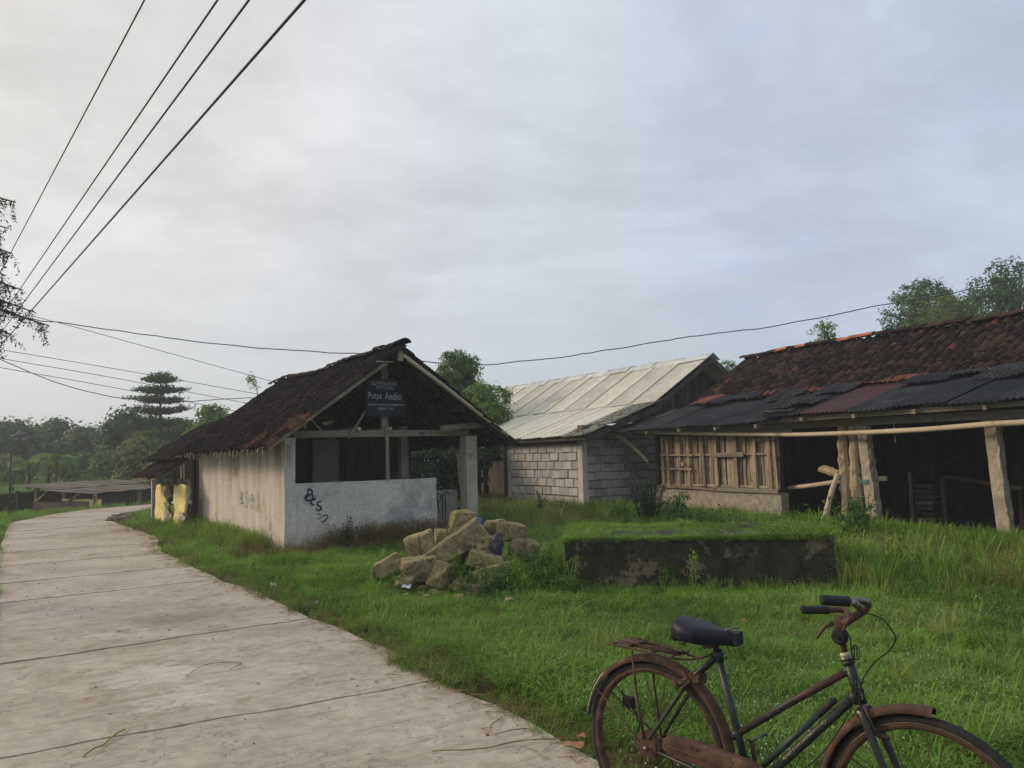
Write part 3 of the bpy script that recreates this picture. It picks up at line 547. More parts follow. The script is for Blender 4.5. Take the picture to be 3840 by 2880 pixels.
    # verge pole
pa, pb = HL.front(Zc(1492, 165), -0.74), HL.front(Zc(2113, 642), -0.74)
b = MB(); b.tube([pa, pa * 0.66 + pb * 0.34 + (0, 0, 0.01), pa * 0.33 + pb * 0.67, pb], 0.040, 9); b.build('verge_pole', M_['bamboo'], hut, smooth=True)
pa, pb = HL.front(Zc(1400, 205), -0.74), HL.front(Zc(748, 678), -0.74)
b = MB(); b.beam(pa, pb, 0.035, 0.07, jit=0.004, seg=6); b.build('verge_board', M_['woodx'], hut)
c = HL.front(Zc(1475, 165), -0.76); b = MB(); b.box((-0.05, -0.02, -0.11), (0.05, 0.04, 0.08), o=c, jit=0.008); b.build('verge_block', M_['wood'], hut)
b = MB(); b.beam(HL.front(Zc(1348, 200), -0.80), HL.front(Zc(1432, 203), -0.78), 0.05, 0.02, jit=0.004, seg=2); b.build('loose_lath', M_['wood'], hut)
b = MB()
for k in range(24):
    v = -0.55 + k * 0.31 + rng.normal(0, 0.03); r_ = rng.uniform(0.05, 0.13)
    b.beam((UE - 0.02, v, EZ - 0.0), (UE - 0.02 - rng.uniform(0.0, 0.03), v + rng.normal(0, 0.01), EZ - r_), 0.022, 0.02)
b.build('eave_lath_ends', M_['innerwall'], hut, kind='stuff')
# tiles, left slope and right slope
lay_tiles(hut, HL, (UE - 0.03, 7.25, EZ + 0.0), (0, -1, 0), sl_, 39, 13, 0.207, 0.2445, M_['tile2'], 270, sag=hsag, seed=2, jit=1.5, hole=0.004, amp=0.046, warm=lambda c: c[1] < 0.9 and c[2] < 2.35 - 0.35 * max(0, c[1]))
lay_tiles(hut, HL, (2 * UR - UE + 0.03, -0.78, EZ), (0, 1, 0), (-sl_[0], 0, sl_[2]), 39, 13, 0.207, 0.2445, M_['tile2'], 30, amp=0.046, sag=hsag, seed=5, jit=1.6, hole=0.022)
ridge_caps(hut, (UR, -0.86, RZ + 0.075), (0, 1, 0), 26, 0.315, lambda i: M_['tile2'], 0.12, sag=lambda c: hsag(c) * 0.9)
# a few lighter tiles near the front eave corner
# annex at the far end: tiled lean-to and posts
an = [np.array([-1.02, 6.9, 1.27]), np.array([0.05, 6.9, 1.87])]
s2 = an[1] - an[0]
lay_tiles(hut, HL, (-1.02, 10.0, 1.27), (0, -1, 0), s2, 15, 6, 0.207, 0.21, M_['tile'], 0, name='annex_tile', seed=8, jit=2.2, hole=0.02)
lay_tiles(hut, HL, (-0.62, 10.95, 1.70), (0, -1, 0), (0.8, 0, 0.52), 18, 8, 0.207, 0.235, M_['tile2'], 0, name='back_tile', seed=9, jit=2.0)
b = MB(); b.beam((-0.98, 6.85, 1.22), (-0.98, 10.05, 1.20), 0.06, 0.06, seg=5, jit=0.01); b.build('annex_purlin', M_['wood'], hut)
for k in range(7):
    b = MB(); b.beam((-1.05, 6.95 + k * 0.5, 1.20), (0.05, 6.95 + k * 0.5, 1.82), 0.045, 0.045, jit=0.006, seg=2); b.build('annex_rafter', M_['wood'], hut)
for (u, v, h, w) in ((-0.32, 10.8, 1.72, 0.15), (-0.35, 7.65, 1.5, 0.09), (0.3, 8.6, 1.7, 0.1), (0.5, 10.6, 2.0, 0.12)):
    b = MB(); b.beam((u, v, -0.1), (u + rng.normal(0, 0.02), v, h), w, w, jit=0.008, seg=5); b.build('annex_post', M_['pillar'] if w > 0.12 else M_['wood'], hut)
b = MB(); b.tube([(-0.30, 6.5, 0.62), (-0.38, 7.9, 0.60)], 0.045, 8); b.build('annex_rail', M_['bamboo'], hut)
b = MB(); b.box((-0.2, 6.75, 0.95), (-0.17, 8.4, 1.2), jit=0.01); b.build('annex_board', M_['wood'], hut)
uneven_box('annex_back_wall', (1.6, 6.7, -0.1), (1.7, 10.9, 2.6), M_['innerwall'], hut, 0.5, 0.01, 9)
uneven_box('annex_end_wall', (0.4, 10.8, -0.1), (1.6, 10.9, 1.9), M_['innerwall'], hut, 0.5, 0.01, 9)
# signboard hanging in the gable
sg = thing('signboard', 'black painted signboard with white lettering hung in the hut gable', 'sign', HL.M)
tl_, br_ = HL.front(Zc(1283, 292), -0.14), HL.front(Zc(1507, 503), -0.14)
b = MB(); b.box((tl_[0], -0.14, br_[2]), (br_[0], -0.12, tl_[2])); b.build('board', M_['signboard'], sg)
FN = None
def text(name, s, cx, cz, w, h, parent, m, y=-0.1425, bold=0.0, shear=0.0, rot=0.0, side=False, x0=None):
    cu = bpy.data.curves.new('t', 'FONT'); cu.body = s; cu.align_x = 'CENTER'; cu.align_y = 'CENTER'; cu.offset = bold; cu.shear = shear; cu.fill_mode = 'FRONT'
    o = bpy.data.objects.new('t', cu); COL.objects.link(o); dg = bpy.context.evaluated_depsgraph_get(); me = bpy.data.meshes.new_from_object(o.evaluated_get(dg))
    bpy.data.objects.remove(o); co = np.array([v.co[:] for v in me.vertices])
    mn, mx_ = co.min(0), co.max(0); co = (co - (mn + mx_) / 2) / (mx_ - mn + 1e-9) * np.array([w, h, 0])
    out = np.stack([cx + co[:, 0], np.full(len(co), y), cz + co[:, 1]], -1)
    me.vertices.foreach_set('co', out.astype(np.float32).ravel()); me.materials.clear(); me.materials.append(m); me.update()
    return link(name, me, parent)
Z2 = lambda x, y: (1300 + x * 0.3316, 1200 + y * 0.3315)
def sg_text(s, x0, x1, y0, y1, bold=0.01):
    a, c = HL.front(Z2(x0, y0), -0.143), HL.front(Z2(x1, y1), -0.143); a2 = HL.front(Z2(x0, y1), -0.143); c2 = HL.front(Z2(x1, y0), -0.143)
    text('lettering', s, (a[0] + c[0]) / 2, (a[2] + c[2] + a2[2] + c2[2]) / 4, c[0] - a[0], ((a[2] - a2[2]) + (c2[2] - c[2])) / 2, sg, M_['signtext'], bold=bold)
sg_text('KELP PETERNAKAN', 280, 562, 697, 740); sg_text('SAPI POTONG', 332, 526, 742, 785)
sg_text('Puspa', 245, 400, 815, 912, 0.006); sg_text('Andini', 432, 620, 818, 905, 0.006)
sg_text('KEMBANG MADUREJO PRAMBANAN', 244, 648, 945, 978, 0.004); sg_text('SLEMAN  DIY', 350, 526, 988, 1020, 0.004)
# graffiti: flat painted strokes lying on the walls
def stroke(mb, P, w, nrm):
    P = np.array(P, float); T = np.gradient(P, axis=0); T /= np.linalg.norm(T, axis=1)[:, None] + 1e-9
    sd_ = np.cross(T, nrm); k = len(P); ww = w * (0.75 + 0.35 * np.sin(np.linspace(0.4, 2.8, k)))[:, None]
    V = np.concatenate([P + sd_ * ww / 2, P - sd_ * ww / 2]); mb.add(V, [(i, i + 1, k + i + 1, k + i) for i in range(k - 1)])
def smooth(P, n=10):
    P = np.array(P, float); 
    if len(P) < 3: return np.linspace(P[0], P[-1], 4)
    out = []; Q = np.vstack([2 * P[0] - P[1], P, 2 * P[-1] - P[-2]])
    for i in range(1, len(Q) - 2):
        for t in np.linspace(0, 1, n, endpoint=False):
            out.append(0.5 * ((2 * Q[i]) + (-Q[i - 1] + Q[i + 1]) * t + (2 * Q[i - 1] - 5 * Q[i] + 4 * Q[i + 1] - Q[i + 2]) * t * t + (-Q[i - 1] + 3 * Q[i] - 3 * Q[i + 1] + Q[i + 2]) * t ** 3))
    out.append(P[-1]); return np.array(out)
G2 = lambda x, y: (650 + x * 0.24865, 1700 + y * 0.24865)
mb = MB()
for S_, w in (([(968, 902), (966, 925), (955, 945), (950, 955), (962, 968), (985, 966), (995, 950), (985, 935), (970, 940), (955, 955)], 0.03), ([(968, 902), (985, 912), (990, 925), (982, 936)], 0.028),
              ([(1012, 960), (995, 962), (983, 972), (988, 988), (1002, 992)], 0.028), ([(1040, 972), (1024, 976), (1018, 990), (1036, 1003), (1038, 1017), (1022, 1022), (1010, 1012)], 0.028),
              ([(1016, 1040), (1040, 1045)], 0.014), ([(1048, 1050), (1072, 1050), (1072, 1068), (1050, 1086), (1036, 1082)], 0.018), ([(1045, 1058), (1016, 1070)], 0.014), ([(1060, 1070), (1050, 1105)], 0.012)):
    stroke(mb, [HL.front(Zc(*p), -0.0195) for p in smooth(S_)], w, (0, -1, 0))
mb.build('spray_lettering', M_['graf'], hut)
mb = MB()
for S_ in ([(1010, 590), (1005, 680), (998, 775)], [(1010, 590), (1030, 600), (1018, 660), (1005, 675), (1030, 690), (1035, 740), (1012, 752), (1045, 742)], [(1048, 600), (1040, 640)],
           [(1105, 578), (1082, 590), (1080, 640), (1100, 690), (1100, 770), (1086, 806), (1074, 798)], [(1135, 650), (1130, 740)], [(1165, 620), (1162, 700), (1160, 830)], [(1165, 620), (1185, 640), (1182, 720)], [(1165, 700), (1182, 695)], [(1205, 645), (1198, 720), (1200, 800), (1185, 850)]):
    stroke(mb, [HL.side(G2(*p), -0.0195) for p in smooth(S_)], 0.022, (-1, 0, 0))
mb.build('scrawled_lettering', M_['grafgrey'], hut)
G6 = lambda x, y: (1480 + x * 0.2411, 1600 + y * 0.2411)
mb = MB()
for S_ in ([(658, 1045), (672, 1180), (700, 1350)], [(658, 1045), (715, 1060), (722, 1120), (700, 1165), (665, 1175)], [(752, 1010), (745, 1200), (740, 1440)], [(785, 1015), (790, 1200), (795, 1500)], [(785, 1015), (820, 1015), (855, 1055)]):
    stroke(mb, [HL.front(G6(*p), 0.283) for p in smooth(S_)], 0.02, (0, -1, 0))
mb.build('painted_letters', M_['grafblack'], hut)
b = MB(); b.tube([HL.front(G6(985, 370), 0.5), HL.front(G6(1020, 700), 0.5), HL.front(G6(1045, 985), 0.5)], 0.05, 8); b.build('leaning_pole', M_['cream'], hut)
# yellow sheets and rags tied at the annex
def cloth(name, label, cat, P0, P1, h0, h1, m, th=0.05, fold=0.012, seed=0, pinch=None, group=None):
    r = np.random.default_rng(seed); nx_, nz = 12, 16; V = []
    P0 = np.array(P0, float); P1 = np.array(P1, float); d = P1 - P0; d[2] = 0; L = np.linalg.norm(d); d /= L; nn = np.array([d[1], -d[0], 0])
    ph = r.uniform(0, 6, 4)
    for k in (0, 1):
        for j in range(nz + 1):
            for i in range(nx_ + 1):
                u, w = i / nx_, j / nz; pn = 1 - (pinch[1] * math.exp(-((w - pinch[0]) / 0.14) ** 2) if pinch else 0)
                uu = (u - 0.5) * pn * (1 + 0.06 * (1 - w)) + 0.5 + 0.02 * math.sin(w * 5 + ph[0])
                z = h0 + (h1 - h0) * w + (0.03 * math.sin(u * 7 + ph[1]) if j in (0, nz) else 0)
                off = fold * math.sin(u * 9 + ph[2] + w * 2) + fold * 0.7 * math.sin(w * 11 + ph[3] + u * 4)
                q = P0 + d * L * uu; V.append((q[0] + nn[0] * (off - k * th), q[1] + nn[1] * (off - k * th), z))
    a = nx_ + 1; o = a * (nz + 1); Fc = []
    for j in range(nz):
        for i in range(nx_): Fc += [(j * a + i, j * a + i + 1, (j + 1) * a + i + 1, (j + 1) * a + i), (o + j * a + i + 1, o + j * a + i, o + (j + 1) * a + i, o + (j + 1) * a + i + 1)]
    for i in range(nx_): Fc += [(i + 1, i, o + i, o + i + 1), (nz * a + i, nz * a + i + 1, o + nz * a + i + 1, o + nz * a + i)]
    for j in range(nz): Fc += [(j * a, (j + 1) * a, o + (j + 1) * a, o + j * a), (j * a + nx_, o + j * a + nx_, o + (j + 1) * a + nx_, (j + 1) * a + nx_)]
    ob = link(name, mesh_of(name, V, Fc, m, True)); return setp(ob, label, cat, group)
Ez = lambda x, y: (500 + x * 0.2712, 1600 + y * 0.2712)
def annexline(px, v=None, u=-0.42):
    q = HL.side(Ez(px, 1200), u); return HL.world((u, q[1], 0))
A0, A1 = annexline(310), annexline(440); cloth('foam_sheet', 'yellow foam sheet hanging upright at the far post of the hut annex', 'foam sheet', A0, A1, 0.02, 1.03, M_['yellow'], seed=1, group='yellow sheets tied to the annex')
A0, A1 = annexline(560), annexline(715); cloth('foam_sheet', 'yellow foam sheet with a small black mark, tied round its middle with string', 'foam sheet', A0, A1, -0.02, 1.08, M_['yellow'], seed=4, pinch=(0.42, 0.12), group='yellow sheets tied to the annex')
A0, A1 = annexline(435), annexline(495); cloth('hanging_rag', 'pale grey rag hanging beside the far yellow sheet', 'rag', A0, A1, -0.02, 0.62, M_['rag'], seed=6, th=0.02, fold=0.05)
A0, A1 = annexline(440), annexline(515); cloth('hanging_rag', 'brown dirty rag draped over the edge of the far yellow sheet', 'rag', A0, A1, 0.55, 1.08, M_['wood'], seed=7, th=0.02, fold=0.05)
A0, A1 = annexline(640, u=-0.5), annexline(720, u=-0.5); cloth('hanging_rag', 'pinkish rag bunched at the foot of the tied yellow sheet', 'rag', A0, A1, -0.02, 0.42, M_['rag'], seed=9, th=0.02, fold=0.05)
A0, A1 = annexline(745, u=-0.35), annexline(775, u=-0.35); cloth('hanging_rag', 'narrow white rag hanging from the annex post', 'rag', A0, A1, 0.62, 1.02, M_['rag'], seed=11, th=0.02, fold=0.03)
# ------------------------------------------------------------------ barn on the right
BL = Loc((7.72, 12.38), (0.503, -0.864))      # x runs towards the camera side (t = -x), y into the barn
barn = thing('cattle_barn', 'long timber barn with clay tile roof and black corrugated lean-to over an open dark interior', 'barn', BL.M)
Kc = lambda x, y: (2500 + x * 0.6058, 1500 + y * 0.6057)
Mc = lambda x, y: (2600 + x * 0.5606, 900 + y * 0.5606)
Lc = lambda x, y: (1700 + x * 0.4973, 1260 + y * 0.4972)
B3 = lambda x, y: (3000 + x * 0.3797, 1500 + y * 0.3797)
uneven_box('low_wall', (-8.6, -0.02, -0.1), (-4.32, 0.20, 0.705), M_['rubble'], barn, 0.12, 0.014, 3, top=0.03)

# slat wall
r = np.random.default_rng(5)
xs = -8.05
slots = []
while xs < -4.38:
    w = r.uniform(0.055, 0.110); slots.append((xs, w)); xs += w + r.uniform(0.002, 0.034)
for i, (x, w) in enumerate(slots):
    z1 = 1.98 + r.uniform(-0.02, 0.02); b = MB(); zb = 0.76 + r.uniform(-0.02, 0.02)
    lean = r.normal(0, 0.018); b.beam((x + w / 2, 0.03 + r.uniform(-0.012, 0.012), zb), (x + w / 2 + lean, 0.03 + r.uniform(-0.012, 0.012), z1), w, r.uniform(0.015, 0.028), ref=(0, 1, 0), jit=0.006, seg=4)
    b.build('slat', M_['slat'], barn)
for (x, w, z0, z1, y) in ((-7.72, 0.07, 0.72, 1.95, -0.035), (-7.33, 0.05, 0.80, 1.85, -0.03), (-6.98, 0.055, 0.74, 1.98, -0.04), (-6.52, 0.09, 0.78, 2.02, -0.035), (-6.10, 0.10, 0.80, 2.0, -0.045), (-5.52, 0.10, 0.72, 2.0, -0.045), (-4.98, 0.08, 0.73, 2.0, -0.05), (-4.55, 0.09, 0.70, 2.08, -0.05), (-4.42, 0.075, 0.74, 2.05, -0.02)):
    b = MB(); b.beam((x, y, z0), (x + r.normal(0, 0.03), y, z1), w, 0.03, ref=(0, 1, 0), jit=0.006, seg=4); b.build('slat_post', M_['slat'], barn)
for (x0, x1, z, h, y) in ((-8.0, -6.85, 1.52, 0.045, -0.06), (-8.0, -6.9, 1.18, 0.04, -0.06), (-6.9, -4.4, 1.52, 0.05, -0.02), (-6.25, -5.25, 1.50, 0.10, -0.075), (-8.05, -4.35, 0.80, 0.05, -0.01), (-8.1, -6.1, 0.735, 0.05, -0.07), (-6.3, -4.36, 0.74, 0.09, -0.06), (-5.1, -4.4, 1.83, 0.05, -0.03), (-7.2, -4.4, 2.03, 0.06, -0.01)):
    b = MB(); b.beam((x0, y, z + r.normal(0, 0.01)), (x1, y, z + r.normal(0, 0.01)), 0.022, h, jit=0.005, seg=5); b.build('cross_board', M_['woodx'] if h > 0.08 else M_['slat'], barn)
b = MB(); b.tube([(-7.12, -0.07, 1.30), (-7.12, -0.16, 1.30)], [0.06, 0.05], 7, jit=0.2); b.build('wood_stub', M_['bark'], barn)
b = MB(); b.box((-8.2, 0.12, 0.7), (-4.35, 0.14, 2.1)); b.build('shade_backing', M_['darkwood'], barn)  # dark sheet added to stand in for shade between the slats
# posts
def post(P, rr, m, name='post', n=9, jit=0.10, sub=14, flat=1.0):
    P = smooth(P, 6) if len(P) > 2 else np.linspace(P[0], P[1], sub); k = len(P); ra = np.interp(np.linspace(0, 1, k), np.linspace(0, 1, len(rr)), rr)
    ra = ra * (1 + 0.06 * np.sin(np.arange(k) * 1.7) + r.uniform(-0.05, 0.05, k)); b = MB(); b.tube(P, ra, n, jit=jit, flat=flat); return b.build(name, m, barn)
def sqpost(x, y, w, z1, lean, m=M_['cob']):
    k = 22; b = MB(); Vt = []; 
    prof = np.array([(-1, -1), (-0.3, -1.03), (0.4, -1.0), (1, -0.96), (1.05, -0.2), (1, 0.5), (0.95, 1), (0, 1), (-1, 1), (-1.02, 0)]) * w / 2
    for j in range(k + 1):
        f = j / k; nz_ = r.uniform(-1, 1, prof.shape); amp = np.array([0.004, 0.004, 0.006, 0.016, 0.022, 0.02, 0.015, 0.01, 0.005, 0.004])[:, None]
        q = prof * (1.04 - 0.08 * f) + nz_ * amp
        for a in q: Vt.append((x + a[0] + lean * (1 - f) * 1.0, y + a[1], -0.1 + (z1 + 0.1) * f + 0.0))
    m_ = len(prof); Fc = []
    for j in range(k):
        for i in range(m_): i2 = (i + 1) % m_; Fc.append((j * m_ + i, j * m_ + i2, (j + 1) * m_ + i2, (j + 1) * m_ + i))
    Fc.append(tuple(range(m_))[::-1]); Fc.append(tuple(k * m_ + i for i in range(m_))); b.add(Vt, Fc); return b.build('post', m, barn)
sqpost(-0.06, 0.08, 0.19, 2.02, 0.10); sqpost(-2.37, 0.06, 0.19, 2.0, 0.14)
fr = lambda x, y, v=0.0: BL.front(B3(x, y), v)
post([fr(420, 240, .0), fr(425, 500, .0), fr(450, 800, .0), (fr(475, 1230, .0)[0], 0, -0.1)], [0.085, 0.10, 0.115, 0.10], M_['bark'])
post([fr(530, 245, .02), fr(540, 600, .02), fr(555, 850, .02), (fr(585, 1240, .02)[0], 0.02, -0.1)], [0.10, 0.09, 0.115, 0.10], M_['bark'])
post([fr(480, 560, .15), fr(500, 900, .15), (fr(510, 1200, .15)[0], 0.15, -0.1)], [0.06, 0.05, 0.05], M_['bark'])
post([fr(375, 730, -.12), fr(300, 950, -.2), (fr(205, 1240, -.3)[0], -0.3, -0.02)], [0.05, 0.05, 0.052], M_['bamboo'], 'brace', jit=0.02)
b = MB(); b.tube([fr(345, 835, .25), fr(290, 1050, .2), (fr(270, 1240, .15)[0], 0.15, 0)], 0.022, 6); b.build('brace', M_['bamboo'], barn)
post([fr(195, 690, .35), fr(260, 690, .30), fr(400, 735, .12)], [0.05, 0.095, 0.075], M_['bark'], 'log_stub')
p0, p1, p2 = (fr(-120, 870, .25)), fr(380, 805, .22), fr(855, 775, .2)
b = MB(); b.tube([p0, (p0 + p1) / 2 + (0, 0, -0.01), p1, p2], [0.042, 0.046, 0.048, 0.05], 10, jit=0.02); b.build('bamboo_rail', M_['bamboo'], barn, smooth=True)
# teal rope ties
for (x0, x1, y0, v, w) in ((596, 735, 808, -0.06, 0.135), (408, 485, 880, -0.06, 0.115)):
    cc = (fr(x0, y0, 0.05) + fr(x1, y0 - 8, 0.05)) / 2; b = MB()
    for k in range(4):
        th = np.linspace(0, 2 * math.pi, 17); b.tube([(cc[0] + w * 1.02 * math.cos(t), 0.06 + w * 1.0 * math.sin(t), cc[2] + 0.012 * k - 0.02 + 0.015 * math.sin(t + k)) for t in th], 0.006, 5, cap=False)
    b.tube([cc + (0.02, -w - 0.02, 0.0), cc + (0.05, -w - 0.05, -0.03), cc + (0.03, -w - 0.05, -0.09)], 0.005, 5); b.build('rope_tie', M_['teal'], barn)
# beams under the eave
b = MB(); b.beam((-9.0, -0.05, 2.10), (1.6, -0.05, 2.06), 0.10, 0.14, jit=0.006, seg=14); b.build('beam', M_['woodx'], barn)
b = MB(); b.beam((-6.6, -0.10, 1.99), (-3.9, -0.10, 1.97), 0.05, 0.07, jit=0.006, seg=6); b.build('beam', M_['woodx'], barn)
b = MB(); b.beam((-4.3, -0.45, 2.175), (1.8, -0.45, 2.205), 0.06, 0.08, jit=0.005, seg=10); b.build('beam', M_['woodx'], barn)
for x in np.arange(-9, 1.5, 1.15):
    b = MB(); b.beam((x, -0.6, 2.165 if x > -4.3 else 2.08), (x, 1.5, 2.74), 0.06, 0.07, jit=0.004, seg=3); b.build('rafter', M_['wood'], barn)
# long bamboo pole under the eave
pts = [BL.front(Lc(1345, 718), -0.25), BL.front((2560, 1625), -0.25), BL.front((2850, 1629), -0.25), BL.front(Kc(900, 212), -0.25), BL.front(Kc(1500, 188), -0.28), BL.front(Kc(1990, 150), -0.3), BL.front((3840, 1583), -0.3)]
pts.append(pts[-1] + (pts[-1] - pts[-2]) * 2.0)
P = smooth(pts, 8); b = MB(); k = len(P); ra = np.linspace(0.038, 0.05, k); ra[4::9] *= 1.10; b.tube(P, ra, 12); b.build('bamboo_pole', M_['bamboo'], barn, smooth=True)
pts = [BL.front(Lc(1240, 742), -0.3), BL.front(Lc(1370, 850), -0.16), BL.front(Lc(1470, 950), -0.12)]
b = MB(); b.tube(smooth(pts, 5), np.linspace(0.055, 0.045, 11), 8, jit=0.08); b.build('strut', M_['bark'], barn)
# corrugated lean-to
er = np.array([-1.0, 0, 0]); 
def sheet(x0, w, y0, z0, y1, z1, m, seed, lift=0.0, warp=0.012, ragged=0.0, yaw=0.0, pitch=0.1):
    l = math.hypot(y1 - y0, z1 - z0); me = corr_mesh('corrugated_sheet', w, l, m, pitch=pitch, rows=3, warp=warp, ragged=ragged, seed=seed)
    ex = np.array([math.cos(yaw), math.sin(yaw), 0.012 * math.sin(seed * 2.1)]); link('corrugated_sheet', me, barn, basisM((x0, y0, z0 + lift), ex, (0, y1 - y0, z1 - z0)))
for k in range(7):    # near part, level eave
    x0 = -4.15 + 0.92 * k; m = M_['redroof'] if k == 1 else M_['blackroof']
    sheet(x0, 1.0, -0.66, 2.255 + (0.012 if k % 2 else 0), 1.52, 2.86, m, k + 1, lift=0.012 * (k % 2), warp=0.008)
for k in range(6):    # far part, a little lower
    x0 = -9.4 + 0.92 * k
    sheet(x0, 1.0, -0.66 + 0.02 * (k % 3), 2.15, 1.35 if k else 0.7, 2.755 if k else 2.52, M_['blackroof'], k + 11, lift=0.02 * (k % 2), warp=0.02, ragged=0.03)
for k, (x0, w, y0, y1, m) in enumerate(((-8.2, 0.8, 1.2, 1.75, 'rustroof'), (-7.6, 0.7, 1.0, 1.55, 'blackroof'), (-7.0, 0.9, 1.25, 1.8, 'blackroof'), (-6.3, 0.9, 1.45, 1.85, 'rustroof'), (-5.5, 0.8, 0.9, 1.5, 'blackroof'), (-5.0, 1.0, 1.45, 1.95, 'rustroof'), (-4.2, 0.9, 0.85, 1.5, 'blackroof'), (-3.7, 1.2, 1.4, 2.0, 'rustroof'), (-2.9, 0.9, 1.5, 1.9, 'rustroof'), (-2.2, 0.9, 1.0, 1.7, 'blackroof'), (-1.4, 0.9, 1.3, 1.8, 'blackroof'), (-3.9, 0.6, -0.2, 0.45, 'blackroof'), (-4.6, 0.8, -0.15, 0.5, 'blackroof'), (-0.8, 0.9, 0.9, 1.7, 'blackroof'), (0.2, 1.0, 1.2, 1.8, 'blackroof'))):
    zb = 2.30 + (y0 + 0.5) * 0.277 + 0.06; sheet(x0, w, y0, zb + (0.03 if x0 > -4 else -0.02), y1, zb + (y1 - y0) * 0.30 + 0.02, M_[m], 40 + k, warp=0.05, ragged=0.07, yaw=r.normal(0, 0.05))
b = MB(); P = [(-4.25 + 0.09 * i, -0.50 + 0.02 * math.sin(i), 2.36 + 0.01 * math.sin(i * 2)) for i in range(9)]
for j in range(3): b.tube([(p[0], p[1] + 0.05 * j, p[2] + 0.012 * j) for p in P], 0.030, 7, jit=0.25, flat=0.5)
b.build('rolled_scrap_sheet', M_['blackroof'], barn)
# tiled roof
RY, RZB, EY, EZB = 3.55, 4.12, 1.50, 2.83
s3 = np.array([0, RY - EY, RZB - EZB]); BSL = np.linalg.norm(s3); s3 /= BSL
bsag = lambda c: 0.025 * math.sin(c[0] * 0.9) + 0.012 * math.sin(c[0] * 2.3 + c[1])
lay_tiles(barn, BL, (-8.45, EY - 0.1, EZB - 0.05), (1, 0, 0), s3, 45, 11, 0.222, (BSL + 0.12) / 11, M_['tile'], 280, sag=bsag, seed=21, jit=0.9)
lay_tiles(barn, BL, (1.6, 2 * RY - EY + 0.1, EZB - 0.05), (-1, 0, 0), (0, -s3[1], s3[2]), 45, 10, 0.222, (BSL + 0.12) / 10, M_['tile2'], 0, name='back_slope_tile', sag=bsag, seed=22, jit=0.9)
ridge_caps(barn, (-8.5, RY, RZB + 0.085), (1, 0, 0), 32, 0.315, lambda i: M_['newtile'] if i in (4, 6, 10, 11, 12) else M_['tile'], 0.125, seed=8, sag=bsag)
for sgn in (1, -1):
    for k in range(12):
        x = -8.3 + k * 0.87; b = MB(); b.beam((x, RY - sgn * (RY - EY + 0.1), EZB - 0.12), (x, RY, RZB - 0.07), 0.05, 0.08, seg=2, jit=0.004); b.build('roof_rafter', M_['darkwood'], barn)
b = MB()
for y in (RY - 2.0, RY + 2.0): b.beam((-8.3, y, EZB - 0.2), (1.7, y, EZB - 0.2), 0.1, 0.12)
b.beam((-8.3, RY, RZB - 0.15), (1.7, RY, RZB - 0.15), 0.1, 0.12); b.build('roof_purlin', M_['darkwood'], barn)
# gable end, back and interior of the barn
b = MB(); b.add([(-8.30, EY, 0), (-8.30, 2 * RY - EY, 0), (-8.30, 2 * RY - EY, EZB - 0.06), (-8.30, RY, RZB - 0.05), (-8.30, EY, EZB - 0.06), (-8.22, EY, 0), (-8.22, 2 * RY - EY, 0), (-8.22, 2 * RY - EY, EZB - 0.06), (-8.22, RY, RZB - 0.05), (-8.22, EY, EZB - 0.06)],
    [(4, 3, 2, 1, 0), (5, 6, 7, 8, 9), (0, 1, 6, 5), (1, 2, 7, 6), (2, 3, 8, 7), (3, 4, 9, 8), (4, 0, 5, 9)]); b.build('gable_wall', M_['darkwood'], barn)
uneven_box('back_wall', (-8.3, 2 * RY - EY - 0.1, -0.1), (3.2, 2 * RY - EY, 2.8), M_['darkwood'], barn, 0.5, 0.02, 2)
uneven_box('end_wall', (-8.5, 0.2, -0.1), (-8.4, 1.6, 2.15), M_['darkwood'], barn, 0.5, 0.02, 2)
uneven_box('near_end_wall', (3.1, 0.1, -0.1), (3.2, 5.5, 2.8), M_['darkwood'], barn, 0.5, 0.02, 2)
MB().box((-8.4, 0.1, -0.04), (3.1, 5.5, 0.02)).build('barn_floor', M_['dirt'], barn)
# roof continues past the frame edge
lay_tiles(barn, BL, (1.55, EY - 0.1, EZB - 0.05), (1, 0, 0), s3, 8, 11, 0.222, (BSL + 0.12) / 11, M_['tile'], 0, name='end_tile', sag=bsag, seed=23, jit=0.9)
sheet(2.3, 1.0, -0.66, 2.26, 1.52, 2.86, M_['blackroof'], 77)
# things inside: brick pier, feed racks, bamboo bars; darkened colour stands for shade
for k in range(9):
    b = MB(); b.box((-1.95, 0.85, 0.02 + k * 0.10), (-1.62, 1.10, 0.085 + k * 0.10), jit=0.01); b.build('pier_brick', M_['darkwood'], barn)
b = MB(); b.beam((-2.05, 0.9, 0), (-2.05, 0.9, 1.1), 0.07, 0.07, jit=0.01, seg=4); b.beam((-1.5, 1.0, 0), (-1.5, 1.0, 1.0), 0.06, 0.06, jit=0.01, seg=4); b.build('inner_post', M_['darkwood'], barn)
b = MB(); b.beam(BL.front(B3(1130, 740), 2.0), BL.front(B3(1560, 570), 2.2), 0.06, 0.06, jit=0.01, seg=4); b.build('inner_bar', M_['darkwood'], barn)
b = MB(); b.beam(BL.front(B3(1300, 560), 1.9), BL.front(B3(1330, 1100), 1.9), 0.07, 0.07, jit=0.01, seg=4); b.build('inner_post', M_['darkwood'], barn)
b = MB(); b.tube([BL.front(B3(1440, 760), 1.5), BL.front(B3(2200, 880), 1.2)], 0.045, 8); b.build('inner_rail', M_['darkwood'], barn)
for k in range(14):
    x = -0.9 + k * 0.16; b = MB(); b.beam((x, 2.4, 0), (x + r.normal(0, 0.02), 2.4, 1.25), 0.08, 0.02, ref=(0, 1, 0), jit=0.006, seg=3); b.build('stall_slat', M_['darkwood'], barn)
b = MB(); b.tube([fr(935, 160, -0.1), fr(925, 300, -0.1), fr(945, 420, -0.1)], 0.006, 5); b.build('string', M_['rag'], barn)
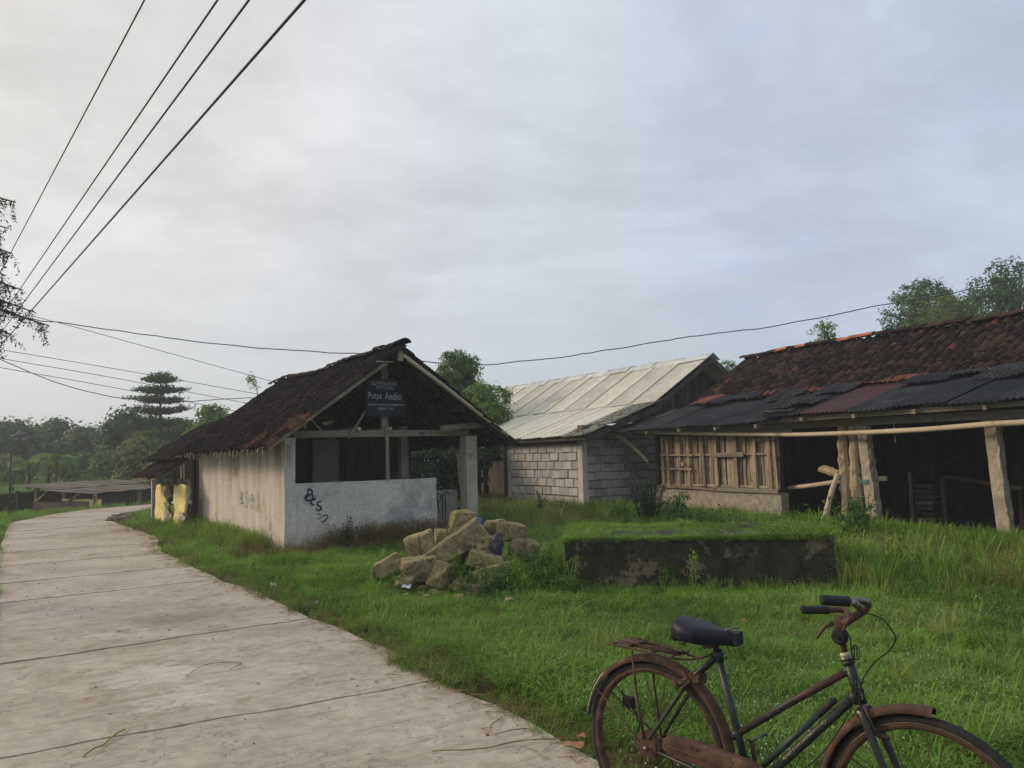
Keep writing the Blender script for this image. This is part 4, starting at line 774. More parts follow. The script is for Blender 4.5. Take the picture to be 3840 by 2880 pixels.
# ------------------------------------------------------------------ block building with pale sheet roof
QL = Loc((1.77, 20.03), (0.54, -0.842))
blk = thing('block_building', 'cement block building with pale fibre sheet roof in two tiers and slatted gable', 'building', QL.M)
uneven_box('lit_wall', (-3.45, 0.012, -0.1), (0.0, 0.20, 1.93), M_['mortar'], blk, 0.3, 0.006, 3)
uneven_box('shaded_wall', (-0.195, 0.02, -0.1), (-0.012, 6.0, 2.35), M_['mortar'], blk, 0.3, 0.006, 4)
uneven_box('corner_column', (-0.19, -0.012, -0.1), (0.012, 0.17, 1.95), M_['plaster'], blk, 0.15, 0.006, 5)
uneven_box('end_column', (-3.62, -0.012, -0.1), (-3.46, 0.18, 1.93), M_['plaster'], blk, 0.15, 0.006, 6)
bw, bh = 0.372, 0.200
vm = []
for s_ in range(6):
    mb = MB(); 
    def rb_(w, m_):
        mb = MB(); mb.box((0, 0, 0), (w, 0.05, bh), jit=0.009); me = mb.mesh('block', m_); return me
for row in range(8):
    z = 0.06 + row * 0.229; x = -3.44 + (0.0 if row % 2 else 0.18) - 0.18; k = 0
    while x < -0.21:
        x0, x1 = max(x, -3.44), min(x + bw + r.normal(0, 0.008), -0.20)
        if x1 - x0 > 0.05:
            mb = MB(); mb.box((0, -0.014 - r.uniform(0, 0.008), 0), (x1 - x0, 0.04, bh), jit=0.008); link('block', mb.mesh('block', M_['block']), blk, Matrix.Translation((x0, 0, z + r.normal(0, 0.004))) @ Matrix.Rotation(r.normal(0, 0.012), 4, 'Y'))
        x = x1 + r.uniform(0.020, 0.042) if x1 - x0 > 0.05 else x + 0.385
for row in range(10):
    z = 0.06 + row * 0.214; y = 0.19 - (0.0 if row % 2 else 0.2)
    while y < 2.9:
        y0, y1 = max(y, 0.18), y + 0.385
        if y1 - y0 > 0.06:
            mb = MB(); mb.box((-0.03, 0, 0), (0.008 + r.uniform(0, 0.010), y1 - y0, 0.185), jit=0.007); link('block', mb.mesh('block', M_['block_shaded']), blk, Matrix.Translation((0, y0, z + r.normal(0, 0.003))) @ Matrix.Rotation(r.normal(0, 0.012), 4, 'X'))
        y = y1 + r.uniform(0.012, 0.032)
# roofs
def qsheet(x0, w, p0, p1, m, seed, lift=0.0):
    l = math.hypot(p1[0] - p0[0], p1[1] - p0[1]); me = corr_mesh('roof_sheet', w, l, m, pitch=0.105, amp=0.016, rows=2, warp=0.006, ragged=0.01, seed=seed, seg=4)
    link('roof_sheet', me, blk, basisM((x0, p0[0], p0[1] + lift * 0.2), (1, 0, 0.026), (0, p1[0] - p0[0], p1[1] - p0[1])))
for k in range(12): qsheet(0.62 - 1.04 * (k + 1), 1.07, (2.05, 2.93), (4.35, 4.33), M_['whiteroof'], k, lift=0.022 * (k % 2))
for k in range(10): qsheet(0.62 - 0.98 * (k + 1), 1.0, (-0.38, 2.06), (2.42, 3.03), M_['mossroof'] if k == 0 else M_['whiteroof'], 30 + k, lift=0.022 * (k % 2))
for k in range(12): qsheet(0.62 - 1.04 * (k + 1), 1.07, (6.9, 2.7), (4.25, 4.33), M_['whiteroof'], 60 + k, lift=0.02 * (k % 2))
ridge_pts = 12
for k in range(11):
    b = MB(); x0 = 0.66 - 1.15 * k; r0 = r.normal(0, 0.01)
    b.add([(x0, 4.06, 4.20 + r0), (x0, 4.33, 4.40), (x0, 4.62, 4.20), (x0 - 1.2, 4.06, 4.18 + r0), (x0 - 1.2, 4.33, 4.385), (x0 - 1.2, 4.62, 4.2), (x0, 4.06, 4.19 + r0), (x0, 4.33, 4.39), (x0, 4.62, 4.19), (x0 - 1.2, 4.06, 4.17 + r0), (x0 - 1.2, 4.33, 4.375), (x0 - 1.2, 4.62, 4.19)],
          [(0, 1, 4, 3), (1, 2, 5, 4), (9, 10, 7, 6), (10, 11, 8, 7), (0, 3, 9, 6), (2, 8, 11, 5), (0, 6, 7, 1), (1, 7, 8, 2)]); b.build('ridge_flashing', M_['zinc'], blk)
for a_, c_ in (((2.2, 2.90), (4.33, 4.22)), ((4.33, 4.22), (6.7, 2.72)), ((-0.36, 1.98), (2.3, 2.86))):
    b = MB(); b.beam((0.60, a_[0], a_[1] - 0.03), (0.60, c_[0], c_[1] - 0.03), 0.03, 0.13, seg=3, jit=0.003); b.build('barge_board', M_['darkwood'], blk)
b = MB(); b.beam((0.55, -0.25, 2.0), (-5.0, -0.25, 2.0), 0.06, 0.09); b.beam((0.55, 2.2, 2.86), (-11.0, 2.2, 2.86), 0.08, 0.1); b.beam((0.5, 4.3, 4.2), (-11, 4.3, 4.2), 0.1, 0.12); b.build('purlin', M_['darkwood'], blk)
b = MB(); b.add([(-0.10, 1.9, 2.3), (-0.10, 6.2, 2.3), (-0.10, 6.2, 3.0), (-0.10, 4.33, 4.2), (-0.10, 1.9, 2.8)], [(4, 3, 2, 1, 0)]); b.add([(-0.14, 1.9, 2.3), (-0.14, 6.2, 2.3), (-0.14, 6.2, 3.0), (-0.14, 4.33, 4.2), (-0.14, 1.9, 2.8)], [(0, 1, 2, 3, 4)]); b.build('gable_backing', M_['darkwood'], blk)
M_['gslat'] = mat('grey_bamboo_slat', (0.055, 0.050, 0.043), (0.12, 0.108, 0.092), 4, 0.9, 0.4, stretch=(1, 1, 0.12), rnd=0.35)
y = 1.95
while y < 6.2:
    w = r.uniform(0.055, 0.08); zt = 2.85 + (y - 2.0) * 0.60 if y < 4.33 else 4.2 - (y - 4.33) * 0.6; b = MB(); b.beam((-0.085, y, 2.28), (-0.085, y + r.normal(0, 0.01), zt - 0.04), w, 0.03, ref=(1, 0, 0), seg=2, jit=0.004); b.build('gable_slat', M_['gslat'], blk); y += w + r.uniform(0.02, 0.05)
b = MB(); b.beam((-0.05, 3.55, 2.2), (-0.05, 3.55, 3.75), 0.1, 0.05, ref=(1, 0, 0)); b.build('gable_post', M_['darkwood'], blk)
b = MB(); b.beam((0.02, 0.1, 2.26), (0.02, 6.4, 2.30), 0.05, 0.09); b.build('gable_rail', M_['darkwood'], blk)
for yy in (3.0,): uneven_box('back_room_wall', (-11.5, 3.0, -0.1), (-3.7, 3.1, 2.9), M_['darkwood'], blk, 0.6, 0.01, 3)
for xx in (-5.2, -7.6): b = MB(); b.beam((xx, -0.1, -0.1), (xx, -0.1, 2.0), 0.12, 0.12); b.build('bay_post', M_['darkwood'], blk)
b = MB(); b.beam((-3.78, 0.05, 0), (-3.78, 0.05, 2.0), 0.14, 0.1); b.build('bay_post', M_['darkwood'], blk)
# ------------------------------------------------------------------ mossy block platform
import bmesh
from mathutils import noise
PLo = np.array([0.58, 9.30, 0]); PRi = np.array([3.68, 9.02, 0]); ex = (PRi - PLo) / np.linalg.norm(PRi - PLo); PW = np.linalg.norm(PRi - PLo); PD = 1.65; PH = 0.60
PL = Loc(PLo, ex)
plat = thing('concrete_platform', 'low mossy concrete platform overgrown with grass, standing in the yard', 'platform', PL.M)
ub = uneven_box('block_body', (0, 0, -0.15), (PW, PD, PH), M_['moss'], plat, 0.10, 0.022, 4, top=0.03)
# ------------------------------------------------------------------ boulders
def rock(name, label, src, Yd, w, h, dp, seed, rot=0.0, group='ochre boulders heaped in the yard', sink=0.0, pts=13, m='rock'):
    """src = photo point of the rock's middle, Yd = how far it lies"""
    r = np.random.default_rng(seed); bm = bmesh.new()
    for i in range(pts):
        if i < 8: q = np.array([(-1) ** i, (-1) ** (i // 2), (-1) ** (i // 4)]) * r.uniform(0.55, 1.0, 3) * np.array([w, dp, h]) / 2
        else:
            d = r.normal(0, 1, 3); d /= np.linalg.norm(d); q = d * np.array([w, dp, h]) / 2 * r.uniform(0.9, 1.12)
        bm.verts.new(q)
    g_ = bmesh.ops.convex_hull(bm, input=bm.verts[:]); bmesh.ops.delete(bm, geom=[v for v in bm.verts if not v.link_faces], context='VERTS')
    bmesh.ops.triangulate(bm, faces=bm.faces[:]); bmesh.ops.bevel(bm, geom=bm.edges[:], offset=0.03 * min(w, h), segments=1, affect='EDGES')
    bmesh.ops.triangulate(bm, faces=bm.faces[:]); bmesh.ops.subdivide_edges(bm, edges=bm.edges[:], cuts=2, use_grid_fill=True); bmesh.ops.triangulate(bm, faces=bm.faces[:])
    for v in bm.verts:
        n = v.normal; k = noise.noise(v.co * 5 + Vector((seed, 0, 0))) * 0.022 + (0.5 - abs(noise.noise(v.co * 12 + Vector((seed, 0, 0))))) * 0.030 - 0.008 + noise.noise(v.co * 40) * 0.016; v.co += n * k * (w + h) * 0.9
    me = bpy.data.meshes.new(name); bm.to_mesh(me); bm.free(); me.materials.append(M_[m]); me.polygons.foreach_set('use_smooth', [True] * len(me.polygons))
    try: me.set_sharp_from_angle(angle=math.radians(9))
    except Exception: pass
    c = atdist(src[0], src[1], Yd); o = link(name, me, None, Matrix.Translation(Vector(c)) @ Matrix.Rotation(rot, 4, 'Y') @ Matrix.Rotation(r.uniform(-0.3, 0.3), 4, 'Z'))
    return setp(o, label, 'boulder', group)
Rz = lambda x, y: (1350 + x * 0.3617, 1900 + y * 0.3617)
RK = [  # cx cy w h (zoom px) depth label seed rot
 (1075, 175, 290, 250, 10.55, 'rounded ochre boulder crowning the top of the rock heap', 3, 0.1),
 (1020, 375, 640, 265, 9.95, 'largest slab-like ochre boulder lying tilted across the middle of the heap', 5, -0.55),
 (630, 400, 330, 300, 10.2, 'blocky boulder standing at the left shoulder of the heap', 8, -0.3),
 (860, 300, 170, 120, 10.6, 'small brown boulder wedged between the left shoulder and the top one', 9, 0.0),
 (310, 610, 380, 160, 10.1, 'long low boulder sloping into the grass at the left end of the heap', 11, -0.45),
 (620, 640, 370, 260, 9.7, 'broad flat-faced boulder at the lower left front of the heap', 14, -0.1),
 (850, 710, 250, 290, 9.35, 'upright rounded boulder at the very front of the heap', 17, 0.35),
 (1290, 570, 390, 190, 9.75, 'flat wedge boulder jutting out under the dark plastic bag', 21, 0.25),
 (1290, 405, 210, 210, 9.85, 'small triangular boulder just left of the dark plastic bag', 23, 0.0),
 (1550, 255, 340, 190, 10.2, 'pale flat-topped boulder at the upper right of the heap', 25, 0.1),
 (1410, 225, 220, 190, 10.6, 'pale boulder half hidden behind the flat-topped one', 27, -0.3),
 (1700, 440, 330, 230, 10.1, 'boulder at the right end of the heap, overgrown with yellow-green weeds', 29, 0.2),
 (1330, 740, 330, 210, 9.4, 'half-buried boulder at the lower right front among weeds', 31, -0.1),
 (1010, 800, 190, 110, 9.25, 'small boulder poking out of the grass at the foot of the heap', 33, -0.5),
 (470, 770, 190, 120, 9.45, 'small boulder in front of the broad flat-faced one at the lower left', 38, 0.2),
 (1210, 860, 240, 130, 9.15, 'flat boulder sunk in grass at the lower centre foot of the heap', 40, 0.1),
 (1560, 640, 240, 170, 9.7, 'mossy boulder buried in weeds below the right end of the heap', 43, -0.2),
 (960, 240, 120, 90, 10.5, 'small stone tucked in left of the crowning boulder', 46, 0.4),
 (1120, 520, 260, 220, 10.25, 'shaded boulder in the core of the heap under the tilted slab', 36, 0.3)]
for (cx, cy, w, h, Yd, lab, sd_, ro) in RK:
    sc = 0.3617 / F * Yd; ll = (w * sc, h * sc)
    rock('boulder', lab, Rz(cx, cy), Yd, ll[0] * 1.08, ll[1] * 1.14, (ll[0] + ll[1]) * 0.55, sd_, ro)
b = MB()
for i in range(90):
    cx_, cy_ = -0.62 + rng.normal(0, 0.75), 9.7 + rng.normal(0, 0.42); rr = rng.uniform(0.02, 0.06); b.box((-rr, -rr * 0.8, -rr * 0.6), (rr * 1.2, rr, rr * 0.7), o=(cx_, cy_, 0.03), jit=rr * 0.45)
b.build('stone_chips', M_['rock'], kind='stuff')
# plastic bag caught in the heap, blue cloth, bottle, litter
def crumple(name, label, cat, src, Yd, w, h, dp, m, seed, rot=0.0, amp=0.25):
    bm = bmesh.new(); bmesh.ops.create_icosphere(bm, subdivisions=4, radius=0.5)
    for v in bm.verts:
        k = 1 + amp * (noise.noise(v.co * 4 + Vector((seed, 0, 0))) + 0.6 * abs(noise.noise(v.co * 9)) + 0.3 * noise.noise(v.co * 20)); v.co = Vector((v.co.x * w * k, v.co.y * dp * k, v.co.z * h * k))
    me = bpy.data.meshes.new(name); bm.to_mesh(me); bm.free(); me.materials.append(M_[m])
    c = atdist(src[0], src[1], Yd); return setp(link(name, me, None, Matrix.Translation(Vector(c)) @ Matrix.Rotation(rot, 4, 'Y')), label, cat)
crumple('plastic_bag', 'dark blue crumpled plastic bag hanging over the boulders', 'bag', Rz(1410, 405), 9.72, 0.17, 0.30, 0.12, 'plastic', 3, 0.12)
crumple('blue_bag', 'small blue plastic bag behind the top boulder beside the hut pillar', 'bag', Rz(1232, 150), 11.2, 0.10, 0.10, 0.08, 'blueplastic', 4)
b = MB(); c = atdist(*Rz(1297, 205), 11.0); b.tube([c + (0, 0, -0.05), c + (0, 0, 0.02), c + (0, 0, 0.035), c + (0, 0, 0.06)], [0.025, 0.025, 0.012, 0.012], 10); b.build('plastic_bottle', M_['white'], smooth=True, label='small clear bottle standing behind the rock heap', cat='bottle')
def litter(src, w, l, rz, label, m='white', z=0.07, name='litter_scrap', cat='litter'):
    p = ground(*src, z); b = MB(); nx_ = 10; V = []
    for k in (0, -0.004):
        for j in range(3):
            for i in range(nx_ + 1): V.append(((i / nx_ - 0.5) * l, (j / 2 - 0.5) * w * ((1 - 0.2 * abs(i / nx_ - 0.5)) if m != 'deadleaf' else (0.08 + math.sqrt(max(0.0, 1 - (2 * i / nx_ - 1) ** 2)))), 0.006 * math.sin(i * 0.55 + j) + k + (0.004 if m == 'deadleaf' else 0.012) * (j - 1)))
    a = nx_ + 1; Fc = []
    for j in range(2):
        for i in range(nx_): Fc += [(j * a + i, j * a + i + 1, (j + 1) * a + i + 1, (j + 1) * a + i), (3 * a + j * a + i + 1, 3 * a + j * a + i, 3 * a + (j + 1) * a + i, 3 * a + (j + 1) * a + i + 1)]
    b.add(V, Fc); o = b.build(name, M_[m], smooth=True); o.matrix_world = Matrix.Translation(Vector(p)) @ Matrix.Rotation(rz, 4, 'Z') @ Matrix.Rotation(0.10, 4, 'X'); return setp(o, label, cat)
litter((1524, 2198), 0.05, 0.11, -0.3, 'white scrap of packaging in the grass below the rock heap', z=0.10)
litter((1025, 2190), 0.03, 0.07, 0.2, 'small white and red wrapper in the grass by the road, nearer the hut', z=0.05)
litter((1190, 2257), 0.05, 0.07, 1.0, 'tiny pale wrapper in the grass a little closer than the other wrapper', z=0.05)
for i, (src, w, l, rz, z, lab) in enumerate([((2150, 2790), 0.060, 0.115, -0.15, 0.075, 'large curled brown leaf lying by the rear wheel of the bicycle'), ((2178, 2757), 0.032, 0.06, 0.6, 0.075, 'smaller pale leaf just behind the large curled one'), ((2540, 2755), 0.045, 0.075, 0.5, 0.06, 'tan leaf in the grass seen through the rear wheel'), ((2785, 2325), 0.05, 0.06, 0.4, 0.13, 'pale brown leaf in the grass below the mossy platform')]):
    litter(src, w, l, rz, lab, 'deadleaf', z, 'fallen_leaf', 'leaf')
rock('stone', 'small grey-brown stone in the open grass left of the bicycle', (1805, 2362), float(ground(1805, 2362)[1]), 0.055, 0.04, 0.05, 41, 0, group=None, pts=14)
# dry stalks on the road
def stalk(P, rr, m, name, lab):
    b = MB(); Q = smooth([np.array(ground(*p, 0.036)) for p in P], 6); Q[:, 2] += 0.012 * np.abs(np.sin(np.linspace(0, 6, len(Q)))); b.tube(Q, rr, 5); return b.build(name, m, label=lab, cat='stalk')
dry = mat('dry_stalk', (0.20, 0.13, 0.06), (0.34, 0.25, 0.13), 20, 0.9, 0)
zz7 = lambda x, y: (x * 1.0398, 2000 + y * 1.0398)
stalk([zz7(1560, 785), zz7(1680, 788), zz7(1850, 758), zz7(2080, 742)], 0.004, dry, 'dry_stalk', 'long thin dry stalk lying on the road left of the bicycle')
stalk([zz7(1810, 665), zz7(1770, 700), zz7(1780, 725), zz7(1830, 720), zz7(1900, 705)], 0.0035, dry, 'dry_stalk', 'bent dry stalk curling on the road edge')
stalk([zz7(300, 805), zz7(370, 765), zz7(450, 708)], 0.0045, L_['g1'], 'grass_stalk', 'green stalk lying on the near part of the road')
stalk([zz7(670, 515), zz7(740, 480), zz7(840, 465), zz7(872, 475), (1.0398 * 830, 2000 + 1.0398 * 492)], 0.003, dry, 'dry_stalk', 'thin looping dry stem on the middle of the road')
b = MB()
for i in range(260):   # crumbs, chaff and pebbles
    f = rng.random(); p = at(RIN, li, 0.5 + f * 22)
    q = p + n1_ * (abs(rng.normal(0, 0.16)) - 0.02); b.tube([(q[0], q[1], 0.034), (q[0] + rng.normal(0, 0.05), q[1] + rng.normal(0, 0.05), 0.04), (q[0] + rng.normal(0, 0.10), q[1] + rng.normal(0, 0.10), 0.036)], 0.0022, 4, cap=False)
b.build('chaff_on_road_edge', dry, kind='stuff')
b = MB()
for i in range(110):
    s_ = rng.uniform(0, 20); p = at(RIN, li, s_); q = p + n1_ * rng.uniform(0.05, 3.0); rr = rng.uniform(0.003, 0.008); b.box((-rr, -rr, 0), (rr * 1.4, rr, rr), o=(q[0], q[1], 0.029), jit=rr * 0.4)
b.build('road_grit', M_['deadleaf'], kind='stuff')
# ------------------------------------------------------------------ low sheds beyond the road
def shed_pt(sx_, sy_, z): 
    d = ray(sx_ * 0.2803, 1700 + sy_ * 0.2803); t = (z - H) / d[2]; return EYE + d * t
shd = thing('low_shed', 'low open shed below the road with wide rusty sheet roof', 'shed')
B_, A_, D_, C_ = np.array([-16.5, 30.2, 0.52]), np.array([-20.0, 31.6, 0.84]), np.array([-19.8, 39.2, 0.86]), np.array([-16.3, 38.0, 0.52])
ex_ = (A_ - B_); wl = np.linalg.norm(ex_); n_ = 9
for row in range(2):
    for k in range(n_):
        c = B_ + (C_ - B_) * (k / n_) + (A_ - B_) * (0.5 * row) + np.array([0, 0, 0.02 * (k % 2) + 0.03 * row])
        me = corr_mesh('roof_sheet', np.linalg.norm(C_ - B_) / n_ * 1.03, wl * 0.53, M_['shedroof'], pitch=0.12, amp=0.010, rows=1, seed=k)
        link('roof_sheet', me, shd, basisM(c, (C_ - B_), (A_ - B_)) )
for f, g_ in ((0.06, 0.05), (0.06, 0.5), (0.06, 0.93), (0.5, 0.05), (0.94, 0.05), (0.94, 0.93)):
    c = B_ + (C_ - B_) * f + (A_ - B_) * g_; b = MB(); b.beam((c[0], c[1], -1.9), (c[0], c[1], c[2] - 0.02), 0.13, 0.13, jit=0.01, seg=3); b.build('post', M_['wood'], shd)
for g0, g1 in ((0.5, 0.2), (0.93, 0.65), (0.05, -0.02)):
    c = B_ + (A_ - B_) * g0 + (C_ - B_) * 0.05; q = B_ + (A_ - B_) * g1 + (C_ - B_) * 0.02; b = MB(); b.beam((c[0], c[1], c[2] - 0.65), (q[0], q[1], q[2] - 0.05), 0.07, 0.07); b.build('brace', M_['wood'], shd)
def plate(P0, P1, z0, z1, th, m, name, par, jit=0.0):
    P0 = np.array(P0); P1 = np.array(P1); b = MB(); d = (P1 - P0)[:2]; d = d / np.linalg.norm(d); nn = np.array([-d[1], d[0]]) * th
    V = [(P0[0], P0[1], z0), (P1[0], P1[1], z0), (P1[0] + nn[0], P1[1] + nn[1], z0), (P0[0] + nn[0], P0[1] + nn[1], z0), (P0[0], P0[1], z1), (P1[0], P1[1], z1), (P1[0] + nn[0], P1[1] + nn[1], z1), (P0[0] + nn[0], P0[1] + nn[1], z1)]
    V = np.array(V) + (rng.uniform(-jit, jit, (8, 3)) if jit else 0); b.add(V, [(0, 3, 2, 1), (4, 5, 6, 7), (0, 1, 5, 4), (1, 2, 6, 5), (2, 3, 7, 6), (3, 0, 4, 7)]); return b.build(name, m, par)
e0 = B_ + (C_ - B_) * 0.04; pe = lambda g: e0 + (A_ - B_) * g
plate(pe(0.94), pe(0.52), -1.9, 0.19, 0.05, M_['brownpanel'], 'board_panel', shd); plate(pe(0.50), pe(0.10), -1.9, 0.21, 0.05, M_['brownpanel'], 'board_panel', shd)
plate(pe(0.50), pe(0.10), 0.21, 0.31, 0.03, M_['yellow'], 'yellow_strip', shd, 0.02); plate(pe(0.095), pe(-0.06), -1.9, 0.28, 0.05, M_['yellow'], 'yellow_panel', shd, 0.02)
f0 = lambda f, g: B_ + (C_ - B_) * f + (A_ - B_) * g
plate(f0(0.12, 0.08), f0(0.98, 0.08), -1.9, 0.42, 0.08, M_['darkwood'], 'side_wall', shd); plate(f0(0.95, 0.05), f0(0.95, 0.95), -1.9, 0.6, 0.08, M_['darkwood'], 'end_wall', shd)
plate(f0(0.5, 0.9), f0(0.95, 0.9), -1.9, 0.6, 0.08, M_['darkwood'], 'rear_wall', shd)
sh2 = thing('old_pen', 'dark timber cattle pen with sloping roof and cross braces left of the low shed', 'pen')
P0, P1 = np.array([-24.5, 31.0, 0]), np.array([-20.4, 31.8, 0]); dP = P1 - P0
rl = np.array([-25.5, 31.0, 0.35]); rr_ = np.array([-19.2, 32.6, 0.68]); bk = np.array([0.3, 4.5, -0.75])
b = MB(); b.add([rl, rr_, rr_ + bk, rl + bk, rl - (0, 0, 0.06), rr_ - (0, 0, 0.06), rr_ + bk - (0, 0, 0.06), rl + bk - (0, 0, 0.06)], [(0, 1, 2, 3), (7, 6, 5, 4), (0, 4, 5, 1), (1, 5, 6, 2), (2, 6, 7, 3), (3, 7, 4, 0)]); b.build('roof', M_['shedroof'], sh2)
for f in (0.0, 0.33, 0.55, 0.78, 1.0):
    c = P0 + dP * f; b = MB(); b.beam((c[0], c[1], -1.9), (c[0], c[1], 0.35 + 0.3 * f), 0.12, 0.12, jit=0.01, seg=2); b.build('post', M_['darkwood'], sh2)
for f0_, f1_ in ((0.33, 0.55), (0.55, 0.33), (0.78, 0.55), (0.55, 0.78), (0.78, 1.0)):
    a, c = P0 + dP * f0_, P0 + dP * f1_; b = MB(); b.beam((a[0], a[1] - 0.05, -0.55), (c[0], c[1] - 0.05, 0.35), 0.08, 0.08); b.build('brace', M_['darkwood'], sh2)
b = MB(); b.beam((P0[0], P0[1] - 0.06, -0.55), (P1[0] + 0.6, P1[1] - 0.06, -0.55), 0.1, 0.12); b.build('rail', M_['wood'], sh2)
for k in range(34):
    c = P0 + dP * k / 30; b = MB(); b.beam((c[0], c[1] - 0.1, -1.9), (c[0] + rng.normal(0, 0.02), c[1] - 0.1, -0.60 + rng.uniform(-0.05, 0.05)), 0.085, 0.03, ref=(0, 1, 0)); b.build('paling', M_['wood'], sh2)
plate(P0 + (0, 3, 0), P1 + (0, 3, 0), -1.9, -0.2, 0.06, M_['darkwood'], 'rear_wall', sh2)
# street lamp
lp = thing('street_lamp', 'slim street lamp with bent arm beside the far end of the road', 'street lamp', Matrix.Translation((-16.95, 26.0, float(gz(-16.95, 26.0)) - 0.1)))
zt = 1.62 - (1634 - 1753) / F * 26 - float(gz(-16.95, 26.0)) + 0.1
b = MB(); b.tube([(0, 0, 0), (0, 0, zt)], [0.034, 0.024], 8); b.build('pole', M_['darkwood'], lp, smooth=True)
b = MB(); b.tube([(-0.02, 0, zt - 0.03), (0.10, -0.05, zt), (0.30, -0.1, zt + 0.12), (0.36, -0.1, zt + 0.15)], 0.022, 6); b.build('arm', M_['metal'], lp)
b = MB(); b.box((0.20, -0.16, zt + 0.03), (0.50, -0.04, zt + 0.09), jit=0.005); b.build('lamp_head', M_['metal'], lp)
b = MB(); b.tube([(0.0, 0, zt - 0.25), (0.25, 0, zt - 0.06), (0.42, 0, zt - 0.10)], 0.015, 6); b.tube([(0.42, 0, zt - 0.08), (0.42, 0, zt - 0.16)], [0.03, 0.07], 8); b.build('second_lamp_head', M_['metal'], lp)
# ------------------------------------------------------------------ foliage builders
def leaf_quads(P, Nn, size, r, aspect=0.55):
    n = len(P); t = r.normal(0, 1, (n, 3)); Nn = Nn / (np.linalg.norm(Nn, axis=1)[:, None] + 1e-9)
    t -= Nn * (t * Nn).sum(1)[:, None]; t /= np.linalg.norm(t, axis=1)[:, None] + 1e-9; bt = np.cross(Nn, t)
    s = (size * r.uniform(0.6, 1.35, n))[:, None]; dr = np.array([0, 0, -0.15]) * s
    return np.stack([P - t * s * 0.5, P + bt * s * aspect * 0.5 + dr * 0.3, P + t * s * 0.5 + dr, P - bt * s * aspect * 0.5 + dr * 0.3], 1)
def crown_points(lobes, nclump, nleaf, r, csize, flat=0.7):
    Ps, Ns = [], []
    vol = np.array([l[3] ** 2 for l in lobes]); vol = vol / vol.sum()
    for l, f in zip(lobes, vol):
        c = np.array(l[:3]); R = l[3]; fl = l[4] if len(l) > 4 else 0.8; m_ = max(4, int(nclump * f))
        d = r.normal(0, 1, (m_, 3)); d /= np.linalg.norm(d, axis=1)[:, None]; d[:, 2] = np.where(d[:, 2] < -0.35, -d[:, 2], d[:, 2])
        rad = R * r.uniform(0.55, 1.08, m_) ** 0.6; cc = c + d * rad[:, None] * np.array([1, 1, fl])
        k = np.repeat(np.arange(m_), nleaf); cs = csize * r.uniform(0.6, 1.4, m_)
        o = r.normal(0, 1, (len(k), 3)); o /= np.linalg.norm(o, axis=1)[:, None]; o *= (r.random(len(k)) ** 0.45)[:, None]
        P = cc[k] + o * cs[k][:, None] * np.array([1, 1, flat]); Nn = o * 0.7 + d[k] * 0.5 + r.normal(0, 0.45, (len(k), 3)) + np.array([0, 0, 0.5])
        Ps.append(P); Ns.append(Nn)
    return np.concatenate(Ps), np.concatenate(Ns)
def tree(label, base, lobes, m, nclump=120, nleaf=26, leaf=0.16, csize=0.55, seed=0, trunk_r=0.16, cat='tree', name='tree', group=None, limbs=True, flat=0.7, aspect=0.55, fork=0.4):
    r = np.random.default_rng(seed); base = np.array(base, float); t = thing(name, label, cat, Matrix.Translation(Vector(base)), group)
    P, Nn = crown_points(lobes, nclump, nleaf, r, csize, flat); me = quads_mesh('crown', leaf_quads(P, Nn, leaf, r, aspect), m); link('crown', me, t)
    L0 = np.array([l[:3] for l in lobes]); top = L0.mean(0); b = MB(); fk = np.array([top[0] * 0.3, top[1] * 0.3, L0[:, 2].min() * fork])
    b.tube(smooth([(0, 0, -0.3), (fk[0] * 0.4, fk[1] * 0.4, fk[2] * 0.5), fk], 4), np.linspace(trunk_r * 1.3, trunk_r * 0.85, 9), 8, jit=0.06)
    if limbs:
        for l in lobes:
            c = np.array(l[:3]); mid = fk * 0.5 + c * 0.5 + r.normal(0, 0.12, 3) * l[3]; b.tube(smooth([fk, mid, c + (0, 0, l[3] * 0.2)], 4), np.linspace(trunk_r * 0.6, trunk_r * 0.12, 9), 6)
            for q in range(5):
                d = r.normal(0, 1, 3); d[2] = abs(d[2]) * 0.6; d /= np.linalg.norm(d); b.tube([mid * 0.4 + c * 0.6, c + d * l[3] * 0.45, c + d * l[3] * 0.95], [trunk_r * 0.2, trunk_r * 0.1, trunk_r * 0.04], 5)
    b.build('trunk', M_['trunk'], t, smooth=True); return t
def tree_at(label, xD, topD, Yd, wD, m, nl=7, seed=0, base=None, lo=0.35, **k):
    """a tree whose top stands at photo point (xD, topD) when it grows at distance Yd; wD is its crown width there"""
    r = np.random.default_rng(seed + 100); top = atdist(*DD(xD, topD), Yd); bz = float(gz(top[0], top[1])) if base is None else base
    h = top[2] - bz; w = wD * 1.736 / F * Yd; lobes = []; R = w * 0.30; nl = nl + 3
    for i in range(nl):
        a = i * 2.4 + r.uniform(-0.4, 0.4); f = r.uniform(0.1, 1) ** 0.55; z = h - R * 0.95 - max(h * (1 - lo) - 1.9 * R, 0.1) * ((i + 0.5) / nl) * (0.45 + 0.55 * f)
        rr = (w / 2 - R) * f; lobes.append((rr * math.cos(a), rr * math.sin(a), z, R * r.uniform(0.8, 1.15), 0.8))
    lobes.append((0, 0, h - R * 0.8, R * 0.9, 0.85)); lobes.append((0, 0, h * lo + R, R * 1.1, 0.8))
    return tree(label, (top[0], top[1], bz), lobes, m, seed=seed, **k)
TG = 'trees at the far side of the field'
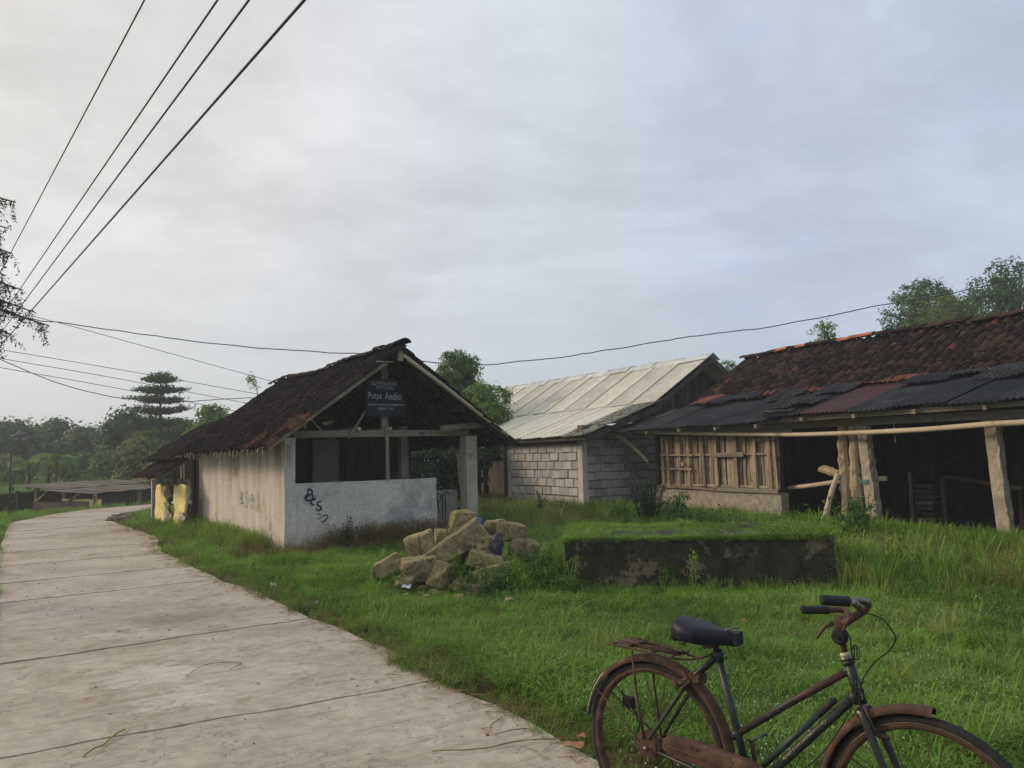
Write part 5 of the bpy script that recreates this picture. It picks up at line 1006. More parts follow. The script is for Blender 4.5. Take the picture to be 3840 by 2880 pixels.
FT = [ # label xD topD Y wD mat seed
 ('broad dark tree at the far left of the tree line', 28, 906, 62, 120, 'dark', 1), ('second dark tree of the line, behind the palms', 112, 906, 66, 105, 'dark', 2), ('rounded dark tree in the middle of the tree line', 188, 922, 62, 105, 'dark', 3),
 ('tall bluish tree left of the tiered tree', 268, 884, 50, 110, 'dark', 4), ('dark tree just right of the tiered tree', 392, 905, 52, 80, 'mid', 5), ('dark spreading tree behind the tiered tree', 335, 900, 58, 120, 'dark', 6),
 ('olive-leaved bushy tree in front of the tiered tree', 300, 935, 42, 110, 'olive', 7), ('fresh green tree rising behind the hut roof at its left', 458, 878, 36, 100, 'light', 8), ('pale green low tree in front of the middle of the line', 178, 985, 50, 80, 'mid', 9),
 ('dark low tree filling the line behind the two palms', 70, 955, 64, 110, 'dark', 10), ('low round tree at the edge of the field near the rusty shed', 240, 975, 48, 90, 'mid', 11), ('dense green tree close behind the shed annex', 360, 975, 38, 110, 'mid', 12), ('dark tree closing the left end of the line', -25, 915, 58, 110, 'dark', 13), ('small pale tree at the left end of the line', 12, 990, 55, 60, 'olive', 14)]
for (lab, x, ty, Yd, w, m_, sd_) in FT:
    tree_at(lab, x, ty, Yd, w, L_[m_], seed=sd_, nclump=230, nleaf=30, leaf=0.0055 * Yd, csize=0.0130 * Yd, trunk_r=0.2, group=TG, lo=0.12, nl=8)
# dense understorey below the tree line
r = np.random.default_rng(77); P = []; 
for i in range(700):
    x = r.uniform(-60, -8); yb = 66 + r.normal(0, 4) + (x + 30) * 0.05; P.append((x, yb, float(gz(x, yb)) + r.uniform(0.2, 3.2)))
P = np.array(P); k = np.repeat(np.arange(len(P)), 22); PP = P[k] + r.normal(0, 0.75, (len(k), 3)); link('understorey_bushes', quads_mesh('understorey_bushes', leaf_quads(PP, r.normal(0, 1, (len(k), 3)) + (0, -0.3, 0.6), 0.42, r), L_['dark']))['kind'] = 'stuff'
# tiered tree
def tiered(label, xD, topD, Yd, m, seed=0):
    r = np.random.default_rng(seed); top = atdist(*DD(xD, topD), Yd); bz = float(gz(top[0], top[1])); h = top[2] - bz; t = thing('tiered_tree', label, 'tree', Matrix.Translation((top[0], top[1], bz)), TG)
    s = 1.736 / F * Yd; tiers = [(5, 20), (29, 46), (50, 50), (74, 54), (100, 60), (126, 60)]; b = MB(); b.tube([(0, 0, -0.3), (0.05, 0, h * 0.5), (0, 0, h)], [0.22, 0.13, 0.03], 7); Ps = []
    for (dy, hw) in tiers:
        z = h - dy * s; 
        for i in range(11):
            a = i * 2 * math.pi / 11 + r.uniform(-0.25, 0.25); L_b = hw * s * r.uniform(0.65, 1.1); tip = np.array([math.cos(a) * L_b, math.sin(a) * L_b, z + L_b * r.uniform(0.03, 0.16)])
            b.tube([(0, 0, z - 0.25), tip * (0.5, 0.5, 1) - (0, 0, 0.1), tip], [0.05, 0.03, 0.012], 5)
            for q in range(20):
                f = r.uniform(0.3, 1.05); Ps.append(np.array([tip[0] * f, tip[1] * f, z - 0.2 + (tip[2] - z + 0.2) * f]) + r.normal(0, 1, 3) * (0.24, 0.24, 0.035))
    for q in range(60): Ps.append(np.array([0, 0, h]) + r.normal(0, 1, 3) * (0.25, 0.25, 0.12))
    Ps = np.array(Ps); k = np.repeat(np.arange(len(Ps)), 9); PP = Ps[k] + r.normal(0, 1, (len(k), 3)) * (0.20, 0.20, 0.05)
    link('crown', quads_mesh('crown', leaf_quads(PP, r.normal(0, 0.5, (len(k), 3)) + (0, 0, 1), 0.20, r), m), t); b.build('trunk', M_['trunk'], t)
tiered('tall tree with flat horizontal tiers of branches standing above the tree line', 347, 814, 48, L_['dark'], 3)
# palms and banana plants in front of the tree line
def frond_plant(label, xD, topD, botD, Yd, m, nf=11, wide=1.0, seed=0, leaflets=22, name='palm', cat='palm', stem=0.45, group=None, lw=0.09, up=0.9):
    r = np.random.default_rng(seed); top = atdist(*DD(xD, topD), Yd); bot = atdist(*DD(xD, botD), Yd); h = top[2] - bot[2]; t = thing(name, label, cat, Matrix.Translation(Vector((top[0], top[1], bot[2]))), group)
    b = MB(); hc = h * stem; b.tube([(0, 0, -0.3), (r.normal(0, 0.05), 0, hc * 0.6), (0, 0, hc)], [0.13, 0.09, 0.06], 7); b.build('trunk', M_['trunk'], t)
    for i in range(nf):
        a = i * 2.399 + r.uniform(-0.2, 0.2); L = h * 0.62 * wide * r.uniform(0.8, 1.15); el = r.uniform(0.25, 1.2) * up; pts = []; p = np.array([0, 0, hc]); e = el
        for k in range(9): pts.append(p.copy()); p = p + np.array([math.cos(a) * math.cos(e), math.sin(a) * math.cos(e), math.sin(e)]) * L / 8; e -= 0.27 + 0.03 * k
        pts = np.array(pts); Q = smooth(pts, 3); mb = MB(); mb.tube(Q, np.linspace(0.022, 0.006, len(Q)), 4, cap=False)
        for j in range(leaflets):
            f = 0.12 + 0.86 * j / leaflets; q = np.array([np.interp(f, np.linspace(0, 1, len(Q)), Q[:, c]) for c in range(3)]); tt = Q[min(int(f * len(Q)) + 1, len(Q) - 1)] - Q[max(int(f * len(Q)) - 1, 0)]; tt /= np.linalg.norm(tt) + 1e-9
            sd_ = np.cross(tt, (0, 0, 1)); sd_ /= np.linalg.norm(sd_) + 1e-9; ll = L * 0.30 * math.sin(math.pi * (0.15 + 0.8 * f)) 
            for sg_ in (1, -1): tip = q + sd_ * sg_ * ll * 0.85 + tt * ll * 0.5 + (0, 0, -ll * 0.35); w = tt * lw * 0.5; mb.quad(q - w, q + w, (q + tip) / 2 + w * 1.2 + (0, 0, 0.04), tip); 
        mb.build('frond', m if i % 4 or m is not L_['yel'] else L_['mid'], t)
PG = 'palms at the edge of the field'
frond_plant('green palm with arching fronds behind the street lamp', 65, 958, 1046, 46, L_['light'], seed=1, group=PG)
frond_plant('palm with yellowing fronds left of the paler palm', 105, 960, 1042, 47, L_['yel'], seed=2, group=PG, wide=1.1)
frond_plant('tall green palm right of the yellowing one', 122, 945, 1042, 45, L_['light'], seed=3, group=PG, wide=1.15)
frond_plant('small palm at the far left beside the old pen', 28, 990, 1050, 44, L_['mid'], seed=4, group=PG)
def banana(label, src, Yd, h, m, seed=0, nf=8, z0=0.0, name='banana_plant', group=None, lw=0.22):
    r = np.random.default_rng(seed); top = atdist(src[0], src[1], Yd); base = np.array([top[0], top[1], z0 if z0 is not None else float(gz(top[0], top[1]))]); t = thing(name, label, 'plant', Matrix.Translation(Vector(base)), group)
    b = MB(); b.tube([(0, 0, -0.2), (0, 0, h * 0.45)], [0.09 * h / 2, 0.05 * h / 2], 8); b.build('stem', M_['trunk'] if h > 2 else L_['weed'], t)
    for i in range(nf):
        a = i * 2.399; e = r.uniform(0.5, 1.35); L = h * r.uniform(0.45, 0.65); p = np.array([0, 0, h * 0.4]); pts = []
        for k in range(9): pts.append(p.copy()); p = p + np.array([math.cos(a) * math.cos(e), math.sin(a) * math.cos(e), math.sin(e)]) * L / 8; e -= 0.2
        mb = MB(); V = []; 
        for k, q in enumerate(pts):
            f = k / 8; ww = L * lw * math.sin(math.pi * min(1, 0.08 + f * 0.92)) ** 0.7 * 0.5 * (0 if k == 8 else 1) + 0.004; sd_ = np.array([-math.sin(a), math.cos(a), 0]); V += [q - sd_ * ww + (0, 0, ww * 0.25), q, q + sd_ * ww + (0, 0, ww * 0.25)]
        mb.add(V, [(3 * k + j, 3 * k + j + 1, 3 * k + j + 4, 3 * k + j + 3) for k in range(8) for j in (0, 1)]); mb.build('leaf', m, t, smooth=True)
banana('banana plant in the field in front of the middle trees', DD(205, 1000), 46, 3.4, L_['light'], 2, z0=None)
banana('second banana plant, nearer the annex', DD(222, 992), 47, 3.0, L_['mid'], 5, z0=None)
# tall grass clump in the field
r = np.random.default_rng(9); V = []
def bladeset(n, cx, cy, cz, rad, h, w, r, lean=0.35, droop=0.5):
    a = r.uniform(0, 2 * np.pi, n); rr = rad * np.sqrt(r.random(n)); P = np.stack([cx + rr * np.cos(a), cy + rr * np.sin(a), np.full(n, cz)], -1)
    th = r.uniform(0, 2 * np.pi, n); d = np.stack([np.cos(th), np.sin(th), np.zeros(n)], -1); sd_ = np.stack([-np.sin(th), np.cos(th), np.zeros(n)], -1)
    hh = h * r.uniform(0.5, 1.2, n)[:, None]; ln = (lean * r.uniform(0.2, 1.3, n))[:, None]; up_ = np.array([0, 0, 1.0]); ww = w * r.uniform(0.7, 1.3, n)[:, None] / 2; dp = (droop * r.uniform(0, 1.0, n))[:, None]
    p1 = P + up_ * hh * 0.45 + d * hh * ln * 0.3; p2 = P + up_ * hh * (0.85 - dp * 0.10) + d * hh * ln * 0.9; p3 = P + up_ * hh * (1.0 - dp * 0.45) + d * hh * (ln * 1.6 + dp * 0.3)
    return np.concatenate([np.stack([P - sd_ * ww, P + sd_ * ww, p1 + sd_ * ww, p1 - sd_ * ww], 1), np.stack([p1 - sd_ * ww, p1 + sd_ * ww, p2 + sd_ * ww * 0.7, p2 - sd_ * ww * 0.7], 1), np.stack([p2 - sd_ * ww * 0.7, p2 + sd_ * ww * 0.7, p3, p3], 1)])
p = atdist(*DD(118, 1050), 40)
for i in range(22): V.append(bladeset(60, p[0] + r.normal(0, 0.8), p[1] + r.normal(0, 0.6), float(gz(p[0], p[1])), 0.3, 1.5, 0.07, r))
setp(link('reed_clump', quads_mesh('reed_clump', np.concatenate(V), L_['light'])), 'pale clump of tall reeds in the field behind the rusty shed', 'reeds')
# trees behind the buildings
tree_at('leafy green tree rising between the hut and the pale sheet roof', 985, 757, 27, 128, L_['mid'], seed=31, nclump=420, nleaf=40, leaf=0.12, csize=0.24, trunk_r=0.14, lo=0.30, aspect=0.38)
tree_at('lighter tree low behind the right eave of the hut', 1045, 825, 26, 115, L_['light'], seed=32, nclump=320, nleaf=36, leaf=0.13, csize=0.24, trunk_r=0.10, lo=0.25, aspect=0.38)
tree_at('large spreading tree behind the barn roof', 1985, 603, 44, 190, L_['mid'], seed=33, nclump=360, nleaf=40, leaf=0.20, csize=0.50, trunk_r=0.3, lo=0.35, nl=9)
tree_at('tall airy tree at the right edge of the picture behind the barn', 2165, 560, 40, 165, L_['mid'], seed=34, nclump=240, nleaf=30, leaf=0.17, csize=0.42, trunk_r=0.25, lo=0.4, nl=8)
tree_at('feathery olive tree low between the two big trees', 2050, 640, 34, 170, L_['olive'], seed=35, nclump=260, nleaf=40, leaf=0.11, csize=0.42, trunk_r=0.12, lo=0.5)
tree_at('low dark tree filling the space behind the barn ridge', 2100, 618, 38, 190, L_['dark'], seed=36, nclump=160, nleaf=30, leaf=0.20, csize=0.5, trunk_r=0.2, lo=0.4)
tree_at('small light sapling peeping over the barn ridge', 1780, 690, 24, 68, L_['light'], seed=37, nclump=17, nleaf=16, leaf=0.15, csize=0.2, trunk_r=0.05, lo=0.7, nl=5, aspect=0.3)
tree_at('thin bush top behind the gable of the pale sheet roof', 1572, 778, 34, 34, L_['light'], seed=38, nclump=24, nleaf=20, leaf=0.12, csize=0.22, trunk_r=0.05, lo=0.7, nl=3)
tree_at('thin shrub top above the left end of the hut ridge', 612, 816, 30, 34, L_['olive'], seed=39, nclump=18, nleaf=16, leaf=0.10, csize=0.2, trunk_r=0.04, lo=0.75, nl=3)
b = MB(); c0 = atdist(*DD(548, 960), 34); pts = [atdist(*DD(*q), 34) for q in ((560, 960), (556, 860), (552, 835), (543, 820), (538, 816))]; pts[0][2] = float(gz(pts[0][0], pts[0][1]))
bsh = thing('bamboo_shoot', 'slender drooping bamboo shoot above the left slope of the hut roof', 'bamboo'); b.tube(smooth(pts, 5), 0.02, 5, cap=False); b.build('stem', L_['olive'], bsh)
Q = smooth(pts, 12)[24:]; k = np.repeat(np.arange(len(Q)), 5); r = np.random.default_rng(3); link('leaves', quads_mesh('leaves', leaf_quads(Q[k] + r.normal(0, 0.10, (len(k), 3)), r.normal(0, 1, (len(k), 3)), 0.16, r, 0.25), L_['olive']), bsh)
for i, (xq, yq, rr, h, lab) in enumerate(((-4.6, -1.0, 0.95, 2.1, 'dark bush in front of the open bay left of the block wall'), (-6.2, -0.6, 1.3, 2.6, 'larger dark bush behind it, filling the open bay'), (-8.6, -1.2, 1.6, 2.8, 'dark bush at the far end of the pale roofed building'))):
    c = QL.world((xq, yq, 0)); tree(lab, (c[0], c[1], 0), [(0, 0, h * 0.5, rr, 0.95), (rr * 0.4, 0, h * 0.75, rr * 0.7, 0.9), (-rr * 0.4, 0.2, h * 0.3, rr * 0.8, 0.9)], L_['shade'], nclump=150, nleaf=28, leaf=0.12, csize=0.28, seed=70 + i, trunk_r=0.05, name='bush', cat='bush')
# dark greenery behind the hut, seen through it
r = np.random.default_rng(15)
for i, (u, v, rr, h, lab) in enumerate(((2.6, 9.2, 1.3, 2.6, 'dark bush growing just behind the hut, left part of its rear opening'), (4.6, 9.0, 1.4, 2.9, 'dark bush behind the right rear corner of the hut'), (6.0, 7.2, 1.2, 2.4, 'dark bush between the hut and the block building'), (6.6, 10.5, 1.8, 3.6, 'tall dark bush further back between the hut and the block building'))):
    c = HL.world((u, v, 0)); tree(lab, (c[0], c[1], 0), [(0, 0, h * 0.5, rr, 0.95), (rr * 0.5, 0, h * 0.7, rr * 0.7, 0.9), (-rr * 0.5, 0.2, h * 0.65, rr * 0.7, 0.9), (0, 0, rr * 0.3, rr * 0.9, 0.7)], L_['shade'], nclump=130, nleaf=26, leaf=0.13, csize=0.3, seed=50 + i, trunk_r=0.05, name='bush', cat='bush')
c = HL.world((2.9, 5.2, 0)); banana('low strap-leaved plant growing inside the back of the hut', HL and (0, 0), 1, 1.6, L_['mid'], 7, nf=11) if False else None
def plant_at(label, P, h, m, nst=5, leaf=0.07, spread=0.25, seed=0, nl=30, name='weed_plant', aspect=0.5, group=None, bush=0.0, pl=None):
    r = np.random.default_rng(seed); t = thing(name, label, 'plant', Matrix.Translation(Vector(P)), group); b = MB(); LP = []
    for i in range(nst):
        a = r.uniform(0, 6.28); rr = spread * r.uniform(0.1, 1); hh = h * r.uniform(0.6, 1.05); tip = np.array([math.cos(a) * rr, math.sin(a) * rr, hh]); b0 = np.array([math.cos(a) * rr * 0.25, math.sin(a) * rr * 0.25, -0.05])
        mid = (b0 + tip) / 2 + r.normal(0, 0.03, 3); Q = smooth([b0, mid, tip], 5); b.tube(Q, np.linspace(0.006, 0.0025, len(Q)) * (1 + h), 5, cap=False)
        f = r.uniform(0.22, 1, nl); q = np.stack([np.interp(f, np.linspace(0, 1, len(Q)), Q[:, c]) for c in range(3)], -1); LP.append(q + r.normal(0, 1, (nl, 3)) * np.array([1, 1, 0.5]) * (leaf * 0.7 + bush))
    LP = np.concatenate(LP); b.build('stem', m, t); link('leaves', quads_mesh('leaves', leaf_quads(LP, r.normal(0, 0.6, (len(LP), 3)) + (0, 0, 0.9), leaf, r, aspect), m), t); return t
c = HL.world((3.2, 5.6, 0)); plant_at('strap-leaved green plant seen through the hut above its front wall', c, 1.55, L_['weed'], 14, 0.26, 0.6, 3, 16, aspect=0.16)
gp = lambda x, y, Yd=None: (ground(*DD(x, y)) if Yd is None else np.array([*atdist(*DD(x, y), Yd)[:2], 0]))
plant_at('tall dusty bush at the corner where the barn meets the block wall', gp(1400, 1090, 17.2), 1.15, L_['shade'], 34, 0.055, 0.55, 11, 46, bush=0.04)
plant_at('leafy dark weed right of the tall dusty bush, against the render wall', gp(1450, 1095, 16.6), 0.75, L_['weed'], 18, 0.09, 0.45, 12, 26)
plant_at('broad-leaved weed at the foot of the coarse wall', gp(1510, 1105, 15.6), 0.48, L_['weed'], 16, 0.10, 0.5, 13, 18)
plant_at('leafy weed in front of the middle of the coarse wall', gp(1585, 1110, 14.6), 0.42, L_['weed'], 12, 0.08, 0.35, 14, 18)
plant_at('weed clump left of the tall dusty bush at the block corner', gp(1330, 1105, 17.8), 0.55, L_['weed'], 14, 0.08, 0.4, 15, 20)
plant_at('dark stemmed weed in front of the sunlit block wall', gp(1175, 1105, 19.6), 0.75, L_['shade'], 8, 0.07, 0.3, 16, 22)
plant_at('second dark weed in front of the block wall, closer to the corner', gp(1218, 1110, 19.0), 0.62, L_['shade'], 8, 0.07, 0.25, 17, 22)
plant_at('climbing weeds smothering the foot of the barn posts', gp(1850, 1170, 12.6), 0.85, L_['weed'], 22, 0.085, 0.42, 18, 26)
plant_at('broad weed between the leaning pole and the platform', gp(1812, 1170, 11.8), 0.55, L_['weed'], 16, 0.07, 0.35, 19, 24)
plant_at('weed with long leaves at the doorway corner of the coarse wall', gp(1712, 1120, 14.6), 0.52, L_['weed'], 9, 0.20, 0.3, 20, 7, aspect=0.3)
plant_at('small dark plant growing against the grey hut wall', gp(757, 1165, 13.9), 0.62, L_['shade'], 5, 0.075, 0.14, 21, 12)
plant_at('yellow-green weed on the right of the rock heap', gp(1125, 1230, 9.35), 0.42, L_['lime'], 14, 0.04, 0.22, 22, 34)
plant_at('yellow-green weed growing up the face of the big tilted slab', gp(985, 1230, 9.3), 0.50, L_['lime'], 10, 0.028, 0.14, 23, 34)
plant_at('leafy weed spilling over the right end of the rock heap', gp(1150, 1215, 9.6), 0.55, L_['weed'], 16, 0.05, 0.30, 24, 30)
plant_at('dark weed between the rock heap and the platform', gp(1185, 1240, 9.3), 0.45, L_['weed'], 14, 0.05, 0.25, 25, 26)
plant_at('slender weed with paired leaves in front of the rock heap', gp(1045, 1290, 8.9), 0.52, L_['weed'], 3, 0.045, 0.10, 26, 26)
plant_at('bright upright weed in front of the mossy platform face', gp(1500, 1270, 8.8), 0.50, L_['lime'], 3, 0.04, 0.05, 27, 34)
plant_at('small pale weed at the left end of the platform face', gp(1240, 1270, 9.0), 0.50, L_['lime'], 4, 0.04, 0.10, 28, 22)
plant_at('bluish weed low at the left foot of the platform', gp(1225, 1275, 8.9), 0.36, L_['weed'], 5, 0.05, 0.12, 29, 22)
plant_at('pale weed at the middle of the platform face', gp(1440, 1270, 8.9), 0.34, L_['weed'], 4, 0.035, 0.08, 30, 22)
plant_at('green weed on top of the rock heap behind the pale boulder', gp(1055, 1180, 10.5), 0.72, L_['light'], 3, 0.06, 0.06, 31, 9)
plant_at('lime weed between the blocky left boulder and the tilted slab', gp(925, 1215, 9.75), 0.42, L_['lime'], 8, 0.03, 0.12, 41, 26)
plant_at('dry grassy weed over the blocky boulder at the left shoulder', gp(905, 1190, 9.85), 0.62, L_['dry'], 12, 0.03, 0.14, 42, 18, aspect=0.2)
plant_at('leafy weed at the lower right foot of the rock heap', gp(1075, 1262, 9.1), 0.36, L_['weed'], 12, 0.05, 0.22, 43, 20)
plant_at('dark leafy weed in the shaded gap at the bottom of the rock heap', gp(1010, 1262, 9.15), 0.30, L_['weed'], 10, 0.045, 0.16, 44, 18)
plant_at('weed at the left foot of the rock heap', gp(865, 1240, 9.5), 0.30, L_['weed'], 10, 0.05, 0.16, 45, 18)
c = PL.world((1.95, 0.06, 0)); plant_at('dark vine leaves trailing over the front edge of the platform', (c[0], c[1], PH - 0.06), 0.10, L_['weed'], 12, 0.085, 0.28, 32, 5)
c = PL.world((2.9, 0.3, 0)); plant_at('lime creeper matting the right end of the platform top', (c[0], c[1], PH - 0.03), 0.14, L_['lime'], 60, 0.045, 0.62, 33, 16)
# the near tree at the left edge whose branches hang into the picture
nt_ = thing('roadside_tree', 'drooping grey-green branches of a roadside tree entering at the left edge', 'tree', Matrix.Translation((-7.9, 9.6, 0)))
r = np.random.default_rng(21); b = MB(); LP = []; LN = []; tw = MB()
b.tube(smooth([(0, 0, -0.3), (0.1, 0, 1.5), (0.05, 0.1, 3.2), (0.2, 0, 5.2), (0.2, 0, 6.4)], 5), np.linspace(0.19, 0.05, 21), 9, jit=0.05)
Tb = np.array([-7.9, 9.6, 0])
N5 = lambda x, y: (x * 0.3918, 700 + y * 0.3918)
brs = [((150, 150), 9.4, 4.1), ((80, 400), 9.3, 3.6), ((120, 640), 9.4, 3.0), ((60, 850), 9.2, 2.9), ((220, 990), 9.3, 2.9), ((330, 1200), 9.4, 2.6), ((470, 1330), 9.5, 2.5), ((120, 1420), 9.3, 2.2), ((30, 1100), 9.2, 2.4), ((20, 250), 9.3, 4.0), ((-30, 500), 9.5, 3.4), ((-60, 900), 9.4, 3), ((-60, 1300), 9.3, 2.4), ((20, 1500), 9.5, 2.2)]
for (pt, Yd, z0) in brs:
    tip = atdist(*N5(*pt), Yd) - Tb; st = np.array([0.12, 0.05, min(tip[2] * 0.9 + 0.6, 5.8)]); mid = (st + tip) / 2 + (0, 0, 0.18); Q = smooth([st, mid, tip], 8); b.tube(Q, np.linspace(0.035, 0.007, len(Q)), 5)
    for j in range(26):
        f = r.uniform(0.45, 1.0); q = np.array([np.interp(f, np.linspace(0, 1, len(Q)), Q[:, c]) for c in range(3)]); L = r.uniform(0.08, 0.30); d = r.normal(0, 1, 3) * (0.8, 0.6, 0.3); e = q + d * L * 0.6 + (0, 0, -L * 0.9); tw.tube([q, (q + e) / 2 + (0, 0, 0.03), e], [0.003, 0.002, 0.0012], 4, cap=False)
        n_l = int(L * 90); ff = r.random(n_l)[:, None]; pp = q + (e - q) * ff + r.normal(0, 0.022, (n_l, 3)); LP.append(pp)
b.build('trunk', M_['trunk'], nt_, smooth=True); tw.build('twigs', M_['trunk'], nt_); LP = np.concatenate(LP); nn = r.normal(0, 1, (len(LP), 3)); nn[:, 2] *= 0.3
link('leaves', quads_mesh('leaves', leaf_quads(LP, nn, 0.042, r, 0.36), L_['near']), nt_)
# ------------------------------------------------------------------ overhead wires
def wire(label, P, rr, group=None, wob=0.0, sag=0.0, seed=0, cat='cable', name='power_cable'):
    r = np.random.default_rng(seed); P = np.array(P, float); Q = smooth(P, 14) if len(P) > 2 else np.linspace(P[0], P[1], 40); n = len(Q); t = np.linspace(0, 1, n); Q = Q.copy(); Q[:, 2] -= sag * 4 * t * (1 - t)
    if wob: w_ = np.convolve(r.normal(0, 1, n), np.ones(3) / 3, 'same'); Q[:, 2] += wob * w_
    b = MB(); b.tube(Q, rr, 5); return b.build(name, M_['wire'], smooth=True, label=label, cat=cat, group=group)
WG = 'cables running above the road'
def overhead(p, q, z):   # both photo points read at height z, then run on beyond both ends
    A = np.array(EYE + ray(*DD(*p)) * ((z - H) / ray(*DD(*p))[2])); B = np.array(EYE + ray(*DD(*q)) * ((z - H) / ray(*DD(*q))[2])); d = (B - A) / np.linalg.norm(B - A); return [A - d * 14, B + d * 22]
wire('leftmost of the four overhead cables, crossing the top edge farthest left', overhead((312, 0), (0, 590), 6.4), 0.009, WG)
wire('second overhead cable from the left at the top edge', overhead((470, 0), (0, 688), 6.2), 0.011, WG)
wire('third overhead cable from the left at the top edge', overhead((538, 0), (0, 722), 6.0), 0.012, WG)
wire('rightmost and thickest of the four overhead cables', overhead((658, 0), (0, 748), 5.8), 0.015, WG)
CG = 'thin cables strung low across the far left'
def span(pts, Y0, Y1): return [atdist(*DD(*p), Y0 + (Y1 - Y0) * i / (len(pts) - 1)) for i, p in enumerate(pts)]
wire('long wavy cable running right across behind the hut apex to the right edge', span([(-160, 668), (0, 683), (90, 692), (280, 718), (510, 748), (780, 765), (930, 782), (1050, 787), (1210, 772), (1330, 753), (1530, 722), (1670, 705), (1900, 660), (2050, 635), (2212, 597), (2400, 560)], 30, 30), 0.020, wob=0.022, seed=2)
wire('thin cable dropping from the near branches to the hut roof', span([(-120, 640), (110, 693), (330, 753), (640, 838)], 26, 32), 0.011, CG)
wire('upper of the three nearly parallel cables at the far left', span([(-150, 728), (0, 755), (250, 797), (590, 857)], 28, 36), 0.013, CG)
wire('middle of the three nearly parallel cables at the far left', span([(-150, 746), (0, 774), (250, 817), (580, 880)], 28, 36), 0.013, CG)
wire('lowest of the three nearly parallel cables at the far left', span([(-150, 768), (0, 794), (250, 838), (560, 898)], 28, 36), 0.013, CG)
wire('sagging twisted cable that crosses the three parallel ones', span([(-120, 730), (0, 776), (70, 806), (150, 835), (260, 860), (370, 868), (480, 862), (590, 857)], 28, 36), 0.017, CG, wob=0.012, seed=5)
# ------------------------------------------------------------------ bicycle
yaw, lean = -0.7739, 0.0526
bd = np.array([math.cos(yaw), math.sin(yaw), 0]); bn0 = np.array([-bd[1], bd[0], 0]); bup = np.array([0, 0, 1]) * math.cos(lean) + bn0 * math.sin(lean); by = np.cross(bup, bd)
BC = np.array([0.574, 3.4628, 0.0])
BM = Matrix(((bd[0], by[0], bup[0], BC[0]), (bd[1], by[1], bup[1], BC[1]), (bd[2], by[2], bup[2], BC[2]), (0, 0, 0, 1)))
bike = thing('bicycle', 'old rusty black step-through bicycle standing at the edge of the road and grass', 'bicycle', BM)
def w2b(P): q = np.asarray(P) - BC; return np.array([q @ bd, q @ by, q @ bup])
def pipe(name, pts, rr, m, n=10, par=None, sm=True, k=0):
    b = MB(); b.tube(smooth(pts, k) if k else pts, rr if np.isscalar(rr) else (np.interp(np.linspace(0, 1, len(smooth(pts, k)) if k else len(pts)), np.linspace(0, 1, len(rr)), rr)), n); return b.build(name, M_[m], par or bike, smooth=sm)
HUBR, HUBF = np.array([0, 0, 0.35]), np.array([1.098, 0, 0.35])
def ringgeo(prof, n=72, closed=True, a0=0, a1=2 * math.pi):
    """prof: list of (radius, y); swept about the y axis"""
    m_ = len(prof); V = []; st = n if closed else n + 1
    for i in range(st):
        t = a0 + (a1 - a0) * i / n
        for (rad, y) in prof: V.append((rad * math.cos(t), y, rad * math.sin(t)))
    Fc = []
    for i in range(n):
        j = (i + 1) % st
        for k in range(m_): k2 = (k + 1) % m_; Fc.append((i * m_ + k, i * m_ + k2, j * m_ + k2, j * m_ + k))
    if not closed: Fc += [tuple(range(m_)), tuple(n * m_ + k for k in range(m_))[::-1]]
    return np.array(V), Fc
def wheel(hub, front):
    wl = link('wheel', None, bike, Matrix.Translation(Vector(hub))); 
    tyre = [(0.350, 0), (0.346, 0.010), (0.336, 0.0175), (0.324, 0.0185), (0.316, 0.014), (0.316, -0.014), (0.324, -0.0185), (0.336, -0.0175), (0.346, -0.010)]
    V, Fc = ringgeo(tyre); b = MB(); b.add(V, Fc); b.build('tyre', M_['rubber'], wl, smooth=True)
    rim = [(0.326 if front else 0.322, 0.0155), (0.318, 0.019), (0.306, 0.0175), (0.300, 0.010), (0.299, 0), (0.300, -0.010), (0.306, -0.0175), (0.318, -0.019), (0.326 if front else 0.322, -0.0155), (0.312, 0)]
    V, Fc = ringgeo(rim); b = MB(); b.add(V, Fc); b.build('rim', M_['rust'], wl, smooth=True)
    if front: V, Fc = ringgeo([(0.3255, -0.0165), (0.3225, -0.0205), (0.3215, -0.0185), (0.3245, -0.0150)]); b = MB(); b.add(V, Fc); b.build('rim_edge', M_['chrome'], wl, smooth=True)
    b = MB(); b.tube([(0, -0.035, 0), (0, 0.035, 0)], 0.017, 12); b.tube([(0, -0.034, 0), (0, -0.030, 0)], 0.030, 14); b.tube([(0, 0.030, 0), (0, 0.034, 0)], 0.030, 14); b.tube([(0, -0.075, 0), (0, 0.075, 0)], 0.006, 8); b.build('hub', M_['rust'], wl, smooth=True)
    for k in range(32):
        sd_ = 1 if k % 2 else -1; a = k * 2 * math.pi / 32; a2 = a + (0.9 if (k // 2) % 2 else -0.9)
        b = MB(); b.tube([(0.028 * math.cos(a2), sd_ * 0.032, 0.028 * math.sin(a2)), (0.301 * math.cos(a), sd_ * 0.002, 0.301 * math.sin(a))], 0.0015, 4, cap=False); b.build('spoke', M_['rust'], wl)
    return wl
wheel(HUBR, False); wheel(HUBF, True)
def fender(name, hub, R, a0, a1, m, w=0.030, n=34, m2=None, f2=0):
    prof = [(R - 0.022, w), (R - 0.006, w * 0.93), (R + 0.004, w * 0.45), (R + 0.006, 0), (R + 0.004, -w * 0.45), (R - 0.006, -w * 0.93), (R - 0.022, -w), (R - 0.024, -w * 0.90), (R - 0.010, -w * 0.80), (R, -w * 0.4), (R + 0.002, 0), (R, w * 0.4), (R - 0.010, w * 0.80), (R - 0.024, w * 0.90)]
    V, Fc = ringgeo(prof, n, False, a0, a1); b = MB(); b.add(V + hub, Fc); return b.build(name, M_[m], bike, smooth=True)
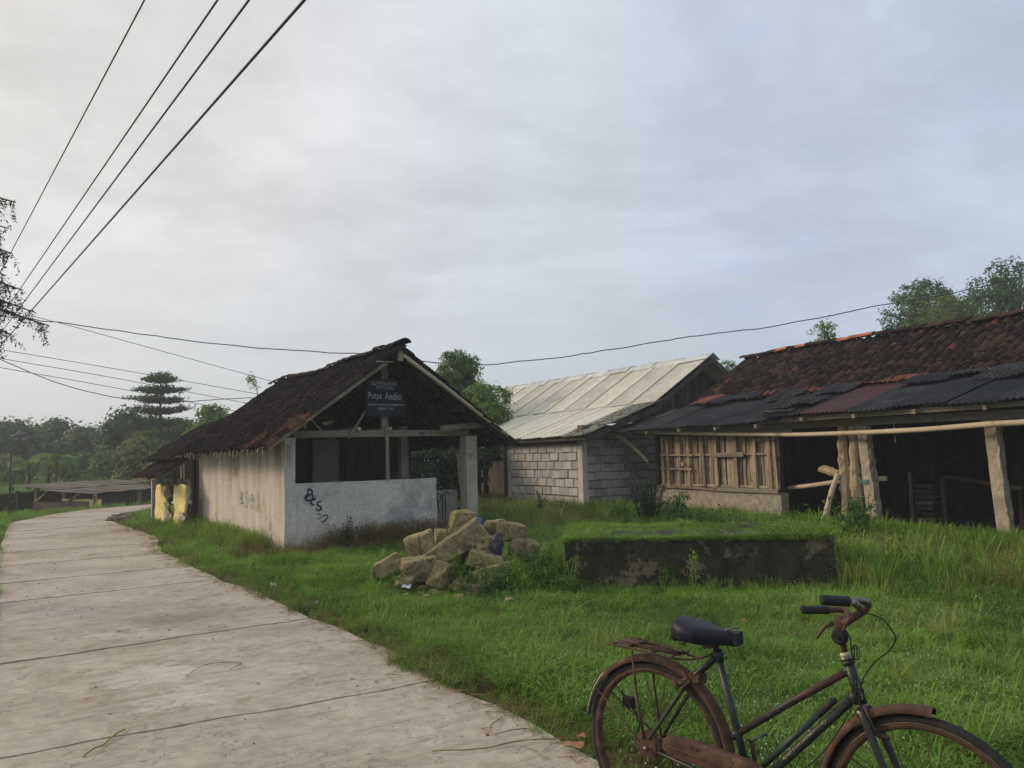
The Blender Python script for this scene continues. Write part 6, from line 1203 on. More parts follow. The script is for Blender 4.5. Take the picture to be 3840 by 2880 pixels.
fender('rear_fender', HUBR, 0.372, math.radians(-28), math.radians(140), 'rust'); fender('fender_tail', HUBR, 0.3725, math.radians(140), math.radians(171), 'rubber'); fender('tail_stripe', HUBR, 0.377, math.radians(138), math.radians(170.5), 'cream', w=0.020)
fender('front_fender', HUBF, 0.376, math.radians(86), math.radians(196), 'rust')
b = MB(); V, Fc = ringgeo([(0.0, 0), (0.004, 0.004), (0.0, 0.008)], 4, False, 0, 0.01)
# frame
ST, BB = np.array([0.308, 0, 0.785]), np.array([0.449, 0, 0.285]); HT, HB = np.array([0.843, 0, 0.838]), np.array([0.886, 0, 0.695])
pipe('seat_tube', [ST, BB], 0.0155, 'frame'); pipe('head_tube', [HT, HB], 0.0195, 'frame')
pipe('top_tube', [(0.385, 0, 0.477), (0.60, 0, 0.635), (0.85, 0, 0.808)], 0.0142, 'toprust'); pipe('down_tube', [BB, (0.868, 0, 0.722)], 0.0165, 'frame')
pipe('seat_lug', [ST + (0, 0, 0.012), ST - (-0.010, 0, 0.035)], 0.019, 'frame'); pipe('lug', [(0.370, 0, 0.468), (0.402, 0, 0.490)], 0.018, 'frame', 8); pipe('lug', [(0.830, 0, 0.793), (0.852, 0, 0.811)], 0.018, 'frame', 8); pipe('lug', [(0.848, 0, 0.702), (0.872, 0, 0.727)], 0.020, 'frame', 8)
pipe('bottom_bracket', [BB + (0, -0.036, 0), BB + (0, 0.036, 0)], 0.022, 'frame', 14)
for s_ in (-1, 1):
    pipe('seat_stay', [ST + (-0.004, s_ * 0.014, -0.02), (0.215, s_ * 0.022, 0.685), (0.16, s_ * 0.042, 0.61), (0.008, s_ * 0.060, 0.39), (-0.002, s_ * 0.062, 0.35)], [0.0095, 0.0095, 0.0085, 0.0080, 0.0080], 'frame', 8)
    pipe('chain_stay', [BB + (-0.02, s_ * 0.02, 0), (0.30, s_ * 0.045, 0.305), (0.0, s_ * 0.060, 0.350)], [0.011, 0.010, 0.008], 'frame', 8)
    pipe('rack_strut', [(-0.070, s_ * 0.075, 0.745), (-0.055, s_ * 0.070, 0.60), (-0.012, s_ * 0.064, 0.345)], 0.0052, 'rust', 6)
    pipe('fork_blade', [(0.895, s_ * 0.012, 0.690), (0.903, s_ * 0.040, 0.665), (0.925, s_ * 0.047, 0.620), (0.985, s_ * 0.052, 0.475), (1.030, s_ * 0.054, 0.395), (1.098, s_ * 0.055, 0.350)], [0.013, 0.0145, 0.0145, 0.012, 0.010, 0.007], 'frame', 9, k=4)
    pipe('fender_stay', [(-0.30, s_ * 0.032, 0.535), (-0.005, s_ * 0.066, 0.345)], 0.0028, 'rust', 5)
    pipe('fender_stay', [(0.76, s_ * 0.032, 0.52), (1.09, s_ * 0.060, 0.345)], 0.0026, 'rust', 5) if s_ > 0 else None
b = MB(); b.box((0.185, -0.035, 0.650), (0.235, 0.035, 0.690), jit=0.006); b.tube([(0.16, -0.03, 0.69), (0.20, -0.045, 0.655), (0.17, -0.05, 0.63), (0.15, -0.045, 0.60)], 0.007, 6, jit=0.3); b.tube([(0.175, -0.02, 0.70), (0.195, 0.0, 0.74), (0.20, 0.0, 0.77)], 0.0015, 4); b.tube([(0.12, -0.035, 0.655), (0.155, -0.04, 0.645), (0.19, -0.04, 0.665)], 0.010, 7, jit=0.3); b.build('brake_bridge', M_['rust'], bike)
pipe('brake_block', [(0.105, -0.03, 0.640), (0.145, -0.035, 0.625)], 0.009, 'rust', 6)
# dropout, axle nut, chain case
b = MB(); b.box((-0.03, -0.068, 0.315), (0.045, -0.062, 0.385), jit=0.004); b.build('dropout', M_['rust'], bike); pipe('axle_nut', [(0, -0.085, 0.35), (0, -0.062, 0.35)], 0.011, 'chrome', 6)
def hull2d(pts, y0, y1, m, name, bev=0.006):
    n = len(pts); V = [(p[0], y0, p[1]) for p in pts] + [(p[0], y1, p[1]) for p in pts]; cx, cz = np.mean(pts, 0)
    V += [(cx + (p[0] - cx) * 0.93, y0 - bev, cz + (p[1] - cz) * 0.86) for p in pts]
    Fc = [(i, (i + 1) % n, n + (i + 1) % n, n + i) for i in range(n)] + [tuple(range(n, 2 * n))[::-1]] + [(2 * n + i, 2 * n + (i + 1) % n, (i + 1) % n, i) for i in range(n)] + [tuple(range(2 * n, 3 * n))]
    b = MB(); b.add(V, Fc); return b.build(name, M_[m], bike)
arc = lambda c, r_, a, e, n: [(c[0] + r_ * math.cos(math.radians(a + (e - a) * i / n)), c[1] + r_ * math.sin(math.radians(a + (e - a) * i / n))) for i in range(n + 1)]
hull2d(arc((0.449, 0.285), 0.128, -80, 98, 14) + [(0.25, 0.430)] + [(0.10, 0.421)] + [(0.075, 0.405), (0.075, 0.365), (0.10, 0.350), (0.25, 0.345), (0.33, 0.29), (0.36, 0.20)], -0.062, -0.034, 'rust', 'chain_case')
hull2d(arc((-0.01, 0.362), 0.056, 40, 250, 12) + [(0.05, 0.325), (0.07, 0.36)], -0.055, -0.036, 'rust', 'chain_case_end')
pipe('chain_case_ridge', [(0.10, -0.0705, 0.383), (0.28, -0.0705, 0.374), (0.42, -0.0705, 0.345)], 0.004, 'rust', 5)
V, Fc = ringgeo([(0.082, -0.075), (0.088, -0.070), (0.082, -0.066)], 40); b = MB(); b.add(V + BB, Fc); b.build('chain_case_ring', M_['frame'], bike, smooth=True)
pipe('crank', [BB + (0, 0.055, 0), (0.414, 0.070, 0.448)], [0.011, 0.009], 'rust', 8); pipe('crank', [BB + (0, -0.075, 0), (0.484, -0.085, 0.125)], [0.011, 0.009], 'rust', 8)
pipe('pedal_axle', [(0.412, 0.062, 0.447), (0.418, 0.085, 0.450), (0.424, 0.175, 0.452)], [0.010, 0.0055, 0.0055], 'chrome', 8)
pipe('pedal_axle_cap', [(0.424, 0.170, 0.452), (0.424, 0.182, 0.452)], 0.009, 'chrome', 8)
b = MB(); b.box((0.43, -0.19, 0.11), (0.53, -0.10, 0.14), jit=0.003); b.build('pedal', M_['rubber'], bike)
pipe('kickstand', [(0.02, 0.07, 0.34), (0.04, 0.13, 0.01)], 0.006, 'rust', 6)
# pump along the down tube, worn lettering
dt = np.array([0.868 - 0.449, 0, 0.722 - 0.285]); dt /= np.linalg.norm(dt); off = np.array([-dt[2], 0, dt[0]])
pipe('pump', [BB + dt * 0.08 + off * 0.036, BB + dt * 0.44 + off * 0.036], 0.0115, 'pump'); pipe('pump_handle', [BB + dt * 0.44 + off * 0.036, BB + dt * 0.525 + off * 0.036], [0.0125, 0.0125], 'grip')
pipe('pump_tip', [BB + dt * 0.525 + off * 0.036, BB + dt * 0.535 + off * 0.036], [0.0115, 0.005], 'grip')
cu = MB()
def decal(s, a0, a1, hgt, nm='frame_lettering'):
    c = bpy.data.curves.new('t', 'FONT'); c.body = s; c.align_x = 'CENTER'; c.align_y = 'CENTER'; c.offset = 0.01; c.fill_mode = 'FRONT'; c.resolution_u = 3
    o = bpy.data.objects.new('t', c); COL.objects.link(o); me = bpy.data.meshes.new_from_object(o.evaluated_get(bpy.context.evaluated_depsgraph_get())); bpy.data.objects.remove(o)
    co = np.array([v.co[:] for v in me.vertices]); mn, mx_ = co.min(0), co.max(0); co = (co - (mn + mx_) / 2) / (mx_ - mn + 1e-9); along = (a0 + a1) / 2 + co[:, 0] * (a1 - a0); ang = co[:, 1] * hgt / 0.0172 + 0.35
    out = BB + dt * along[:, None] + off * (np.sin(ang) * 0.0171)[:, None] + np.array([0, -1.0, 0]) * (np.cos(ang) * 0.0171)[:, None]
    me.vertices.foreach_set('co', out.astype(np.float32).ravel()); me.materials.clear(); me.materials.append(M_['decal']); link(nm, me, bike)
decal('PHOENIX', 0.265, 0.395, 0.0095)
for a_, l_ in ((0.425, 0.030), (0.235, 0.022), (0.205, 0.028)):
    b = MB(); P = []
    for i in range(7):
        f = i / 6; w_ = 0.55 * math.sin(math.pi * f) * (0.8 + 0.3 * math.sin(i * 2.3)); P.append([BB + dt * (a_ + l_ * f) + off * math.sin(0.35 + s_ * w_) * 0.0172 + np.array([0, -1, 0]) * math.cos(0.35 + s_ * w_) * 0.0172 for s_ in (-1, 1)])
    b.add([q for p in P for q in p], [(2 * i, 2 * i + 1, 2 * i + 3, 2 * i + 2) for i in range(6)]); b.build('worn_transfer', M_['decal'], bike)
b = MB(); hd = (HB - HT); c = HT + hd * 0.55
for (a_, b_, wd) in ((0.42, 0.60, 0.35), (0.64, 0.86, 0.30)):
    P = []
    for i in range(5):
        f = i / 4; w_ = wd * (math.sin(math.pi * (0.1 + 0.8 * f))) ** 0.5; P.append([HT + hd * (a_ + (b_ - a_) * f) + np.array([math.sin(0.75 + s_ * w_) * 0.0201, -math.cos(0.75 + s_ * w_) * 0.0201, 0]) for s_ in (-1, 1)])
    b.add([q for p in P for q in p], [(2 * i, 2 * i + 1, 2 * i + 3, 2 * i + 2) for i in range(4)])
b.build('head_badge', M_['decal'], bike)
# headset, stem, cup, reflector, bell
pipe('headset', [HT + (-0.004, 0, 0.001), HT + (-0.008, 0, 0.014)], [0.024, 0.021], 'chrome', 14); pipe('headset_nut', [HT + (-0.008, 0, 0.014), HT + (-0.012, 0, 0.028)], [0.0175, 0.0165], 'cream', 10); pipe('headset_ring', [HT + (0.002, 0, -0.012), HT + (-0.002, 0, 0.0)], 0.023, 'frame', 14)
pipe('crown_race', [HB + (0.003, 0, -0.010), HB + (0.0, 0, 0.0)], 0.023, 'chrome', 14); pipe('fork_crown', [HB + (0.003, 0, -0.010), HB + (0.012, 0, -0.045)], [0.020, 0.024], 'frame', 12)
b = MB(); b.tube([(0.893, -0.020, 0.672), (0.893, -0.046, 0.672)], [0.013, 0.016], 14, cap=False); b.tube([(0.893, -0.046, 0.672), (0.893, -0.022, 0.672)], [0.0125, 0.009], 14); b.build('lamp_socket', M_['chrome'], bike, smooth=True)
pipe('brake_rod', [(0.905, -0.035, 0.700), (0.925, -0.045, 0.665), (0.945, -0.035, 0.610), (0.965, -0.03, 0.598)], 0.004, 'rust', 6); pipe('brake_block', [(0.945, -0.03, 0.612), (0.985, -0.03, 0.606)], 0.009, 'rust', 6)
stem_t = np.array([0.818, 0, 0.975]); pipe('stem', [HT + (-0.010, 0, 0.02), (0.826, 0, 0.905), stem_t], 0.0115, 'rust', 10)
ncl, fcl = w2b((1.159, 2.80, 1.000)), w2b((1.200, 2.90, 0.985))
b = MB(); b.tube([stem_t - (0, 0, 0.03), stem_t + (0.004, 0, 0.015)], [0.020, 0.022], 9, jit=0.05); b.tube([stem_t, (ncl + fcl) / 2], [0.016, 0.018], 9, jit=0.05); b.tube([(ncl + fcl) / 2 + (0.0, -0.03, 0), (ncl + fcl) / 2 + (0, 0.03, 0)], 0.020, 9); b.build('stem_clamp', M_['rust'], bike)
hb = [w2b(p) for p in ((1.100, 2.62, 1.106), (1.150, 2.63, 1.105), (1.185, 2.66, 1.086), (1.178, 2.69, 1.055), (1.165, 2.75, 1.020), (1.168, 2.82, 0.995), (1.205, 2.90, 0.985), (1.240, 2.95, 0.992), (1.236, 2.985, 1.003), (1.19, 2.985, 1.005), (1.165, 2.985, 1.004))]
pipe('handlebar', hb[:4], 0.0125, 'chrome', 10, k=6); pipe('handlebar', hb[3:], 0.0115, 'rust', 10, k=6)
def grip(a, c, nm, r0=0.0165):
    a, c = w2b(a), w2b(c); k = 18; Q = [a + (c - a) * i / k for i in range(k + 1)]; rr = [r0 * (1.0 + (0.05 if i % 2 else 0)) for i in range(k + 1)]; rr[0] = r0 * 1.08; rr[-1] = r0 * 1.05
    b = MB(); b.tube(Q, rr, 14, cap=True); o = b.build('grip', M_['grip'], bike); b = MB(); d = (a - c) / np.linalg.norm(a - c); b.tube([a, a + d * 0.004], [r0 * 0.95, r0 * 0.9], 12); b.tube([a + d * 0.0041, a + d * 0.0045], [r0 * 0.55] * 2, 10); b.build('grip_end', M_['rubber'], bike)
grip((1.016, 2.62, 1.113), (1.104, 2.62, 1.106), True, 0.0170); grip((1.080, 2.985, 1.008), (1.178, 2.985, 1.004), False, 0.0150)
lv = [w2b(p) for p in ((1.112, 2.600, 1.104), (1.128, 2.597, 1.088), (1.133, 2.600, 1.074), (1.112, 2.600, 1.066), (1.090, 2.610, 1.040), (1.077, 2.620, 1.010))]
pipe('brake_lever', lv, [0.009, 0.010, 0.010, 0.008, 0.006, 0.0045], 'rust', 8, k=4)
b = MB(); b.tube([w2b((1.106, 2.606, 1.108)), w2b((1.124, 2.60, 1.096)), w2b((1.134, 2.60, 1.078))], [0.010, 0.012, 0.009], 9, jit=0.12); b.build('lever_bracket', M_['chrome'], bike)
pipe('brake_lever', [w2b((1.205, 2.95, 0.990)), w2b((1.195, 2.95, 0.968)), w2b((1.150, 2.95, 0.950)), w2b((1.115, 2.95, 0.908))], [0.013, 0.010, 0.0055, 0.0045], 'rust', 8, k=4)
pipe('brake_cable', [w2b(p) for p in ((1.134, 2.60, 1.076), (1.20, 2.60, 1.052), (1.262, 2.66, 0.995), (1.300, 2.72, 0.955), (1.287, 2.75, 0.910), (1.232, 2.76, 0.862), (1.195, 2.77, 0.800), (1.183, 2.78, 0.715))], 0.0024, 'rubber', 6, k=6)
pipe('brake_cable', [w2b((1.150, 2.80, 0.985)), (0.862, -0.024, 0.93), (0.868, -0.026, 0.86), (0.880, -0.026, 0.78), (0.868, -0.03, 0.70), (0.83, -0.045, 0.62), (0.76, -0.06, 0.51), (0.68, -0.07, 0.43)], 0.0022, 'rubber', 6, k=6)
b = MB(); b.tube([(0.826, -0.018, 0.925), (0.826, -0.026, 0.925), (0.826, -0.040, 0.925)], [0.030, 0.031, 0.022], 18); b.tube([(0.826, -0.040, 0.925), (0.826, -0.046, 0.925)], 0.007, 8); b.build('bell', M_['rubber'], bike, smooth=False)
b = MB(); V, Fc = ringgeo([(0.020, 0.004), (0.022, 0), (0.020, -0.004), (0.018, 0)], 16); V[:, 2] *= 1.25; V[:, 0] *= 0.72; b.add(V + (0.880, -0.02, 0.876), Fc); b.box((0.872, -0.022, 0.860), (0.876, -0.018, 0.894)); b.box((0.882, -0.022, 0.860), (0.886, -0.018, 0.894)); b.tube([(0.87, -0.015, 0.85), (0.85, 0, 0.84)], 0.004, 5); b.build('lamp_bracket', M_['rubber'], bike)
# saddle
V = []; ns, nr = 26, 20
for i in range(ns + 1):
    f = i / ns; x = 0.120 + 0.285 * f; hw = 0.105 * math.sin(math.pi * min(1, (f * 1.05 + 0.10)) ** 0.8) ** 0.8 if f < 0.42 else 0.105 * max(0.0, 1 - (f - 0.42) / 0.58) ** 1.15 * 0.80 + 0.019
    if i == 0: hw = 0.028
    if f < 0.42: hw = max(hw, 0.03)
    zt = 0.913 - 0.040 * f + 0.003 * math.cos(f * 6.28) - (0.030 if i == 0 else 0.008 if i == 1 else 0) ; hh = 0.066 - 0.028 * f
    for k in range(nr):
        a = math.pi * k / (nr - 1); cx_, sy_ = math.cos(a), math.sin(a); V.append((x, hw * np.sign(cx_) * abs(cx_) ** 0.7, zt - hh + hh * sy_ ** 0.6 - (0.014 if k in (0, nr - 1) else 0)))
Fc = []
for i in range(ns):
    for k in range(nr): k2 = (k + 1) % nr; Fc.append((i * nr + k, i * nr + k2, (i + 1) * nr + k2, (i + 1) * nr + k))
Fc += [tuple(range(nr))[::-1], tuple(ns * nr + k for k in range(nr))]
b = MB(); b.add(V, [f[::-1] for f in Fc]); sdl = b.build('saddle', M_['saddle'], bike, smooth=True)
b = MB(); b.box((0.372, -0.024, 0.828), (0.412, 0.024, 0.878), jit=0.004); b.build('saddle_nose', M_['saddle'], bike)
for s_ in (-1, 1):
    pipe('saddle_rail', [(0.395, s_ * 0.012, 0.832), (0.32, s_ * 0.022, 0.820), (0.22, s_ * 0.045, 0.815), (0.165, s_ * 0.055, 0.840)], 0.004, 'rust', 6, k=3)
    th = np.linspace(0, 2 * math.pi * 4, 60); b = MB(); b.tube(np.stack([0.172 + 0.016 * np.cos(th), s_ * 0.055 + 0.016 * np.sin(th), 0.800 + 0.045 * np.linspace(0, 1, 60)], -1), 0.0030, 5); b.build('saddle_spring', M_['rust'], bike, smooth=True)
pipe('saddle_strap', [(0.365, -0.03, 0.885), (0.385, 0.0, 0.895), (0.40, 0.015, 0.893)], 0.004, 'chrome', 6)
pipe('seat_post', [ST - (-0.005, 0, 0.01), (0.298, 0, 0.822)], 0.0125, 'frame', 10); b = MB(); b.tube([(0.285, -0.03, 0.815), (0.285, 0.03, 0.815)], 0.016, 9); b.tube([(0.262, -0.026, 0.80), (0.295, -0.03, 0.835)], 0.008, 6); b.build('saddle_clamp', M_['rust'], bike)
# rack
for s_ in (-0.072, 0.072): pipe('rack_rail', [(-0.185, s_, 0.752), (-0.05, s_, 0.753), (0.10, s_ * 0.85, 0.742), (0.18, s_ * 0.5, 0.742), (0.235, s_ * 0.2, 0.752), (0.285, 0, 0.775)], 0.0050, 'rust', 6, k=4)
for s_ in (-0.03, 0.0, 0.03): pipe('rack_bar', [(-0.19, s_, 0.757), (0.15, s_ * 0.9, 0.752)], 0.0035, 'rust', 6)
for x in (-0.195, -0.10, 0.03, 0.13): pipe('rack_bar', [(x, -0.072, 0.751), (x, 0.072, 0.751)], 0.0042, 'rust', 6)
b = MB(); b.box((-0.185, -0.062, 0.760), (-0.085, 0.062, 0.764), jit=0.002); b.build('rack_plate', M_['rust'], bike)
for s_ in (-0.05, 0.05): pipe('rack_spring_clip', [(-0.17, s_, 0.775), (0.0, s_, 0.768), (0.12, s_ * 0.7, 0.760), (0.135, 0, 0.758)], 0.0030, 'rust', 5, k=3)
# dynamo / reflector hanging in the rear wheel area
b = MB(); b.box((-0.215, 0.045, 0.46), (-0.165, 0.075, 0.50), jit=0.008); b.tube([(-0.23, 0.06, 0.52), (-0.20, 0.06, 0.49)], 0.006, 6); b.tube([(-0.175, 0.06, 0.46), (-0.14, 0.065, 0.43), (-0.13, 0.065, 0.40), (-0.14, 0.065, 0.34)], 0.004, 5); b.build('rear_lamp', M_['rubber'], bike)
# ------------------------------------------------------------------ grass
clumps = bpy.data.collections.new('grass_clumps'); subs = []
def clump(nm, parts, m):
    me = quads_mesh(nm, np.concatenate(parts), m); o = bpy.data.objects.new(nm, me); clumps.objects.link(o); return o
rc = np.random.default_rng(101)
kinds = {}
def addkind(key, n, fn):
    kinds[key] = []
    for i in range(n):
        k = len(kinds_all); o = fn(k); kinds_all.append(o); kinds[key].append(k)
kinds_all = []
nm = lambda k: 'clump_%02d' % k
addkind('short', 4, lambda k: clump(nm(k), [bladeset(24, 0, 0, -0.01, 0.10, 0.085, 0.0050, rc, 0.9, 1.0), bladeset(9, 0, 0, -0.01, 0.08, 0.15, 0.0060, rc, 0.7, 1.0)], L_['g1']))
addkind('fresh', 3, lambda k: clump(nm(k), [bladeset(20, 0, 0, -0.01, 0.09, 0.15, 0.0065, rc, 0.75, 1.0)], L_['g2']))
addkind('tall', 3, lambda k: clump(nm(k), [bladeset(18, 0, 0, -0.02, 0.09, 0.30, 0.0070, rc, 0.40, 1.0)], L_['g1']))
addkind('tallfresh', 2, lambda k: clump(nm(k), [bladeset(12, 0, 0, -0.02, 0.09, 0.34, 0.0085, rc, 0.35, 1.1)], L_['g2']))
addkind('dry', 3, lambda k: clump(nm(k), [bladeset(22, 0, 0, -0.01, 0.12, 0.14, 0.0045, rc, 1.0, 1.0)], L_['dry']))
def weedy(k):
    n = 16; P = np.stack([rc.normal(0, 0.05, n), rc.normal(0, 0.05, n), rc.uniform(0.02, 0.09, n)], -1); return clump(nm(k), [leaf_quads(P, rc.normal(0, 0.5, (n, 3)) + (0, 0, 1), 0.030, rc, 0.6)], L_['weed'])
addkind('weed', 3, weedy)
def drystalk(k): return clump(nm(k), [bladeset(9, 0, 0, 0, 0.10, 0.26, 0.004, rc, 0.25, 0.5), leaf_quads(np.stack([rc.normal(0, 0.06, 30), rc.normal(0, 0.06, 30), rc.uniform(0.12, 0.28, 30)], -1), rc.normal(0, 1, (30, 3)), 0.016, rc, 0.5)], L_['dry'])
addkind('seed', 2, drystalk)
addkind('limeleaf', 2, lambda k: clump(nm(k), [leaf_quads(np.stack([rc.normal(0, 0.06, 22), rc.normal(0, 0.06, 22), rc.uniform(0.0, 0.05, 22)], -1), rc.normal(0, 0.4, (22, 3)) + (0, 0, 1), 0.026, rc, 0.7)], L_['lime']))
addkind('lush', 3, lambda k: clump(nm(k), [bladeset(24, 0, 0, -0.01, 0.10, 0.16, 0.006, rc, 0.5, 0.9)], L_['g2']))
def flower(k):
    V = []; 
    for i in range(5):
        x, y, z = rc.normal(0, 0.07), rc.normal(0, 0.07), rc.uniform(0.08, 0.14); s_ = 0.0042
        V.append(np.array([[(x - s_, y, z), (x, y - s_, z + s_), (x + s_, y, z), (x, y + s_, z + s_)], [(x - s_, y, z), (x, y, z - s_), (x + s_, y, z), (x, y, z + s_)], [(x, y - s_, z), (x, y, z - s_), (x, y + s_, z), (x, y, z + s_)]]))
    return clump(nm(k), V, M_['flower'])
M_['flower'] = mat('tiny_flower', (0.42, 0.46, 0.34), (0.55, 0.58, 0.46), 9, 0.9, 0)
addkind('flower', 2, flower)
FOOT = []   # footprints kept free of grass: polygons
def foot(Lq, x0, y0, x1, y1): FOOT.append([tuple(Lq.world((x, y, 0))[:2]) for x, y in ((x0, y0), (x1, y0), (x1, y1), (x0, y1))])
foot(HL, 0, 0, 4.05, 6.6); foot(BL, -8.6, 0.0, 3, 5.6); foot(QL, -3.6, 0.0, 0.0, 8); foot(PL, 0, 0, PW, PD)
def freemask(x, y):
    m_ = np.ones(x.shape, bool)
    for f in FOOT: m_ &= ~poly_side(f, x, y)
    return m_
def vn(x, y, s, seed): 
    return np.array([noise.noise(Vector((a * s + seed, b_ * s - seed, seed * 0.37))) for a, b_ in zip(x, y)])
def segdist(x, y, A, B):
    A = np.array(A[:2]); B = np.array(B[:2]); d = B - A; t = np.clip(((x - A[0]) * d[0] + (y - A[1]) * d[1]) / (d @ d), 0, 1); return np.hypot(x - A[0] - t * d[0], y - A[1] - t * d[1])
def polydist(x, y, P): return np.min([segdist(x, y, P[i], P[i + 1]) for i in range(len(P) - 1)], axis=0)
def field(name, pts, kindw, seed, scale=1.0, zf=None):
    """pts: x,y,z,scale,kind index arrays -> one stuff object instancing clumps"""
    x, y, z, sc, ki = pts; n = len(x); r = np.random.default_rng(seed); me = bpy.data.meshes.new(name); me.vertices.add(n); me.vertices.foreach_set('co', np.stack([x, y, z], -1).astype(np.float32).ravel())
    a = me.attributes.new('sc', 'FLOAT', 'POINT'); a.data.foreach_set('value', sc.astype(np.float32)); a = me.attributes.new('ki', 'INT', 'POINT'); a.data.foreach_set('value', ki.astype(np.int32))
    rt = np.stack([r.normal(0, 0.08, n), r.normal(0, 0.08, n), r.uniform(0, 6.28, n)], -1); a = me.attributes.new('rt', 'FLOAT_VECTOR', 'POINT'); a.data.foreach_set('vector', rt.astype(np.float32).ravel())
    o = bpy.data.objects.new(name, me); COL.objects.link(o); o['kind'] = 'stuff'
    ng = bpy.data.node_groups.get('scatter_clumps')
    if ng is None:
        ng = bpy.data.node_groups.new('scatter_clumps', 'GeometryNodeTree'); ng.interface.new_socket('Geometry', in_out='INPUT', socket_type='NodeSocketGeometry'); ng.interface.new_socket('Geometry', in_out='OUTPUT', socket_type='NodeSocketGeometry')
        gi = ng.nodes.new('NodeGroupInput'); go_ = ng.nodes.new('NodeGroupOutput'); ip_ = ng.nodes.new('GeometryNodeInstanceOnPoints'); ci = ng.nodes.new('GeometryNodeCollectionInfo'); ci.inputs['Collection'].default_value = clumps; ci.inputs['Separate Children'].default_value = True; ci.inputs['Reset Children'].default_value = True
        def attr(nm_, t): q = ng.nodes.new('GeometryNodeInputNamedAttribute'); q.data_type = t; q.inputs['Name'].default_value = nm_; return q.outputs['Attribute']
        ip_.inputs['Pick Instance'].default_value = True; l = ng.links; l.new(gi.outputs[0], ip_.inputs['Points']); l.new(ci.outputs[0], ip_.inputs['Instance']); l.new(attr('ki', 'INT'), ip_.inputs['Instance Index'])
        l.new(attr('rt', 'FLOAT_VECTOR'), ip_.inputs['Rotation']); l.new(attr('sc', 'FLOAT'), ip_.inputs['Scale']); l.new(ip_.outputs[0], go_.inputs[0])
    md = o.modifiers.new('scatter', 'NODES'); md.node_group = ng; return o
r = np.random.default_rng(55)
def wedge(n, d0, d1_, a0=-44, a1=44, p=1.0):   # more tufts close by, thinning with distance
    u = r.random(n); d = d0 * (d1_ / d0) ** (u ** p); a = np.radians(r.uniform(a0, a1, n)); return d * np.sin(a), d * np.cos(a)
x, y = wedge(78000, 2.2, 34)
rp = poly_side(ROADP, x, y) & ~((polydist(x, y, RIN) < 0.05 + 0.09 * (vn(x, y, 2.2, 4.4) > 0.15)) & (y < 17)); ok = ~rp & freemask(x, y); x, y = x[ok], y[ok]
# a few tufts creep over the road edge
dist_in = polydist(x, y, RIN); left = dropd(x, y) > -0.3
d = np.hypot(x, y)
hutF = segdist(x, y, HL.world((0, 0, 0)), HL.world((3.9, 0, 0))); hutS = segdist(x, y, HL.world((0, 0, 0)), HL.world((0, 6.7, 0)))
blkF = segdist(x, y, QL.world((-4.5, -0.3, 0)), QL.world((0.3, -0.3, 0))); barnF = segdist(x, y, BL.world((-8.6, 0, 0)), BL.world((3, 0, 0))); platD = np.minimum(polydist(x, y, FOOT[3] + FOOT[3][:1]), 9)
rockD = np.hypot((x + 0.62) / 1.3, (y - 9.9) / 0.7)
nz = vn(x, y, 0.8, 3.3); nz2 = vn(x, y, 2.6, 8.1)
sc = 0.86 + 0.50 * nz + 0.42 * nz2 + 0.018 * d + r.uniform(-0.2, 0.25, len(x))
kd = np.empty(len(x), int); u = r.random(len(x))
pick = lambda key, m_: r.choice(kinds[key], m_.sum())
def setk(m_, key): kd[m_] = pick(key, m_)
setk(np.ones(len(x), bool), 'short'); setk(u < 0.30, 'fresh'); setk((u > 0.93), 'weed'); setk((u > 0.90) & (u <= 0.93), 'dry'); setk((u > 0.885) & (u <= 0.90), 'tall'); m_ = (nz2 > 0.25) & (u > 0.4) & (u < 0.75); setk(m_, 'weed')
edge = (dist_in < 0.30); setk(edge & (u < 0.28), 'dry'); sc = np.where(edge, sc * 0.75, sc)
wet = (nz > 0.08) & (d > 5.5); setk(wet & (u > 0.55) & (u < 0.75), 'lush')
m_ = (platD < 0.8) | (rockD < 1.05); setk(m_ & (u < 0.5), 'lush'); setk(m_ & (u > 0.72) & (u < 0.80), 'tall')
m_ = (hutS < 0.75) & (u < 0.55); setk(m_, 'tall'); setk(m_ & (u < 0.2), 'tallfresh')
m_ = (hutF < 1.1) & (u < 0.88 - hutF * 0.35); setk(m_, 'dry'); setk(m_ & (u < 0.22), 'seed')
m_ = (blkF < 2.4) & (u < 0.85); setk(m_, 'dry'); setk(m_ & (u < 0.35), 'seed'); sc = np.where(m_, sc * 1.25, sc); setk((blkF < 3.4) & (u > 0.6), 'tall')
m_ = (barnF < 1.9) & (u < 0.80); setk(m_, 'tall'); setk(m_ & (u < 0.35), 'tallfresh')
zone = (x > 3.3) & (x < 7.5) & (y > 7.0) & (barnF < 4.2); m_ = zone & (u < 0.45); setk(m_, 'tall'); sc = np.where(zone, sc * 1.12, sc)
brownr = (np.hypot(x - 6.6, y - 9.2) < 1.3 + 0.9 * nz) & (u < 0.30); setk(brownr, 'seed'); setk(brownr & (u < 0.2), 'dry')
sc = np.where((d < 4.2), sc * 0.85, sc) * 0.80
sc = np.where((dist_in < 0.30) & (y < 5.5), sc * 0.6, sc)
fz = (platD < 0.75) & (((x - PLo[0]) * PL.y[0] + (y - PLo[1]) * PL.y[1]) < 0.0); sc = np.where(fz, np.minimum(sc, 1.0) * 0.62, sc)
fz = (rockD < 1.75) & (y < 10.0); sc = np.where(fz, np.minimum(sc, 1.0) * 0.62, sc)
z = gz(x, y) - 0.005
bare = (vn(x, y, 1.5, 31.0) + 0.5 * vn(x, y, 5.0, 37.0) > 0.38) & (r.random(len(x)) < 0.75) & (platD > 0.4); ks = ~bare; x, y, z, sc, kd = x[ks], y[ks], z[ks], sc[ks], kd[ks]
field('grass', (x, y, z, np.clip(sc, 0.35, 2.2), kd), None, 1)
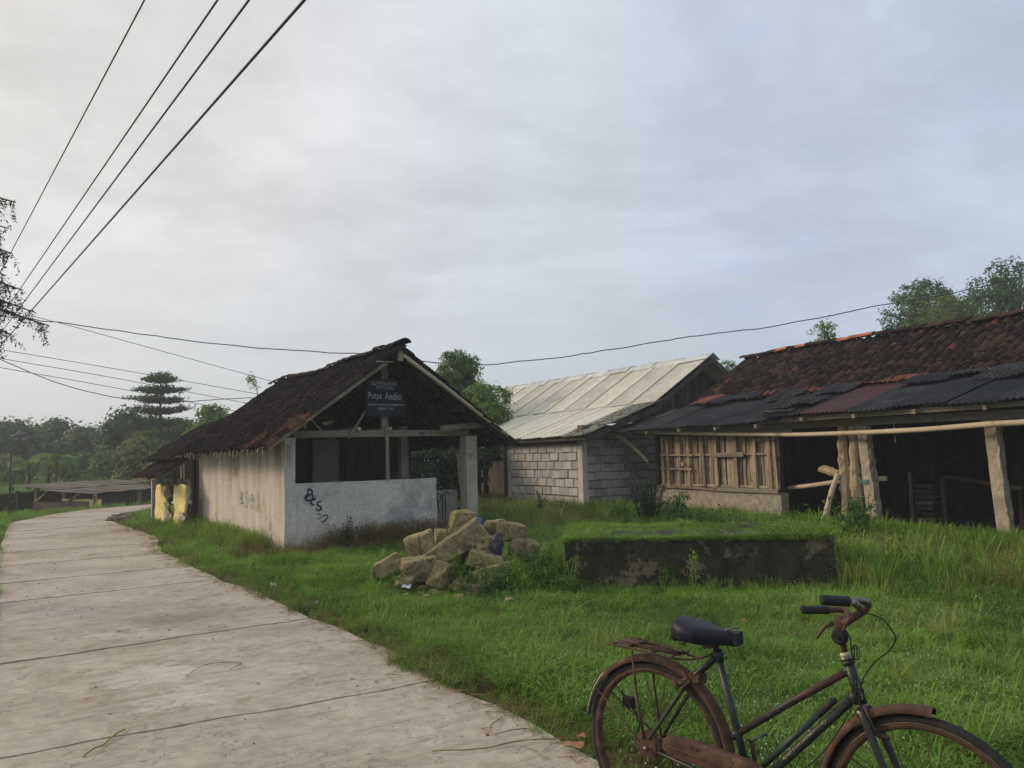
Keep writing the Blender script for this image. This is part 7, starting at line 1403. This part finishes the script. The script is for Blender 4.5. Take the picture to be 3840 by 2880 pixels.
# extra tall grass against the barn opening, platform front and hut side
def strip(A, B, n, w, keys, s0, s1, z0=0.0):
    t = r.random(n); P = np.array(A[:2]) + np.outer(t, np.array(B[:2]) - np.array(A[:2])) + r.normal(0, w, (n, 2)); okk = freemask(P[:, 0], P[:, 1]) if z0 == 0 else np.ones(n, bool); P = P[okk]; n = len(P)
    return P[:, 0], P[:, 1], np.full(n, z0), r.uniform(s0, s1, n), r.choice(sum([kinds[q] for q in keys], []), n)
parts_ = [strip(BL.world((-2.6, -0.9, 0)), BL.world((2.8, -0.9, 0)), 900, 0.45, ('tall', 'tallfresh'), 0.75, 1.3), strip(BL.world((-8.2, -0.6, 0)), BL.world((-2.6, -0.7, 0)), 700, 0.35, ('tall', 'tallfresh', 'lush'), 0.7, 1.2),
          strip(PL.world((-0.2, -0.22, 0)), PL.world((PW + 0.1, -0.22, 0)), 200, 0.14, ('lush', 'tall', 'fresh', 'weed'), 0.35, 0.75), strip(PL.world((PW + 0.35, -0.1, 0)), PL.world((PW + 0.5, PD, 0)), 420, 0.22, ('tall', 'tallfresh', 'lush', 'weed'), 0.8, 1.5),
          strip(PL.world((-0.6, 0.0, 0)), PL.world((-0.5, PD, 0)), 380, 0.25, ('lush', 'tall', 'weed'), 0.8, 1.3), strip(HL.world((-0.22, 0.5, 0)), HL.world((-0.22, 6.7, 0)), 260, 0.12, ('tall', 'tallfresh'), 0.7, 1.25),
          strip((-1.9, 9.2), (0.5, 9.0), 220, 0.22, ('lush', 'fresh', 'weed'), 0.4, 0.75), strip((-1.5, 10.4), (0.4, 10.4), 260, 0.25, ('lush', 'tall'), 0.9, 1.3), strip(QL.world((-5.2, -0.5, 0)), QL.world((0.5, -0.4, 0)), 420, 0.3, ('seed', 'dry', 'tall'), 0.9, 1.6)]
parts_ += [strip(HL.world((0.7, -0.2, 0)), HL.world((3.1, -0.2, 0)), 300, 0.14, ('seed', 'dry', 'seed'), 0.9, 1.7), strip(HL.world((0.05, -0.5, 0)), HL.world((4.6, -0.5, 0)), 260, 0.25, ('dry', 'seed', 'short'), 0.8, 1.3), strip(QL.world((-4.5, -1.0, 0)), QL.world((0.6, -0.9, 0)), 420, 0.5, ('seed', 'dry', 'tall'), 1.1, 1.9), strip(QL.world((0.4, 0.2, 0)), QL.world((0.4, 2.2, 0)), 160, 0.25, ('tall', 'lush', 'seed'), 0.9, 1.4)]
parts_ += [strip(PL.world((-0.2, PD + 0.25, 0)), PL.world((PW + 0.3, PD + 0.25, 0)), 300, 0.25, ('tall', 'tallfresh', 'lush', 'weed'), 0.9, 1.6), strip(PL.world((-0.3, PD + 1.2, 0)), PL.world((PW + 0.9, PD + 1.6, 0)), 420, 0.5, ('tall', 'tallfresh', 'lush', 'weed'), 0.8, 1.5), strip(PL.world((0.8, PD + 2.6, 0)), PL.world((PW + 0.6, PD + 3.0, 0)), 300, 0.5, ('tall', 'lush', 'weed'), 0.8, 1.4), strip(BL.world((-8.2, -0.9, 0)), BL.world((-1.0, -0.9, 0)), 300, 0.4, ('weed', 'weed', 'lush'), 1.6, 3.2), strip((-0.1, 9.2), (0.55, 9.6), 110, 0.2, ('weed', 'lush', 'weed'), 0.8, 1.6), strip(PL.world((PW + 0.2, 0.3, 0)), PL.world((PW + 1.6, 1.6, 0)), 160, 0.4, ('weed', 'tall', 'seed'), 1.0, 2.2), strip((5.2, 8.2), (7.6, 9.6), 160, 0.6, ('seed', 'tall', 'dry'), 0.9, 1.5)]
field('tall_grass', tuple(np.concatenate([p[i] for p in parts_]) for i in range(5)), None, 2)
# platform top
n = 2600; px, py_ = r.uniform(-0.03, PW + 0.03, n), r.uniform(-0.03, PD, n); W_ = PL.P + np.outer(px, PL.x) + np.outer(py_, PL.y)
u = r.random(n); kd = r.choice(kinds['fresh'] + kinds['short'], n); lim = (px > PW - 0.9) & (u < 0.6) | (u < 0.06); kd[lim] = r.choice(kinds['limeleaf'], lim.sum()); kd[(u > 0.9)] = r.choice(kinds['lush'], (u > 0.9).sum())
field('platform_grass', (W_[:, 0], W_[:, 1], np.full(n, PH - 0.015), r.uniform(0.16, 0.52, n) * (1 + 0.4 * (py_ > 1.2)) * (0.8 + 0.5 * np.sin(px * 5.1) * np.sin(px * 2.3 + 1) ** 2), kd), None, 3)
n = 360; px = r.uniform(-0.02, PW + 0.04, n); py_ = r.normal(-0.005, 0.02, n); W_ = PL.P + np.outer(px, PL.x) + np.outer(py_, PL.y); kd = r.choice(kinds['fresh'] + kinds['short'] + kinds['lush'], n); u = r.random(n); lim = (u < 0.25 + 0.3 * (px > PW - 1.2)); kd[lim] = r.choice(kinds['limeleaf'] + kinds['weed'], lim.sum())
field('platform_edge_growth', (W_[:, 0], W_[:, 1], PH - 0.02 + r.normal(0, 0.012, n), r.uniform(0.22, 0.55, n) * (1 + 0.5 * (px > PW - 1.0)), kd), None, 6)
# small pale flowers scattered in patches
x, y = wedge(5200, 3.0, 9.5, -30, 40); nzf = vn(x, y, 1.1, 21.0); ok = (~poly_side(ROADP, x, y)) & freemask(x, y) & ((nzf > 0.12) | (np.hypot(x - 0.95, y - 5.2) < 0.8)) & (x > -0.5); x, y = x[ok][:420], y[ok][:420]
field('clover_flowers', (x, y, np.full(len(x), 0.02), r.uniform(0.8, 1.2, len(x)), r.choice(kinds['flower'], len(x))), None, 4)
# rough grass on the slope and field beyond the road
n = 26000; x = r.uniform(-46, -10, n); y = r.uniform(20, 66, n); dd_ = dropd(x, y); ok = (dd_ > 0.15); ok &= ~((dd_ < 1.6) & (y > 24)); x, y = x[ok], y[ok]
kd = r.choice(kinds['short'] + kinds['fresh'] + kinds['lush'], len(x)); field('field_grass_tufts', (x, y, gz(x, y), r.uniform(1.3, 2.4, len(x)), kd), None, 5)
# ------------------------------------------------------------------ haze
hz = bpy.data.materials.new('haze_air'); hz.use_nodes = True; t = hz.node_tree; t.nodes.clear(); ho = N(t, 'ShaderNodeOutputMaterial'); pv = N(t, 'ShaderNodeVolumePrincipled'); pv.inputs['Color'].default_value = (0.86, 0.91, 1.0, 1); pv.inputs['Density'].default_value = 0.0019; pv.inputs['Anisotropy'].default_value = 0.2
t.links.new(pv.outputs[0], ho.inputs['Volume'])
b = MB(); b.box((-245, -245, -3.4), (245, 245, 17)); b.build('haze', hz, kind='stuff')
